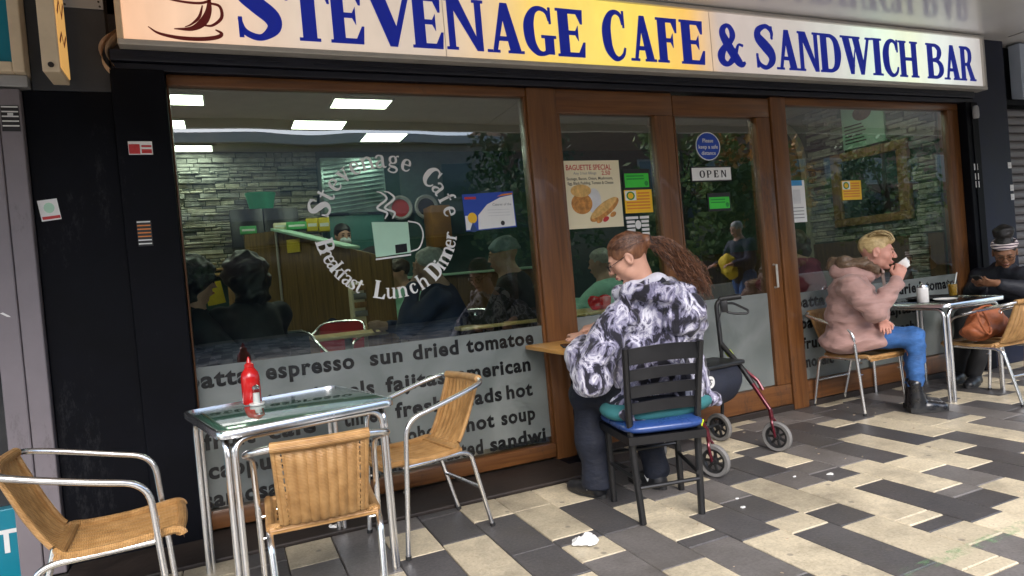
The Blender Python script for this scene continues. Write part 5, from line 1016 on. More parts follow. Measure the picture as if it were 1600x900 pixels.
# dado, arch, mirror and menu on the side wall
for a,b in ((3.90,4.04),(4.23,4.75),(4.76,5.3),(5.31,5.9),(5.91,7.2)): link('dado_board',MB().rbox((5.99,a,FZ),(6.018,b,1.268),.004).mesh('dado_board','dado_wood',False),sidew)
ap=[(5.36,FZ),(5.36,1.30),(5.36,1.75),(5.37,2.1),(5.42,2.38),(5.55,2.60),(5.72,2.70)]
mb=MB(); P=spline(ap,6); 
for i in range(len(P)-1):
    a,b=P[i],P[i+1]; d=(b-a)/np.linalg.norm(b-a); n=np.array((-d[1],d[0]))*.028; mb.prism([tuple(a+n),tuple(b+n),tuple(b-n),tuple(a-n)],lambda p,q,k:(6.018-k,p,q),0,.06)
mat('arch_cream',(.50,.45,.33),.6); link('arch_trim',mb.mesh('arch_trim','arch_cream',False),sidew)
mr_=thing('wall_mirror','wood framed mirror on the stone wall in the right window','mirror',(6.0,4.6,1.8))
for lo,hi in (((5.955,4.16,1.42),(6.015,5.01,1.50)),((5.955,4.16,2.09),(6.015,5.01,2.18)),((5.955,4.16,1.501),(6.015,4.27,2.089)),((5.955,4.92,1.501),(6.015,5.01,2.089))): MB().rbox(lo,hi,.008).build('frame','oak',mr_)
m,t_,b_=new_mat('mirror'); b_.inputs['Base Color'].default_value=(.55,.62,.58,1); b_.inputs['Metallic'].default_value=1; b_.inputs['Roughness'].default_value=.06; MAT['mirror']=m
MB().box((5.985,4.271,1.501),(5.99,4.919,2.089)).build('mirror_glass','mirror',mr_,smooth=False)
mu=thing('menu_board','mint menu board with a burger picture high on the stone wall','menu board',(6.0,4.6,2.4)); MB().rbox((5.955,4.36,2.20),(5.99,4.83,2.70),.006).build('board','mint_paper',mu)
FX=lambda a,b,d:(5.9545-d,a,b); mat('burger',(.16,.07,.03),.6,var=.5,scale=30)
MB().prism(ell2(4.59,2.53,.105,.075),FX,0,.001).build('picture','burger',mu,smooth=False)
for k in range(6): MB().prism([(4.80-.0,2.42-.034*k),(4.60-.02*(k%3),2.42-.034*k),(4.60-.02*(k%3),2.434-.034*k),(4.80,2.434-.034*k)],FX,0,.001).build('print_line','print_black',mu,smooth=False)
# ceiling light panels
m,t_,b_=new_mat('light_panel'); b_.inputs['Base Color'].default_value=(.8,.8,.8,1); b_.inputs['Emission Color'].default_value=(.97,1,.84,1); b_.inputs['Emission Strength'].default_value=3.6; MAT['light_panel']=m
LP=[(-.40,-.03,5.21,5.47,'front left light panel in the cafe ceiling'),(.91,1.36,5.205,5.465,'front light panel over the middle of the left window'),(.67,1.11,5.89,6.18,'ceiling light panel behind the front middle one'),(-.62,-.19,5.93,6.20,'small looking light panel at the left, second row'),(1.38,1.78,6.34,6.68,'rearmost light panel right of the middle row'),(-.42,.0,6.87,7.13,'long light panel close above the stone wall'),(4.75,5.25,4.30,4.58,'added light panel hidden above the right window lintel, brightens the stone wall'),(3.2,3.65,4.30,4.58,'added light panel hidden above the door lintel, brightens the right of the cafe')]  # last two are added out of view to brighten the stone wall side
for x0,x1,y0,y1,l in LP:
    t=thing('ceiling_light',l,'ceiling light',((x0+x1)/2,(y0+y1)/2,2.72),0,'cafe ceiling light panels'); MB().box((x0,y0,2.708),(x1,y1,2.716)).build('diffuser','light_panel',t,smooth=False)
    mb=MB(); 
    for a,b,c,d in ((x0-.015,x1+.015,y0-.015,y0-.001),(x0-.015,x1+.015,y1+.001,y1+.015),(x0-.015,x0-.001,y0,y1),(x1+.001,x1+.015,y0,y1)): mb.box((a,c,2.704),(b,d,2.719))
    mb.build('frame','alu_trim',t,smooth=False)
# fittings at the back
mat('fridge_black',(.012,.013,.013),.3); mat('tub_green',(.02,.30,.16),.3); mat('pack_yellow',(.65,.50,.03),.5); mat('pack_green',(.10,.45,.15),.5); mat('cabinet_teal',(.05,.16,.15),.4); mat('hood_steel',(.30,.42,.40),.3,.7,var=.2)
def cab(name,lo,hi,m,label,cat,b=.006): return tag(MB().rbox(lo,hi,b).build(name,m,smooth=True,ang=30),label,cat)
fg=thing('fridge','tall black fridge in front of the stone wall','fridge',(.41,6.95,FZ)); MB().rbox((.10,6.86,FZ),(.40,7.2,2.09),.008).rbox((.405,6.86,FZ),(.73,7.2,2.09),.008).build('doors','fridge_black',fg); MB().tube([(.385,6.85,1.5),(.385,6.85,1.8)],.008,6).build('handle','steel',fg)
gt=thing('plastic_tub','translucent green tub on top of the black fridge','tub',(.42,7.0,2.09)); MB().lathe([(0,0),(.11,0),(.14,.14),(.145,.15),(.145,.165),(0,.166)],(.40,6.98,2.092),20,sy=.7).build('tub','tub_green',gt)
hd=thing('extractor_hood','pale steel louvred extractor hood above the counter','extractor hood',(1.3,7.0,2.3)); MB().rbox((1.0,6.95,2.02),(1.66,7.24,2.60),.008).build('hood','hood_steel',hd)
for i in range(12): link('louvre',MB().obox((1.33,6.945,2.06+.045*i),[(1,0,.12),(0,1,.3),(-.12,-.3,1)],(.31,.018,.004)).mesh('louvre','hood_steel',False,_inv[hd.name]),hd)
wood_mat('counter_wood',(.13,.075,.018),(.25,.15,.04),.5); ct=thing('counter','tall wooden servery counter with a sloping pale top','counter',(.5,6.2,FZ))
MB().prism([(.20,1.80),(.468,1.82),(.468,FZ),(.20,FZ)],lambda a,b,d:(a,6.42+d,b),0,.25).build('end_panel','counter_wood',ct,smooth=False)
for i,(a,b) in enumerate(((0,.24),(.245,.48),(.485,.74),(.745,1.0),(1.005,1.25),(1.255,1.5))):
    f=lambda u:(.475+.545*u,6.40-.60*u,1.815-.24*u)
    A,B=f(a),f(b); mb=MB(); n=Vector((.6,.545,0)).normalized()*.03
    q=[(A[0],A[1],FZ),(B[0],B[1],FZ),B,A]; mb.add(q+[(p[0]+n.x,p[1]+n.y,p[2]) for p in q],[(0,1,2,3),(4,7,6,5),(0,1,5,4),(1,2,6,5),(2,3,7,6),(3,0,4,7)]); mb.build('front_board','counter_wood',ct,smooth=False)
mb=MB(); A,B=(.46,6.40,1.82),(1.03,5.78,1.57); mb.obox(((A[0]+B[0])/2+.03,(A[1]+B[1])/2+.03,(A[2]+B[2])/2+.012),[(B[0]-A[0],B[1]-A[1],B[2]-A[2]),(.62,.57,.0),(0,0,1)],(.43,.10,.012),.004); mb.build('top','mint_paper',ct)
MB().tube([(.468,6.385,FZ),(.468,6.385,1.84)],.012,8).build('corner_trim','alu_trim',ct)
MB().obox((.60,6.245,1.66),[(.545,-.60,0),(.6,.545,0),(0,0,1)],(.075,.004,.06)).build('yellow_notice','pack_yellow',ct,smooth=False)
for i,(x,y,z,w_,h,m_,l) in enumerate(((.24,6.5,1.81,.07,.07,'pack_green','small green carton at the left end of the counter'),(.52,6.48,1.835,.06,.06,'paper_cream','cream carton near the counter corner'),(.66,6.45,1.825,.09,.07,'pack_green','flat green carton on the sloping counter'),(.80,6.45,1.80,.05,.12,'pack_yellow','left yellow box of two on the counter'),(.905,6.42,1.79,.05,.13,'pack_yellow','right yellow box of two on the counter'))):
    t=thing('carton',l,'box',(x,y,z),0,'packets on the counter'); MB().rbox((x-w_,y-.05,z),(x+w_,y+.05,z+h),.004).build('carton',m_,t); MB().box((x-w_*.8,y-.0515,z+h*.35),(x+w_*.8,y-.0502,z+h*.6)).build('label_band','paper_white',t,smooth=False)
cb=cab('wall_cabinet',(1.04,6.98,1.30),(1.62,7.22,2.0),'cabinet_teal','dark teal cabinet on the back wall behind the server','cabinet')
wb_=thing('plastic_box','pale mint plastic box on the teal cabinet','box',(1.33,7.05,2.0)); MB().rbox((1.25,6.99,2.002),(1.46,7.2,2.12),.02).build('box','mint_paper',wb_); MB().rbox((1.24,6.98,2.121),(1.47,7.21,2.14),.008).build('lid','vinyl_white',wb_)
for i in range(2):
    t=thing('wall_clock','round grey dial, %s of two above the serving hatch'%('left' if i==0 else 'right'),'dial',(1.86+.30*i,7.2,2.08)); M=Matrix.Translation((1.86+.30*i,7.20,2.08))@Matrix.Rotation(R(90),4,'X'); MB().lathe([(.10,0),(.135,0),(.14,.02),(.125,.03),(.10,.02)],seg=28,caps=False).xf(M).build('rim','lamp_grey',t); MB().lathe([(0,.002),(.10,.002),(.10,.006),(0,.006)],seg=24).xf(M).build('face','print_red' if i==0 else 'window_dark',t)
mat('orange_brown',(.30,.13,.03),.5,var=.2); ob=cab('cupboard',(2.12,6.9,1.6),(2.34,7.2,2.06),'orange_brown','narrow orange brown cupboard at the back of the cafe','cupboard')
sb=thing('serving_hatch','wood panelled back bar below the teal cabinet','bar',(2.4,6.9,FZ))
for i in range(8): link('board',MB().rbox((1.15+.30*i,6.90,FZ),(1.445+.30*i,6.96,1.28),.004).mesh('board','dado_wood',False,_inv[sb.name]),sb)
MB().rbox((1.13,6.86,1.282),(3.58,7.2,1.31),.004).build('bar_top','mint_paper',sb)
lp=thing('picture_rail','pale wooden shelf rail under the stone wall at the left','shelf',(-.4,7.1,1.5)); MB().rbox((-.94,7.08,1.47),(.02,7.245,1.50),.004).rbox((-.94,7.10,1.53),(.02,7.245,1.55),.004).build('rail','table_wood',lp); MB().rbox((.025,7.05,FZ),(.085,7.24,1.56),.004).build('post','oak',lp)
nt_=thing('notice_board','pale blue and yellow leaflets leaning at the left of the back wall','leaflets',(-.3,7.0,1.3)); MB().obox((-.28,7.02,1.30),[(1,0,.25),(0,1,.2),(-.25,-.2,1)],(.12,.004,.10)).build('leaflet','pale_blue',nt_,smooth=False); MB().obox((-.10,7.0,1.30),[(1,0,.15),(0,1,.2),(-.15,-.2,1)],(.08,.004,.11)).build('leaflet','pack_yellow',nt_,smooth=False)
# inside tables and chairs
def inner_table(x,y,r,label,m='table_wood',sq=False):
    t=thing('cafe_table',label,'table',(x,y,FZ),0,'tables inside the cafe'); z=FZ+.72
    (MB().rbox((x-r,y-r*.8,z),(x+r,y+r*.8,z+.025),.008) if sq else MB().lathe([(0,0),(r,0),(r+.005,.012),(r,.025),(0,.025)],(x,y,z),32)).build('tabletop',m,t)
    MB().tube([(x,y,FZ+.02),(x,y,z)],.03,10).build('pedestal','alu_trim',t); MB().lathe([(0,0),(.22,0),(.21,.015),(.04,.03),(0,.03)],(x,y,FZ),20).build('foot','alu_trim',t); return t
inner_table(.80,4.95,.26,'round pale wood table just inside the left window',sq=True); inner_table(1.72,4.42,.30,'wood topped table between the grey haired diner and the beanie wearer',sq=True); inner_table(.05,4.85,.34,'dark table behind the two dark haired diners','table_black',True); inner_table(1.40,5.7,.36,'dark table in the middle of the cafe','table_wood',True)
def inner_chair(x,y,rz,label,m):
    t=thing('cafe_chair',label,'chair',(x,y,FZ),rz,'chairs inside the cafe')
    MB().rbox((-.20,-.19,.44),(.20,.20,.465),.01).build('seat',m,t,local=True)
    mb=MB().grid(lambda u,v:((u-.5)*.38,-.20-.05*v-.03*math.sin(math.pi*u),.50+.30*v),10,6); mb.grid(lambda u,v:((u-.5)*.38,-.215-.05*v-.03*math.sin(math.pi*u),.50+.30*v),10,6); mb.build('backrest',m,t,local=True)
    for s_ in (-1,1):
        MB().tube(fillet([(s_*.21,.19,0),(s_*.23,.17,.65),(s_*.235,-.15,.70),(s_*.19,-.27,.80),(0,-.29,.81)],[0,.08,.15,.08,0],5),.011,8).build('leg','aluminium',t,local=True); MB().tube([(s_*.19,-.17,.44),(s_*.20,-.24,0)],.011,8).build('leg','aluminium',t,local=True)
    return t
inner_chair(.74,5.42,R(150),'red backed metal chair inside behind the round table','print_red'); inner_chair(.34,4.55,R(185),'black backed metal chair close behind the left window','foot_black'); inner_chair(1.95,4.95,R(200),'dark metal chair behind the beanie wearer','foot_black')
rb=thing('sauce_bottle','dark red sauce bottle on the inside table by the window','bottle',(1.50,4.40,.895)); MB().lathe([(0,0),(.03,0),(.033,.008),(.033,.11),(.018,.15),(.008,.19),(0,.2)],(1.47,4.40,.896),16).build('body','ketchup_red',rb)
ss=thing('salt_shaker','steel topped salt shaker on the inside table by the window','salt shaker',(1.62,4.38,.895)); MB().lathe([(0,0),(.018,0),(.016,.06),(0,.06)],(1.60,4.38,.896),14).build('glass_body','salt_white',ss); MB().lathe([(.017,.058),(.017,.072),(.01,.082),(0,.083)],(1.60,4.38,.896),14).build('cap','steel',ss)
inner_table(2.55,4.46,.30,'wood topped table inside behind the side light',sq=True); rn=thing('red_packet','crumpled red packet on the table behind the side light glass','packet',(2.62,4.36,.895)); s_=Sdf((2.40,4.18,.89),(2.84,4.54,1.06),.008); s_.ell((2.62,4.36,.935),(.10,.06,.05),k=.02).ell((2.67,4.37,.96),(.05,.05,.045),k=.02).ell((2.56,4.36,.955),(.045,.04,.05),k=.02); s_.folds(.008,45,2); s_.plane_cut((0,0,.8965),(0,0,-1)); s_.build('wrapper','ketchup_red',rn,1)
bbx=thing('news_rack','cream leaflet rack standing between the diners inside','rack',(1.12,5.75,FZ)); MB().rbox((.98,5.72,FZ),(1.30,5.95,1.28),.006).build('rack','paper_cream',bbx)
for k in range(4): 
    for j in range(2): MB().rbox((1.0+.15*j,5.705,.98+.075*k),(1.13+.15*j,5.7195,1.03+.075*k),.002).build('leaflet','oak' if (k+j)%2 else 'print_grey',bbx)

# ------------------------------------------------------------------ the street behind us, seen only mirrored in the glass
mat('glass_blue',(.05,.07,.09),.1); mat('bark',(.10,.075,.05),.9,var=.3,bump=.5)
def street_building(name,label,x0,x1,h,m,floors,seed):
    t=thing(name,label,'building',((x0+x1)/2,-14,0)); r=random.Random(seed); yf=-13.0
    MB().box((x0,-20,0),(x1,yf,h)).build('wall',m,t,smooth=False); MB().rbox((x0,yf-.4,h),(x1,yf+.25,h+.28),.02).build('roof','plate_grey',t,smooth=False)
    MB().box((x0+.2,yf+.001,.1),(x1-.2,yf+.06,2.7)).build('shop_window','window_dark',t,smooth=False); MB().rbox((x0,yf+.001,2.75),(x1,yf+.3,3.5),.02).build('fascia',r.choice(['dark_board','window_dark','dark_board']),t,smooth=False)
    n=int((x1-x0)/2.4)
    for f in range(1,floors):
        for i in range(n):
            a=x0+.6+i*(x1-x0-.4)/n; fr=MB().rbox((a,yf+.001,f*2.9+1.0),(a+1.3,yf+.05,f*2.9+2.3),.01).build('window','facade_render',t,smooth=False); MB().box((a+.08,yf+.051,f*2.9+1.08),(a+1.22,yf+.056,f*2.9+2.22)).build('pane','glass_blue',fr,root=t,smooth=False)
    return t
street_building('brick_building','brown brick building across the street, mirrored in the left window',-24,-4,5.75,'brick_dark',2,1); street_building('rendered_building','grey rendered building across the street, mirrored in the glass',-4,9,5.75,'facade_render',2,2); street_building('brick_building','long brick building across the street behind the trees',9,36,6.8,'brick_dark',2,3)
def tree(label,x,y,h,rw_,seed,cols,base=.5):
    t=thing('tree',label,'tree',(x,y,0)); r=np.random.default_rng(seed); mb=MB(); mb.tube([(x,y,0),(x+.05,y,h*.3),(x-.03,y+.05,h*.6),(x,y,h*.9)],[.13,.10,.07,.02],8)
    for k in range(7):
        a=r.uniform(0,6.28); z=h*r.uniform(.3,.7); mb.tube([(x,y,z),(x+rw_*.4*math.cos(a),y+rw_*.4*math.sin(a),z+.3),(x+rw_*.75*math.cos(a),y+rw_*.75*math.sin(a),z+.7)],[.05,.03,.01],6)
    mb.build('trunk','bark',t)
    for ci,cm in enumerate(cols):
        mb=MB(); nc=40
        for c in range(nc):
            th=r.uniform(0,6.28); ph=r.uniform(-1,1); rr=rw_*r.uniform(.35,.95)*math.sqrt(max(.05,1-ph*ph*.7)); cx,cy,cz=x+rr*math.cos(th),y+rr*math.sin(th),h*(base+.5*(1-base))+ph*h*(1-base)*.5
            for _ in range(40):
                p=np.array((cx,cy,cz))+r.normal(0,.16,3)*rw_*.55; u=r.normal(0,1,3); u/=np.linalg.norm(u); v=np.cross(u,r.normal(0,1,3)); v/=np.linalg.norm(v); s_=r.uniform(.06,.12)
                mb.add([p-u*s_,p+v*s_*.6,p+u*s_,p-v*s_*.6],[(0,1,2,3)])
        mb.build('crown',cm,t,smooth=False)
    return t
mat('leaf_green',(.085,.15,.04),.6,var=.5,scale=1.5); mat('leaf_light',(.20,.28,.07),.6,var=.4,scale=1.5); mat('leaf_orange',(.50,.24,.05),.6,var=.4,scale=1.5); mat('leaf_dark',(.035,.075,.03),.6,var=.4)
tree('green street tree mirrored at the left of the door glass',10.9,-6.0,5.0,1.6,1,('leaf_green','leaf_light'),.14); tree('orange autumn tree mirrored behind the open sign',13.3,-6.0,4.9,1.6,2,('leaf_orange','leaf_light'),.36); tree('dark green bushy tree mirrored in the right window',19.5,-6.8,5.2,1.9,3,('leaf_dark','leaf_green'),.25); tree('dark tree mirrored in the side light glass',7.6,-8.0,5.6,1.9,4,('leaf_dark','leaf_green'),.2); tree('thin green tree mirrored low in the left window',-1.5,-9.5,4.6,1.6,5,('leaf_dark',),.35); tree('bushy green tree mirrored between the passer-by and the open sign',12.3,-5.2,3.4,1.3,6,('leaf_green','leaf_dark'),.1)
pb=thing('planter','long pale stone planter under the street trees','planter',(11,-5,0)); MB().rbox((8,-5.6,0),(15,-4.9,.62),.03).build('trough','arch_cream',pb,smooth=False)
# ------------------------------------------------------------------ people
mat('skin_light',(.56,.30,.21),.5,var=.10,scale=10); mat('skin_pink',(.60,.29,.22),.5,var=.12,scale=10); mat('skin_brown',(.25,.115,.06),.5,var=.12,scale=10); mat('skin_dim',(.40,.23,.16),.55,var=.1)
mat('lip',(.36,.10,.09),.4); mat('lip_brown',(.19,.06,.045),.4); mat('eye_dark',(.012,.010,.010),.25); mat('brow_dark',(.05,.03,.02),.8); mat('brow_fair',(.25,.15,.07),.8)
def hair_mat(name,c1,c2,stretch=(1,1,1),scale=40):
    mat(name,c1,.42,col2=c2,scale=scale,stretch=stretch,bump=.4,bscale=120)
hair_mat('hair_auburn',(.085,.032,.014),(.24,.10,.045),(1,1,.35),60); hair_mat('hair_blonde',(.36,.23,.08),(.68,.52,.26),(1,.3,1),50); hair_mat('hair_auburn_dark',(.03,.011,.005),(.09,.035,.016),(1,1,.35),60); hair_mat('hair_blonde_pale',(.55,.42,.20),(.80,.66,.38)); hair_mat('hair_blonde_dark',(.16,.09,.03),(.30,.19,.07)); hair_mat('hair_black',(.006,.005,.005),(.02,.017,.016)); hair_mat('hair_grey',(.22,.23,.21),(.42,.43,.40)); hair_mat('hair_brown',(.03,.018,.010),(.08,.05,.03)); hair_mat('fur_brown',(.07,.042,.024),(.22,.14,.085),(1,1,1),70)
def tie_dye():
    m,t,b=new_mat('tie_dye'); N=t.nodes; L=t.links; tc=N.new('ShaderNodeTexCoord'); mp=N.new('ShaderNodeMapping'); mp.inputs['Scale'].default_value=(1.55,1.3,.80); mp.inputs['Rotation'].default_value=(R(15),R(25),0); L.new(tc.outputs['Object'],mp.inputs[0])
    n1=N.new('ShaderNodeTexNoise'); n1.inputs['Scale'].default_value=9.5; n1.inputs['Detail'].default_value=6; n1.inputs['Roughness'].default_value=.60; n1.inputs['Distortion'].default_value=.75; L.new(mp.outputs[0],n1.inputs['Vector'])
    n2=N.new('ShaderNodeTexNoise'); n2.inputs['Scale'].default_value=4; n2.inputs['Detail'].default_value=4; n2.inputs['Distortion'].default_value=1.2; L.new(mp.outputs[0],n2.inputs['Vector'])
    r1=N.new('ShaderNodeValToRGB'); set_ramp(r1,[(.0,(.008,.007,.014)),(.43,(.010,.009,.018)),(.46,(.05,.047,.085)),(.485,(.24,.23,.32)),(.52,(.33,.32,.43)),(.545,(.62,.61,.68)),(.58,(.66,.65,.72)),(.60,(.26,.25,.34)),(.63,(.12,.11,.17)),(.65,(.012,.011,.02)),(.69,(.5,.49,.56)),(1,(.7,.7,.75))]); L.new(n1.outputs['Fac'],r1.inputs[0])
    r2=N.new('ShaderNodeValToRGB'); set_ramp(r2,[(.35,(.42,.40,.52)),(.6,(1,1,1))]); L.new(n2.outputs['Fac'],r2.inputs[0]); mx=N.new('ShaderNodeMixRGB'); mx.blend_type='MULTIPLY'; mx.inputs['Fac'].default_value=.7; L.new(r1.outputs[0],mx.inputs['Color1']); L.new(r2.outputs[0],mx.inputs['Color2']); L.new(mx.outputs[0],b.inputs['Base Color'])
    b.inputs['Roughness'].default_value=.85; b.inputs['Sheen Weight'].default_value=.2; n3=N.new('ShaderNodeTexNoise'); n3.inputs['Scale'].default_value=17; n3.inputs['Detail'].default_value=4; n3.inputs['Distortion'].default_value=.8; L.new(mp.outputs[0],n3.inputs['Vector']); bp=N.new('ShaderNodeBump'); bp.inputs['Strength'].default_value=.8; bp.inputs['Distance'].default_value=.012; L.new(n3.outputs['Fac'],bp.inputs['Height']); L.new(bp.outputs[0],b.inputs['Normal']); MAT['tie_dye']=m
tie_dye()
mat('denim_navy',(.008,.011,.022),.8,var=.25,scale=20,bump=.8,bscale=22,stretch=(1,1,1.8)); mat('jean_blue',(.032,.115,.32),.75,var=.4,scale=9,bump=.7,bscale=24,stretch=(1,1,2)); mat('teal_shirt',(.03,.16,.17),.8,var=.15); mat('coat_pink',(.40,.235,.205),.62,var=.14,scale=7,bump=.9,bscale=16,stretch=(.7,.7,2.2),sheen=.2); mat('coat_trim',(.42,.33,.28),.7)
mat('shoe_black',(.012,.012,.014),.4,var=.4,scale=20); mat('boot_black',(.012,.013,.016),.28,var=.4,scale=14,coat=.2); mat('jacket_black',(.010,.012,.020),.6,var=.3,scale=10,bump=.8,bscale=18); mat('cloth_navy',(.012,.018,.05),.8,var=.3,scale=12); mat('cloth_black',(.008,.008,.009),.8,var=.3); mat('cloth_mint',(.30,.58,.46),.8,var=.15); mat('cloth_maroon',(.17,.012,.035),.8,var=.2); mat('beanie_grey',(.20,.27,.28),.9,var=.2,scale=30,bump=.6,bscale=90,stretch=(1,1,.2)); mat('mask_white',(.5,.58,.58),.7); mat('yellow_cloth',(.75,.55,.02),.7)
def frame_of(f,up=(0,0,1)):
    f=np.array(f,float); f/=np.linalg.norm(f); u=np.array(up,float); u-=f*(u@f); u/=np.linalg.norm(u); r=np.cross(f,u); return r,f,u
def head_sdf(S,c,f,up=(0,0,1),s=1.0,neck=None,nr=.054,fine=True):
    r,f,u=frame_of(f,up); c=np.array(c,float); A=np.stack([r,f,u],1); P=lambda x,y,z:c+s*(r*x+f*y+u*z); E=lambda p,q,k=.012,sub=False:S.ell(p,tuple(s*v for v in q),A,k*s,sub)
    E(P(0,-.012,.030),(.074,.096,.082),.01); E(P(0,.026,-.028),(.060,.064,.080),.03); S.cap(P(-.030,.020,-.070),P(.030,.020,-.070),.030*s,k=.02*s); E(P(0,.066,-.094),(.022,.020,.017),.02)
    if neck is not None: S.cap(P(0,-.020,-.045),neck,.052*s,nr,k=.02)
    for q in (-1,1): E(P(q*.040,.056,-.022),(.022,.022,.022),.02); E(P(q*.077,-.006,-.008),(.011,.021,.033),.006)
    if fine:
        S.cap(P(-.030,.080,.024),P(.030,.080,.024),.013*s,k=.012*s)
        for q in (-1,1): E(P(q*.031,.100,.004),(.016,.014,.011),.010,True); E(P(q*.031,.081,.003),(.0125,.0125,.011),.003); E(P(q*.084,-.004,-.006),(.006,.011,.018),.004,True)
        S.cap(P(0,.090,.014),P(0,.110,-.024),.0085*s,.0115*s,k=.010*s)
        for q in (-1,1): E(P(q*.011,.102,-.029),(.008,.010,.007),.006)
        S.cap(P(-.016,.090,-.056),P(.016,.090,-.056),.0085*s,k=.006*s); S.cap(P(-.013,.088,-.069),P(.013,.088,-.069),.009*s,k=.006*s); E(P(0,.080,-.082),(.016,.010,.006),.01,True)
    return P,A
def face_parts(P,A,s,t,body,brow,lipm,root):
    for q in (-1,1):
        MB().lathe([(0,-.004),(.006,-.003),(.0075,0),(.006,.003),(0,.004)],seg=12).xf(Matrix(((A[0,0]*s,A[0,2]*s,A[0,1]*s,P(q*.031,.0915,.003)[0]),(A[1,0]*s,A[1,2]*s,A[1,1]*s,P(q*.031,.0915,.003)[1]),(A[2,0]*s,A[2,2]*s,A[2,1]*s,P(q*.031,.0915,.003)[2]),(0,0,0,1)))).build('eye','eye_dark',t)
        MB().tube([P(q*.013,.0945,.022),P(q*.030,.0945,.027),P(q*.047,.084,.021)],[.003*s,.004*s,.002*s],6).build('eyebrow',brow,t)
    MB().tube([P(-.023,.088,-.0615),P(-.010,.0975,-.060),P(0,.0985,-.0605),P(.010,.0975,-.060),P(.023,.088,-.0615)],[.002*s,.006*s,.0065*s,.006*s,.002*s],8).build('lips',lipm,t)
def hand_sdf(S,w_,d,n,side,curl=.5,s=1.0,spread=.12,thumb_in=.4):
    """wrist w_, finger direction d, palm normal n, side +1: thumb on d x n side"""
    d=np.array(d,float); d/=np.linalg.norm(d); n=np.array(n,float); n-=d*(n@d); n/=np.linalg.norm(n); x=np.cross(d,n)*side; w_=np.array(w_,float)
    S.cap(w_-d*.02*s,w_+d*.02*s,.026*s,.026*s,k=.015)
    for o in (-.026,-.009,.009,.026): S.cap(w_+d*.02*s+x*o*.7*s,w_+d*.085*s+x*o*s,.0145*s,.0125*s,k=.012)
    tips=[]
    for i,(o,L) in enumerate(((.028,.072),(.0095,.080),(-.0095,.075),(-.027,.060))):
        p=w_+d*.085*s+x*o*s; a=0; dd=d+x*o*spread*8
        for j,fr in enumerate((.45,.30,.25)):
            a+=curl*(.75 if j==0 else 1.0)*(1+.12*i); q=p+s*L*fr*(dd*math.cos(a)+n*math.sin(a)); S.cap(p,q,(.0095-.001*j)*s,(.0088-.001*j)*s,k=.004); p=q
        tips.append(p)
    p=w_+d*.022*s+x*.022*s; q=p+s*(d*.030+x*.028+n*.010); S.cap(p,q,.014*s,.0115*s,k=.012); e=q+s*(d*.030+x*.008*(1-thumb_in)-x*.012*thumb_in+n*.022*thumb_in); S.cap(q,e,.0105*s,.0095*s,k=.004); e2=e+s*(d*.020+n*.008-x*.008*thumb_in); S.cap(e,e2,.0095*s,.008*s,k=.004)
    return tips
def shoe(t,heel,toe,m,h=.075,wd=.043,sole='foot_black',name='shoe',ank=None):
    heel=np.array((*heel,0.)); toe=np.array((*toe,0.)); d=(toe-heel)/np.linalg.norm(toe-heel); L=np.linalg.norm(toe-heel); x=np.array((-d[1],d[0],0)); lo=np.minimum(heel,toe)-.09; hi=np.maximum(heel,toe)+.09; lo[2]=-.01; hi[2]=h+.16
    S=Sdf(lo,hi,.007); z=np.array((0,0,1.)); S.cap(heel+d*.05+z*.035,heel+d*L*.5+z*.035,wd*.85,wd*.9,k=.02); S.cap(heel+d*L*.45+z*.028,toe-d*.05+z*.020,wd,wd*.92,k=.03); S.cap(heel+d*.05+z*.03,heel+d*.06+z*h,wd*.85,wd*.95,k=.03)
    if ank is not None: S.cap(heel+d*.06+z*h,np.array(ank),wd*.95,wd*.95,k=.03)
    S.plane_cut((0,0,.012),(0,0,-1)); o=S.build(name,m,t,1)
    mb=MB(); P=[]
    for a in np.linspace(0,2*math.pi,28,endpoint=False):
        c_,s_=math.cos(a),math.sin(a); w_=wd*(1.04 if c_>0 else .88); P.append(heel[:2]+d[:2]*(L*.5+c_*L*.5)+x[:2]*s_*w_*(1 if abs(c_)<.7 else .95))
    mb.prism([tuple(p) for p in P],lambda a,b,k:(a,b,.001+k),0,.022); mb.build('sole',sole,o,root=t); return o

# ---- woman in the tie-dye hoodie, back towards us
w1=thing('person','woman with a long curly ponytail and tie dye hoodie on the ladder back chair','person',(1.93,2.76,0))
S=Sdf((1.45,2.50,.02),(2.40,3.45,1.42),.0065); HC=(1.845,2.765,1.245)
P1,A1=head_sdf(S,HC,(-.72,.54,-.42),s=1.03,neck=(1.915,2.735,1.07),nr=.06)
S.path([(1.93,2.76,.56),(1.95,2.78,.80),(1.94,2.76,1.00)],[.11,.11,.09],.05); S.cap((1.80,2.78,.97),(2.11,2.75,.96),.045,k=.04)
S.path([(1.78,2.78,.96),(1.595,2.80,.70),(1.675,3.01,.835)],[.055,.05,.03],.02); S.path([(2.13,2.75,.95),(2.19,2.97,.72),(1.905,3.20,.885)],[.05,.045,.03],.02)
S.path([(1.82,2.80,.55),(1.73,3.08,.54),(1.71,3.04,.09)],[.065,.05,.04],.02); S.path([(2.03,2.80,.55),(2.03,3.10,.53),(2.04,2.97,.10)],[.065,.05,.04],.02)
tipsL=hand_sdf(S,(1.685,3.03,.842),(.22,.92,.20),(.1,.2,-.95),1,.28,1.06); hand_sdf(S,(1.905,3.20,.885),(-.62,.45,-.10),(-.1,.3,-.95),1,.55,1.0)
b1=S.build('body','skin_light',w1,1); face_parts(P1,A1,1.03,w1,b1,'brow_dark','lip',w1)
mb=MB(); P=P1   # glasses
for q in (-1,1): mb.tube([P(q*(.031+.021*math.cos(a)),.106,-.002+.017*math.sin(a)) for a in np.linspace(0,6.28,16)],.0016,6); mb.tube([P(q*.052,.104,.003),P(q*.072,.06,.006),P(q*.080,-.005,.012)],.0018,6)
mb.build('glasses','eye_dark',w1)
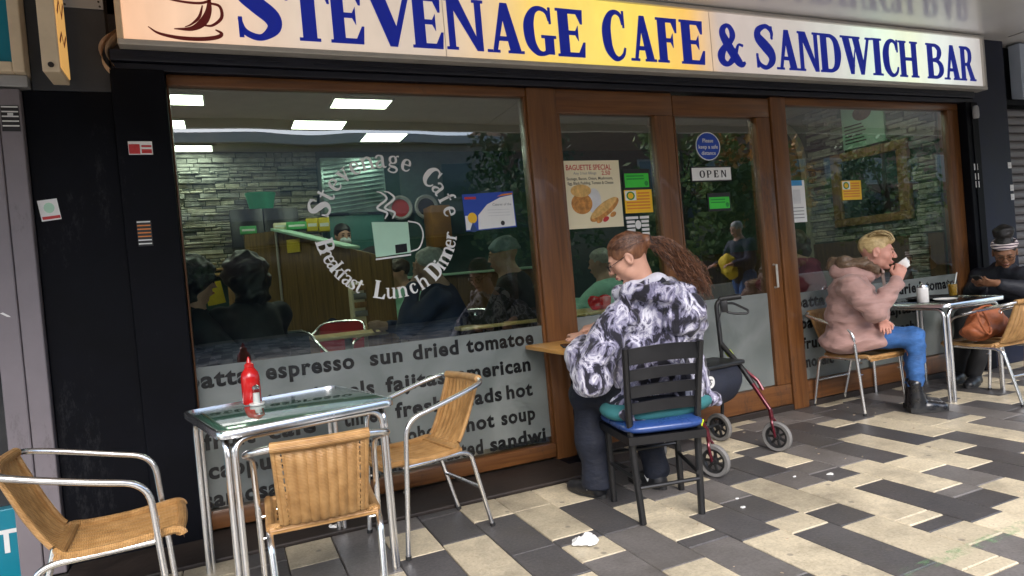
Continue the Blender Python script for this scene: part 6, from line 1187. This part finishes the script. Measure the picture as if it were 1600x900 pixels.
S=Sdf((1.40,2.46,.40),(2.46,3.30,1.20),.008)
S.ell((1.995,2.785,.70),(.255,.180,.26),k=.05).ell((1.965,2.79,.90),(.205,.150,.165),k=.08).ell((1.965,2.775,.535),(.285,.200,.085),k=.06)
S.path([(1.785,2.775,.965),(1.66,2.775,.80),(1.595,2.80,.70)],[.080,.088,.095],.04); S.path([(1.595,2.80,.70),(1.605,2.89,.75),(1.655,2.975,.81)],[.095,.085,.058],.025)
S.path([(2.135,2.745,.955),(2.185,2.86,.82),(2.195,2.98,.72)],[.080,.085,.085],.04); S.path([(2.195,2.98,.72),(1.99,3.14,.84),(1.945,3.18,.87)],[.095,.065,.055],.03)
S.ell((2.04,2.65,.99),(.135,.080,.105),frame_of((0,-1,.25))[0:1] and np.stack(frame_of((.25,.05,1),(0,-1,0)),1) if False else None,k=.05).ell((2.10,2.665,.93),(.09,.065,.10),k=.05)
S.cap((1.80,2.75,1.055),(2.02,2.70,1.075),.050,k=.04).cap((1.82,2.83,1.06),(1.98,2.82,1.05),.045,k=.04)
S.path([(1.80,2.71,1.075),(1.93,2.645,1.055),(2.06,2.63,1.0),(2.13,2.68,.94)],[.050,.062,.070,.055],.04); S.ell((1.885,2.775,1.155),(.058,.062,.06),k=.02,sub=True)
S.cap((1.68,2.66,.50),(2.22,2.66,.50),.035,k=.03)
S.folds(.0085,24,12); S.folds(.0060,46,5,(1.4,1.4,.8)); S.folds(.002,100,15); S.plane_cut((0,0,.465),(.0,-.05,-1)); hood=S.build('hoodie','tie_dye',w1,1)
S=Sdf((1.72,2.45,.74),(2.30,2.84,1.20),.007); S.path([(1.84,2.665,1.075),(1.95,2.600,1.045),(2.07,2.595,.975),(2.14,2.650,.900)],[.042,.060,.066,.045],.03); S.ell((2.02,2.605,.935),(.115,.045,.095),k=.04); S.ell((2.07,2.625,.885),(.075,.045,.075),k=.04); S.folds(.006,34,8); S.folds(.0035,80,9); hd_=S.build('hood','tie_dye',hood,1,root=w1)
S=Sdf((1.70,2.56,.98),(2.16,2.92,1.20),.007); S.path([(1.80,2.82,1.07),(1.83,2.72,1.105),(1.93,2.655,1.125),(2.03,2.68,1.10),(2.05,2.78,1.06)],[.022,.028,.032,.030,.022],.02); S.folds(.0025,60,4); mat('lining_lilac',(.56,.55,.62),.8,bump=.6,bscale=30); S.build('hood_lining','lining_lilac',hood,1,root=w1)
S=Sdf((1.55,2.45,.40),(2.40,3.15,.62),.009); S.ell((1.945,2.775,.50),(.312,.210,.075),k=.03); S.folds(.003,30,2); S.plane_cut((0,0,.455),(0,0,-1)); S.build('shirt','teal_shirt',w1,1)
S=Sdf((1.50,2.55,.03),(2.32,3.30,.66),.008); S.ell((1.94,2.78,.52),(.26,.20,.085),k=.04); S.path([(1.82,2.80,.535),(1.725,3.09,.545),(1.715,3.05,.30),(1.715,3.03,.07)],[.105,.088,.085,.080],.03); S.path([(2.04,2.80,.535),(2.04,3.10,.53),(2.04,3.03,.30),(2.045,2.975,.10)],[.105,.088,.078,.070],.03); S.folds(.005,28,7); S.plane_cut((0,0,.055),(0,0,-1)); S.build('trousers','denim_navy',w1,1)
for heel,toe,mk in (((1.725,2.985),(1.655,3.265),1),((2.05,2.90),(2.0,3.18),1)):
    o=shoe(w1,heel,toe,'shoe_black',.085,.046); h=Vector((*heel,0)); d=(Vector((*toe,0))-h).normalized(); x=Vector((-d.y,d.x,0))
    MB().tube([h+d*.075+x*.043+Vector((0,0,.085)),h+d*.085+x*.050+Vector((0,0,.045)),h+d*.11+x*.046+Vector((0,0,.07))],[.003,.005,.002],6).build('white_flash','paper_white',o,root=w1)
# hair: pulled-back cap and a loose curly tail
P=P1; S=Sdf((1.68,2.60,1.12),(2.06,2.94,1.42),.0055); S.ell(P(0,-.016,.036),(.083,.104,.088),A1,.01); S.ell(P(0,.105,-.045),(.095,.088,.105),A1,.012,True); S.ell(P(0,-.02,-.115),(.11,.12,.075),A1,.012,True)
for q in (-1,1): S.ell(P(q*.085,.012,-.022),(.030,.036,.042),A1,.008,True)
S.ell(P(0,-.118,.025),(.034,.032,.034),A1,.02); S.folds(.0022,90,3,(1.2,1.2,.6)); hc=S.build('hair','hair_auburn',w1,1)
def scalp(P,A,rad,c0,end,n,seed,mname,par,root,hair_line,w0=.0013):
    mb=MB(); r=np.random.default_rng(seed); e=np.array(end,float); e/=np.linalg.norm(e)
    for i in range(n):
        q=np.array(hair_line(r),float); q/=np.linalg.norm(q); L=[]
        for k in range(9):
            u=k/8; v=q*(1-u)+e*u; v/=np.linalg.norm(v); b=1.004+.018*math.sin(math.pi*u)*r.uniform(.3,1); L.append(P(c0[0]+v[0]*rad[0]*b,c0[1]+v[1]*rad[1]*b,c0[2]+v[2]*rad[2]*b))
        mb.tube(L,[w0*(.6+.4*math.sin(math.pi*min(1,k/8+.1))) for k in range(9)],4,False)
        if i==n//2: mb.build('hair_strands',mname,par,root=root); mb=MB()
    return mb.build('hair_strands',mname+'_dark',par,root=root)
def _hl(r):
    t=r.uniform(-1,1); return (t*.95,.80-.75*abs(t)**1.5+r.uniform(-.05,.02),.62-.62*abs(t)**1.3+r.uniform(-.05,.25))
scalp(P1,A1,(.083,.104,.088),(0,-.016,.036),(0,-.98,-.10),330,31,'hair_auburn',hc,w1,_hl)
r=np.random.default_rng(5); tail=MB(); B0=P(0,-.112,.028); 
for i in range(620):
    th=r.uniform(0,6.28); q=math.sqrt(r.uniform(0,1)); o=np.array((math.cos(th)*q,math.sin(th)*q,r.uniform(-1,1)))
    pts=[B0+o*.018, B0+np.array((.045,-.034,-.018))+o*.032, B0+np.array((.095,-.070,-.072))+o*np.array((.042,.034,.050)), B0+np.array((.150,-.092,-.135))+o*np.array((.050,.036,.056)), B0+np.array((.205,-.105,-.190))+o*np.array((.056,.036,.056)), B0+np.array((.250,-.10,-.235-.05*r.random()))+o*np.array((.05,.03,.048))]
    if i==330: tail.build('ponytail','hair_auburn',w1); tail=MB()
    n=int(r.integers(4,7)); pts=pts[:n]; Q=spline(pts,6); ph=r.choice((0,1.5,3.0,4.4))+r.uniform(-.5,.5); fq=r.uniform(.75,1.05); am=r.uniform(.004,.012)
    Q=[p+am*min(1.3,k/14)*np.array((math.sin(k*fq+ph),math.cos(k*fq*.9+ph),math.sin(k*fq*1.1+ph*2))) for k,p in enumerate(Q)]
    w0=r.uniform(.0011,.0024); tail.tube(Q,[w0*(1-.6*k/len(Q)) for k in range(len(Q))],4,False)
tail.build('ponytail','hair_auburn_dark',w1)
MB().tube([np.array(B0)+.024*np.array((.2*math.cos(a),.9*math.cos(a),math.sin(a)))+np.array((.012,-.01,.004)) for a in np.linspace(0,6.28,16)],.006,6).build('hair_band','print_black',w1)
ci=thing('cigarette','white cigarette between the fingers of the woman in the hoodie','cigarette',(1.68,3.15,.79)); t0=Vector((1.703,3.115,.812)); MB().tube([t0+Vector((.015,.0,.006)),t0+Vector((-.065,-.02,-.018))],.0042,8).build('paper','paper_white',ci); MB().tube([t0+Vector((-.0652,-.02,-.0181)),t0+Vector((-.070,-.0215,-.0198))],.0041,8).build('ash','print_grey',ci)

# ---- woman in the pink coat, drinking
w2=thing('person','blonde woman in a dusty pink hooded coat drinking from a white cup','person',(4.2,3.45,0)); SH=1.10
S=Sdf((3.90,2.98,.06),(4.70,3.75,1.36),.0065); P2,A2=head_sdf(S,(4.355,3.325,1.148),(.62,-.78,-.13),s=SH,neck=(4.245,3.405,.99),nr=.055)
S.path([(4.15,3.49,.55),(4.17,3.45,.78),(4.22,3.42,.95)],[.09,.09,.07],.04); S.path([(4.08,3.32,.92),(4.11,3.19,.735),(4.335,3.165,.945)],[.05,.042,.028],.02); S.path([(4.36,3.52,.92),(4.43,3.42,.70),(4.27,3.26,.655)],[.05,.042,.028],.02)
S.path([(4.14,3.46,.52),(4.41,3.155,.52),(4.37,3.125,.10)],[.045,.034,.024],.012); S.path([(4.22,3.54,.52),(4.50,3.235,.52),(4.46,3.21,.10)],[.045,.034,.024],.012)
cupc=np.array((4.452,3.190,1.045)); tips2=hand_sdf(S,(4.335,3.165,.945),(.55,.05,.80),(.35,.55,-.25),1,.62,1.05); hand_sdf(S,(4.27,3.26,.655),(-.45,-.45,-.15),(0,0,-1),1,.45,1.0)
b2=S.build('body','skin_pink',w2,1); face_parts(P2,A2,SH,w2,b2,'brow_fair','lip',w2)
S=Sdf((3.84,2.98,.38),(4.66,3.80,1.16),.008); S.ell((4.175,3.45,.70),(.158,.160,.27),k=.04).ell((4.195,3.42,.88),(.150,.145,.13),k=.06); S.cap((4.08,3.33,.925),(4.35,3.52,.925),.085,k=.06)
S.path([(4.08,3.325,.915),(4.085,3.25,.82),(4.11,3.185,.74)],[.075,.074,.070],.03); S.path([(4.11,3.185,.74),(4.22,3.17,.835),(4.315,3.165,.925)],[.070,.060,.049],.02); S.path([(4.36,3.52,.915),(4.43,3.42,.71),(4.29,3.28,.66)],[.08,.075,.055],.03)
S.ell((4.15,3.48,.52),(.178,.175,.10),k=.05); S.path([(4.13,3.45,.54),(4.21,3.35,.53)],[.115,.10],.05); S.path([(4.20,3.53,.54),(4.27,3.44,.54)],[.11,.10],.05); S.path([(4.18,3.40,.535),(4.245,3.32,.53)],[.125,.10],.04); S.path([(4.24,3.49,.535),(4.31,3.41,.53)],[.115,.10],.04); S.cap((4.25,3.40,.97),(4.33,3.35,1.01),.07,.06,k=.03)
S.ell((4.30,3.37,1.06),(.068,.068,.09),k=.015,sub=True); S.folds(.0045,30,4); S.folds(.0045,40,31,(.4,.4,1.6)); S.folds(.0025,85,14); S.plane_cut((4.2,3.4,.448),(.12,-.12,-1)); ct2=S.build('coat','coat_pink',w2,1)
S=Sdf((3.95,3.25,.90),(4.45,3.68,1.22),.007); hp=[np.array(p) for p in ((4.285,3.275,1.01),(4.215,3.325,1.075),(4.135,3.42,1.085),(4.145,3.52,1.08),(4.23,3.56,1.075),(4.34,3.50,1.02))]
S.path(hp,[.028,.040,.046,.046,.042,.034],.03); S.folds(.006,70,8); S.folds(.003,150,9); fur=S.build('fur_trim','fur_brown',w2,1)
fm=MB(); r=np.random.default_rng(8); hq=spline(hp,5)
for i in range(900):
    k=r.integers(0,len(hq)); c=hq[k]; rad=np.interp(k,[0,len(hq)/2,len(hq)],[.028,.044,.032]); v=r.normal(0,1,3); v/=np.linalg.norm(v); p=c+v*rad; e=p+v*r.uniform(.012,.028)+r.normal(0,.008,3)+np.array((0,0,-.004)); fm.add([p+np.cross(v,(0,0,1))*.0018,p-np.cross(v,(0,0,1))*.0018,e],[(0,1,2)])
fm.build('fur_hairs','fur_brown',fur,root=w2,smooth=False)
S=Sdf((4.0,3.25,.86),(4.45,3.62,1.10),.007); S.path([(4.12,3.47,1.03),(4.16,3.40,1.0),(4.25,3.33,.98)],[.06,.07,.05],.04); S.build('hood','coat_pink',ct2,1,root=w2)
MB().tube([P2(.050,.045,-.125),(4.36,3.295,.985),(4.345,3.275,.90),(4.32,3.27,.80)],[.010,.012,.011,.010],6).build('zip_trim','coat_trim',ct2,root=w2)
S=Sdf((3.95,2.98,.12),(4.68,3.70,.66),.0075); S.path([(4.15,3.46,.52),(4.425,3.14,.525),(4.41,3.13,.36),(4.375,3.125,.165)],[.092,.068,.058,.046],.025); S.path([(4.22,3.54,.52),(4.52,3.225,.525),(4.505,3.215,.36),(4.465,3.21,.165)],[.092,.068,.058,.046],.025); S.folds(.005,36,6); S.folds(.003,70,16); S.plane_cut((0,0,.185),(0,0,-1)); S.build('jeans','jean_blue',w2,1)
for heel,toe,an in (((4.335,3.160),(4.575,3.035),(4.375,3.125,.20)),((4.43,3.25),(4.66,3.13),(4.465,3.21,.20))):
    o=shoe(w2,heel,toe,'boot_black',.10,.050,'foot_black','boot',an); h=Vector((*heel,0)); d=(Vector((*toe,0))-h).normalized(); x=Vector((d.y,-d.x,0)); MB().tube([h+d*.075+x*.045+Vector((0,0,.07)),h+d*.06+x*.048+Vector((0,0,.14)),h+d*.05+x*.046+Vector((0,0,.195))],.0045,6).build('zip','steel',o,root=w2)
    MB().prism([tuple((h+d*(a*.27+.0)+x*(b*.052))[:2]) for a,b in ((0,-.7),(.1,-.95),(.7,-1),(.95,-.6),(1,0),(.95,.6),(.7,1),(.1,.95),(0,.7))],lambda a,b,k:(a,b,.0012+k),0,.034).build('welt','foot_black',o,root=w2,smooth=False)
S=Sdf((4.18,3.15,1.05),(4.52,3.52,1.36),.0055); S.ell(P2(0,-.016,.040),(.0775*SH,.099*SH,.0845*SH),A2,.01); S.ell(P2(0,.045,.085),(.058*SH,.052*SH,.030*SH),A2,.03); S.ell(P2(0,.11,-.02),(.10*SH,.085*SH,.085*SH),A2,.012,True); S.ell(P2(0,-.03,-.105),(.12*SH,.14*SH,.085*SH),A2,.012,True)
for q in (-1,1): S.ell(P2(q*.088,.015,-.025),(.030*SH,.040*SH,.045*SH),A2,.008,True)
S.folds(.0030,75,4,(1.5,1.5,.4)); hb_=S.build('hair','hair_blonde',w2,1)
sm=MB(); r=np.random.default_rng(21)
for i in range(210):
    x=r.uniform(-.062,.062); y0=.088-.25*abs(x)+r.uniform(-.012,.004); L=[]
    for k in range(7):
        u=k/6; a=u*r.uniform(1.9,2.15); yy=(y0+.004)*math.cos(a)*1.0-.016*u; zz=.062+ (.078*(1-(x/.085)**2)**.5)*math.sin(min(a+.35,2.6))+.004*math.sin(9*u+i); L.append(P2(x*(1+.10*math.sin(a)),yy,zz+r.uniform(-.002,.004)))
    sm.tube(spline(L,3),[.0020]*8+[.0014]*11,4,False)
    if i==95: sm.build('hair_strands','hair_blonde_pale',hb_,root=w2); sm=MB()
sm.build('hair_strands','hair_blonde_dark',hb_,root=w2)
cu=thing('coffee_cup','white china cup held to the mouth of the blonde woman','cup',tuple(cupc)); CT=Matrix.Translation(Vector(cupc))@Matrix.Rotation(R(-38),4,Vector((.78,.62,0)))
MB().lathe([(0,-.030),(.022,-.030),(.026,-.024),(.040,.012),(.045,.032),(.0425,.032),(.037,.012),(.024,-.020),(0,-.024)],seg=26).xf(CT).build('bowl','ceramic',cu); MB().tube([(.040,0,.018),(.058,0,.016),(.062,0,.0),(.050,0,-.012),(.034,0,-.010)],.0045,8).xf(CT).build('handle','ceramic',cu)

# ---- woman at the right edge with a phone
w3=thing('person','woman with a black bun, striped headband and glasses looking at her phone','person',(6.1,3.5,0))
S=Sdf((5.35,2.95,.05),(6.55,3.95,1.30),.008); P3,A3=head_sdf(S,(6.05,3.43,1.045),(-.74,-.42,-.46),s=1.06,neck=(6.14,3.50,.90)); S.path([(6.2,3.52,.55),(6.20,3.52,.72),(6.15,3.50,.85)],[.13,.14,.10],.05)
S.path([(6.08,3.30,.84),(5.98,3.22,.70),(5.80,3.36,.800)],[.05,.042,.028],.02); S.path([(6.13,3.70,.84),(6.02,3.70,.70),(5.83,3.53,.800)],[.05,.042,.028],.02); S.path([(6.15,3.42,.53),(5.68,3.36,.53),(5.50,3.42,.10)],[.08,.06,.045],.03); S.path([(6.15,3.6,.53),(5.70,3.58,.53),(5.6,3.6,.10)],[.08,.06,.045],.03)
hand_sdf(S,(5.80,3.36,.800),(-.80,.30,.12),(.1,.6,.75),1,.5); hand_sdf(S,(5.83,3.53,.800),(-.80,-.25,.12),(.1,-.6,.75),-1,.5); b3=S.build('body','skin_brown',w3,1); face_parts(P3,A3,1.06,w3,b3,'brow_dark','lip_brown',w3)
S=Sdf((5.70,3.0,.42),(6.56,4.0,.98),.009); S.ell((6.21,3.52,.66),(.17,.21,.24),k=.05); S.cap((6.09,3.32,.835),(6.14,3.70,.835),.075,k=.05); S.path([(6.08,3.30,.83),(5.98,3.23,.71),(5.83,3.345,.785)],[.075,.075,.05],.03); S.path([(6.13,3.70,.83),(6.02,3.69,.71),(5.86,3.545,.785)],[.075,.075,.05],.03); S.cap((6.10,3.44,.905),(6.18,3.56,.905),.065,k=.04); S.folds(.005,26,9); jk=S.build('jacket','jacket_black',w3,1)
MB().tube([(6.03,3.235,.875),(6.015,3.20,.83),(5.985,3.165,.765)],[.012,.013,.012],6).build('sleeve_stripe','lamp_grey',jk,root=w3)
S=Sdf((5.35,3.15,.05),(6.45,3.85,.68),.010); S.path([(6.15,3.43,.52),(5.68,3.37,.53),(5.50,3.42,.09)],[.10,.075,.06],.03); S.path([(6.15,3.6,.52),(5.70,3.58,.53),(5.6,3.60,.09)],[.10,.075,.06],.03); S.folds(.004,30,3); S.build('trousers','cloth_black',w3,1)
shoe(w3,(5.56,3.42),(5.30,3.36),'shoe_black'); shoe(w3,(5.66,3.6),(5.40,3.56),'shoe_black')
S=Sdf((5.88,3.22,1.0),(6.30,3.68,1.34),.007); S.ell(P3(0,-.018,.036),(.085,.106,.090),A3,.01); S.ell(P3(0,.11,-.04),(.10,.095,.10),A3,.012,True); S.ell(P3(0,-.02,-.12),(.12,.13,.08),A3,.012,True); S.ell(P3(0,-.060,.150),(.078,.072,.060),A3,.015); S.folds(.003,80,3); S.build('hair','hair_black',w3,1)
m,t_,b_=new_mat('band_stripe'); N=t_.nodes; L=t_.links; tc=N.new('ShaderNodeTexCoord'); wv=N.new('ShaderNodeTexWave'); wv.inputs['Scale'].default_value=14; wv.inputs['Distortion'].default_value=2; wv.bands_direction='Z'; L.new(tc.outputs['Object'],wv.inputs['Vector']); rp_=N.new('ShaderNodeValToRGB'); set_ramp(rp_,[(.3,(.08,.06,.09)),(.40,(.70,.56,.56)),(1,(.80,.70,.68))]); L.new(wv.outputs['Fac'],rp_.inputs[0]); L.new(rp_.outputs[0],b_.inputs['Base Color']); b_.inputs['Roughness'].default_value=.8; MAT['band_stripe']=m
mb=MB()
for j in range(4): mb.tube([P3((.0835-.004*abs(j-1))*math.cos(a),-.016+(.101-.004*abs(j-1))*math.sin(a),.052+.011*j+.018*math.sin(a)) for a in np.linspace(0,6.283,30)],.0085,8)
mb.build('headband','band_stripe',w3); mb=MB()
for q in (-1,1): mb.tube([P3(q*(.031+.022*math.cos(a)),.106,-.002+.018*math.sin(a)) for a in np.linspace(0,6.28,16)],.0018,6); mb.tube([P3(q*.053,.104,.003),P3(q*.072,.06,.006),P3(q*.080,-.005,.010)],.0018,6)
mb.tube([P3(-.010,.108,.002),P3(.010,.108,.002)],.0018,6); mb.build('glasses','brow_dark',w3)
pn=thing('phone','dark phone held by the woman with the headband','phone',(5.72,3.44,.83)); MB().obox((5.715,3.445,.835),[(.1,1,0),(-.8,.08,.55),(.5,0,.85)],(.038,.074,.0045),.003).build('case','foot_black',pn); MB().obox((5.717,3.445,.8398),[(.1,1,0),(-.8,.08,.55),(.5,0,.85)],(.034,.069,.0006)).build('screen','window_dark',pn)
pc=copy_tree(CH); place(pc,6.22,3.55,R(92),'rattan chair under the woman with the headband at the right edge')

# ---- simpler people further in and out
def local_pts(x,y,z0,yaw):
    c,s=math.cos(yaw),math.sin(yaw); return lambda p:(x+p[0]*c-p[1]*s, y+p[0]*s+p[1]*c, z0+p[2])
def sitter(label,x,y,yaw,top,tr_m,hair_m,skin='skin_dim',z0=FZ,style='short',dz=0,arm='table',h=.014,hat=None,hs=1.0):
    t=thing('person',label,'person',(x,y,z0)); G=local_pts(x,y,z0,yaw); f=(-math.sin(yaw),math.cos(yaw),-.12); f2=np.array((-math.sin(yaw),math.cos(yaw),0))
    def box(pts,m): a=np.array([G(p) for p in pts]); return a.min(0)-m, a.max(0)+m
    pts=[(-.25,-.15,.05),(.25,.55,1.36+dz)]; lo=np.array(G((0,0,0)))+(-.62,-.62,.0); hi=np.array(G((0,0,0)))+(.62,.62,1.42+dz)
    S=Sdf(lo,hi,h); P,A=head_sdf(S,G((0,.06,1.19+dz)),f,s=1.05,neck=G((0,.02,1.03+dz)),fine=True); S.path([G((0,0,.55)),G((0,.0,.80)),G((0,.01,1.0+dz))],[.13,.14,.10],.05)
    if arm=='face': arms=[[G((-.2,.02,.96+dz)),G((-.22,.26,.76)),G((-.08,.17,1.08+dz))],[G((.2,.02,.96+dz)),G((.24,.2,.72)),G((.1,.40,.78))]]
    else: arms=[[G((-.2,.02,.96+dz)),G((-.25,.18,.72)),G((-.12,.40,.78))],[G((.2,.02,.96+dz)),G((.25,.18,.72)),G((.12,.40,.78))]]
    for a in arms:
        S.path(a,[.055,.045,.03],.02); d=np.array(a[2])-np.array(a[1]); hand_sdf(S,a[2],d,(0,0,-1) if arm!='face' else f2,1,.4)
    legs=[[G((q*.1,.0,.50)),G((q*.11,.42,.50)),G((q*.11,.38,.10))] for q in (-1,1)]
    for l in legs: S.path(l,[.08,.06,.045],.03)
    S.build('body',skin,t,1)
    S=Sdf(lo,hi,h); S.path([G((0,-.0,.50)),G((0,-.01,.74)),G((0,.0,.92+dz))],[.18,.18,.15],.06); S.cap(G((-.18,.01,.95+dz)),G((.18,.01,.95+dz)),.075,k=.05)
    for a in arms: S.path([a[0],a[1],tuple(np.array(a[1])+(np.array(a[2])-np.array(a[1]))*.86)],[.078,.07,.05],.03)
    S.folds(.006,26,int(abs(x*10))); S.build('jacket',top,t,1)
    S=Sdf(lo,hi,h)
    for l in legs: S.path(l,[.10,.075,.06],.03)
    S.build('trousers',tr_m,t,1)
    for q in (-1,1):
        a=G((q*.11,.34,0)); b=G((q*.12,.58,0)); s_=Sdf(np.minimum(a,b)-.08,np.maximum(a,b)+np.array((.08,.08,.14)),.010); s_.path([np.array(a)+(0,0,.045),np.array(b)+(0,0,.035)],[.05,.045],.02); s_.plane_cut((0,0,z0+.003),(0,0,-1)); s_.build('shoe','shoe_black',t,1)
    S=Sdf(np.array(P(0,0,0))-.26,np.array(P(0,0,0))+.26,.009); S.ell(P(0,-.016-.03*(hs-1),.036),(.088*hs,.108*hs,.092*hs),A,.01); S.ell(P(0,.11+.03*(hs-1),-.04),(.095,.092,.10),A,.012,True)
    if style=='short': S.ell(P(0,-.02,-.11),(.12,.13,.07),A,.012,True)
    else: S.path([P(0,-.06,-.02),P(0,-.07,-.10)],[.085*hs,.07*hs],.03)
    S.folds(.004*hs*hs,60,3); 
    if hat: S.plane_cut(P(0,0,.02),tuple(-A[:,2])); S.build('beanie',hat,t,1)
    else: S.build('hair',hair_m,t,1)
    face_parts(P,A,1.05,t,None,'brow_dark','lip',t); return t
sitter('dark haired diner in black at the far left of the window',-.22,4.32,R(-80),'cloth_black','cloth_black','hair_black',hs=1.35,style='long',skin='skin_light'); sitter('dark haired diner in black, second from the left in the window',.14,4.40,R(30),'cloth_black','cloth_black','hair_black',hs=1.45,style='long')
sitter('grey haired diner in a navy jacket raising a hand to the mouth',1.40,4.52,R(75),'cloth_navy','cloth_black','hair_grey',arm='face'); sitter('diner in a grey beanie and black coat below the certificate',1.93,4.40,R(60),'cloth_black','cloth_black','hair_black',hat='beanie_grey',hs=1.08,dz=.03)
sitter('diner in a navy patterned shirt eating in the middle of the cafe',.98,6.12,R(-75),'cloth_navy','cloth_black','hair_brown',skin='skin_light'); sitter('diner in a mint striped top facing left behind the grey haired diner',1.52,5.95,R(100),'cloth_mint','cloth_black','hair_brown',skin='skin_light')
sitter('diner in maroon behind the pink coated woman, inside the right window',5.02,4.62,R(15),'cloth_maroon','cloth_black','hair_brown',style='long',dz=-.05); sitter('diner in green seen low through the door glass',3.05,4.9,R(40),'cloth_mint','cloth_black','hair_grey',dz=-.08)
def stander(label,x,y,yaw,top,tr_m,hair_m,skin,z0,mask=False,reach=False,h=.014,extra=None):
    t=thing('person',label,'person',(x,y,z0)); G=local_pts(x,y,z0,yaw); f=(-math.sin(yaw),math.cos(yaw),-.15); lo=np.array(G((0,0,0)))+(-.75,-.75,0); hi=np.array(G((0,0,0)))+(.75,.75,1.82)
    S=Sdf(lo,hi,h); P,A=head_sdf(S,G((0,.05,1.62)),f,s=1.0,neck=G((0,.0,1.46))); S.path([G((0,0,.92)),G((0,0,1.15)),G((0,0,1.40))],[.13,.14,.11],.05)
    arms=[[G((-.2,0,1.38)),G((-.27,.1,1.12)),G((-.18,.36,1.10))],[G((.2,0,1.38)),G((.27,.1,1.12)),G((.18,.36,1.10))]]
    if reach: arms=[[G((-.2,0,1.38)),G((-.30,.0,1.42)),G((-.50,.02,1.50))],[G((.2,0,1.38)),G((.26,.02,1.14)),G((.16,.16,1.05))]]
    for a in arms: S.path(a,[.055,.045,.03],.02); hand_sdf(S,a[2],np.array(a[2])-np.array(a[1]),(0,0,-1),1,.4)
    legs=[[G((q*.1,0,.92)),G((q*.11,.04+.10*q,.50)),G((q*.12,.18*q,.09))] for q in (-1,1)]
    for l in legs: S.path(l,[.09,.065,.045],.03)
    S.build('body',skin,t,1); S=Sdf(lo,hi,h); S.path([G((0,0,.95)),G((0,0,1.15)),G((0,0,1.34))],[.165,.175,.15],.06); S.cap(G((-.18,0,1.38)),G((.18,0,1.38)),.075,k=.05)
    for a in arms: S.path([a[0],a[1],tuple(np.array(a[1])+(np.array(a[2])-np.array(a[1]))*.84)],[.078,.068,.05],.03)
    S.folds(.006,26,3); S.build('top',top,t,1); S=Sdf(lo,hi,h)
    for l in legs: S.path(l,[.115,.085,.065],.03)
    S.folds(.004,30,5); S.build('trousers',tr_m,t,1)
    for q in (-1,1):
        a=G((q*.12,.18*q-.06,0)); b=G((q*.13,.18*q+.19,0)); s_=Sdf(np.minimum(a,b)-.08,np.maximum(a,b)+np.array((.08,.08,.14)),.010); s_.path([np.array(a)+(0,0,.045),np.array(b)+(0,0,.035)],[.05,.045],.02); s_.plane_cut((0,0,z0+.003),(0,0,-1)); s_.build('shoe','shoe_black',t,1)
    S=Sdf(np.array(P(0,0,0))-.22,np.array(P(0,0,0))+.22,.009); S.ell(P(0,-.016,.036),(.082,.104,.090),A,.01); S.ell(P(0,.11,-.04),(.095,.092,.10),A,.012,True); S.ell(P(0,-.02,-.11),(.12,.13,.07),A,.012,True); S.folds(.003,60,3); S.build('hair',hair_m,t,1)
    face_parts(P,A,1.0,t,None,'brow_dark','lip',t)
    if mask: S=Sdf(np.array(P(0,0,0))-.2,np.array(P(0,0,0))+.2,.008); S.ell(P(0,.055,-.055),(.062,.066,.055),A,.01); S.ell(P(0,-.01,-.0),(.2,.07,.2),A,.01,True); S.build('face_mask','mask_white',t,1)
    if extra:
        c_=np.array(G((.0,.30,1.12))); S=Sdf(c_-.35,c_+.35,.014); S.ell(c_,(.10,.15,.12),k=.03).ell(c_+(0,.08,-.10),(.08,.10,.15),k=.05).ell(c_+(.03,-.08,-.05),(.07,.09,.10),k=.05); S.folds(.012,24,3); S.build('jacket_over_arm',extra,t,1)
    return t
stander('masked server in black behind the counter',1.12,6.78,R(190),'cloth_black','cloth_black','hair_black','skin_light',FZ,mask=True,reach=True)
stander('grey haired passer-by in navy and jeans with a yellow bundle, mirrored in the door',7.15,-.10,R(90),'cloth_navy','jean_blue','hair_grey','skin_light',0,extra='yellow_cloth')
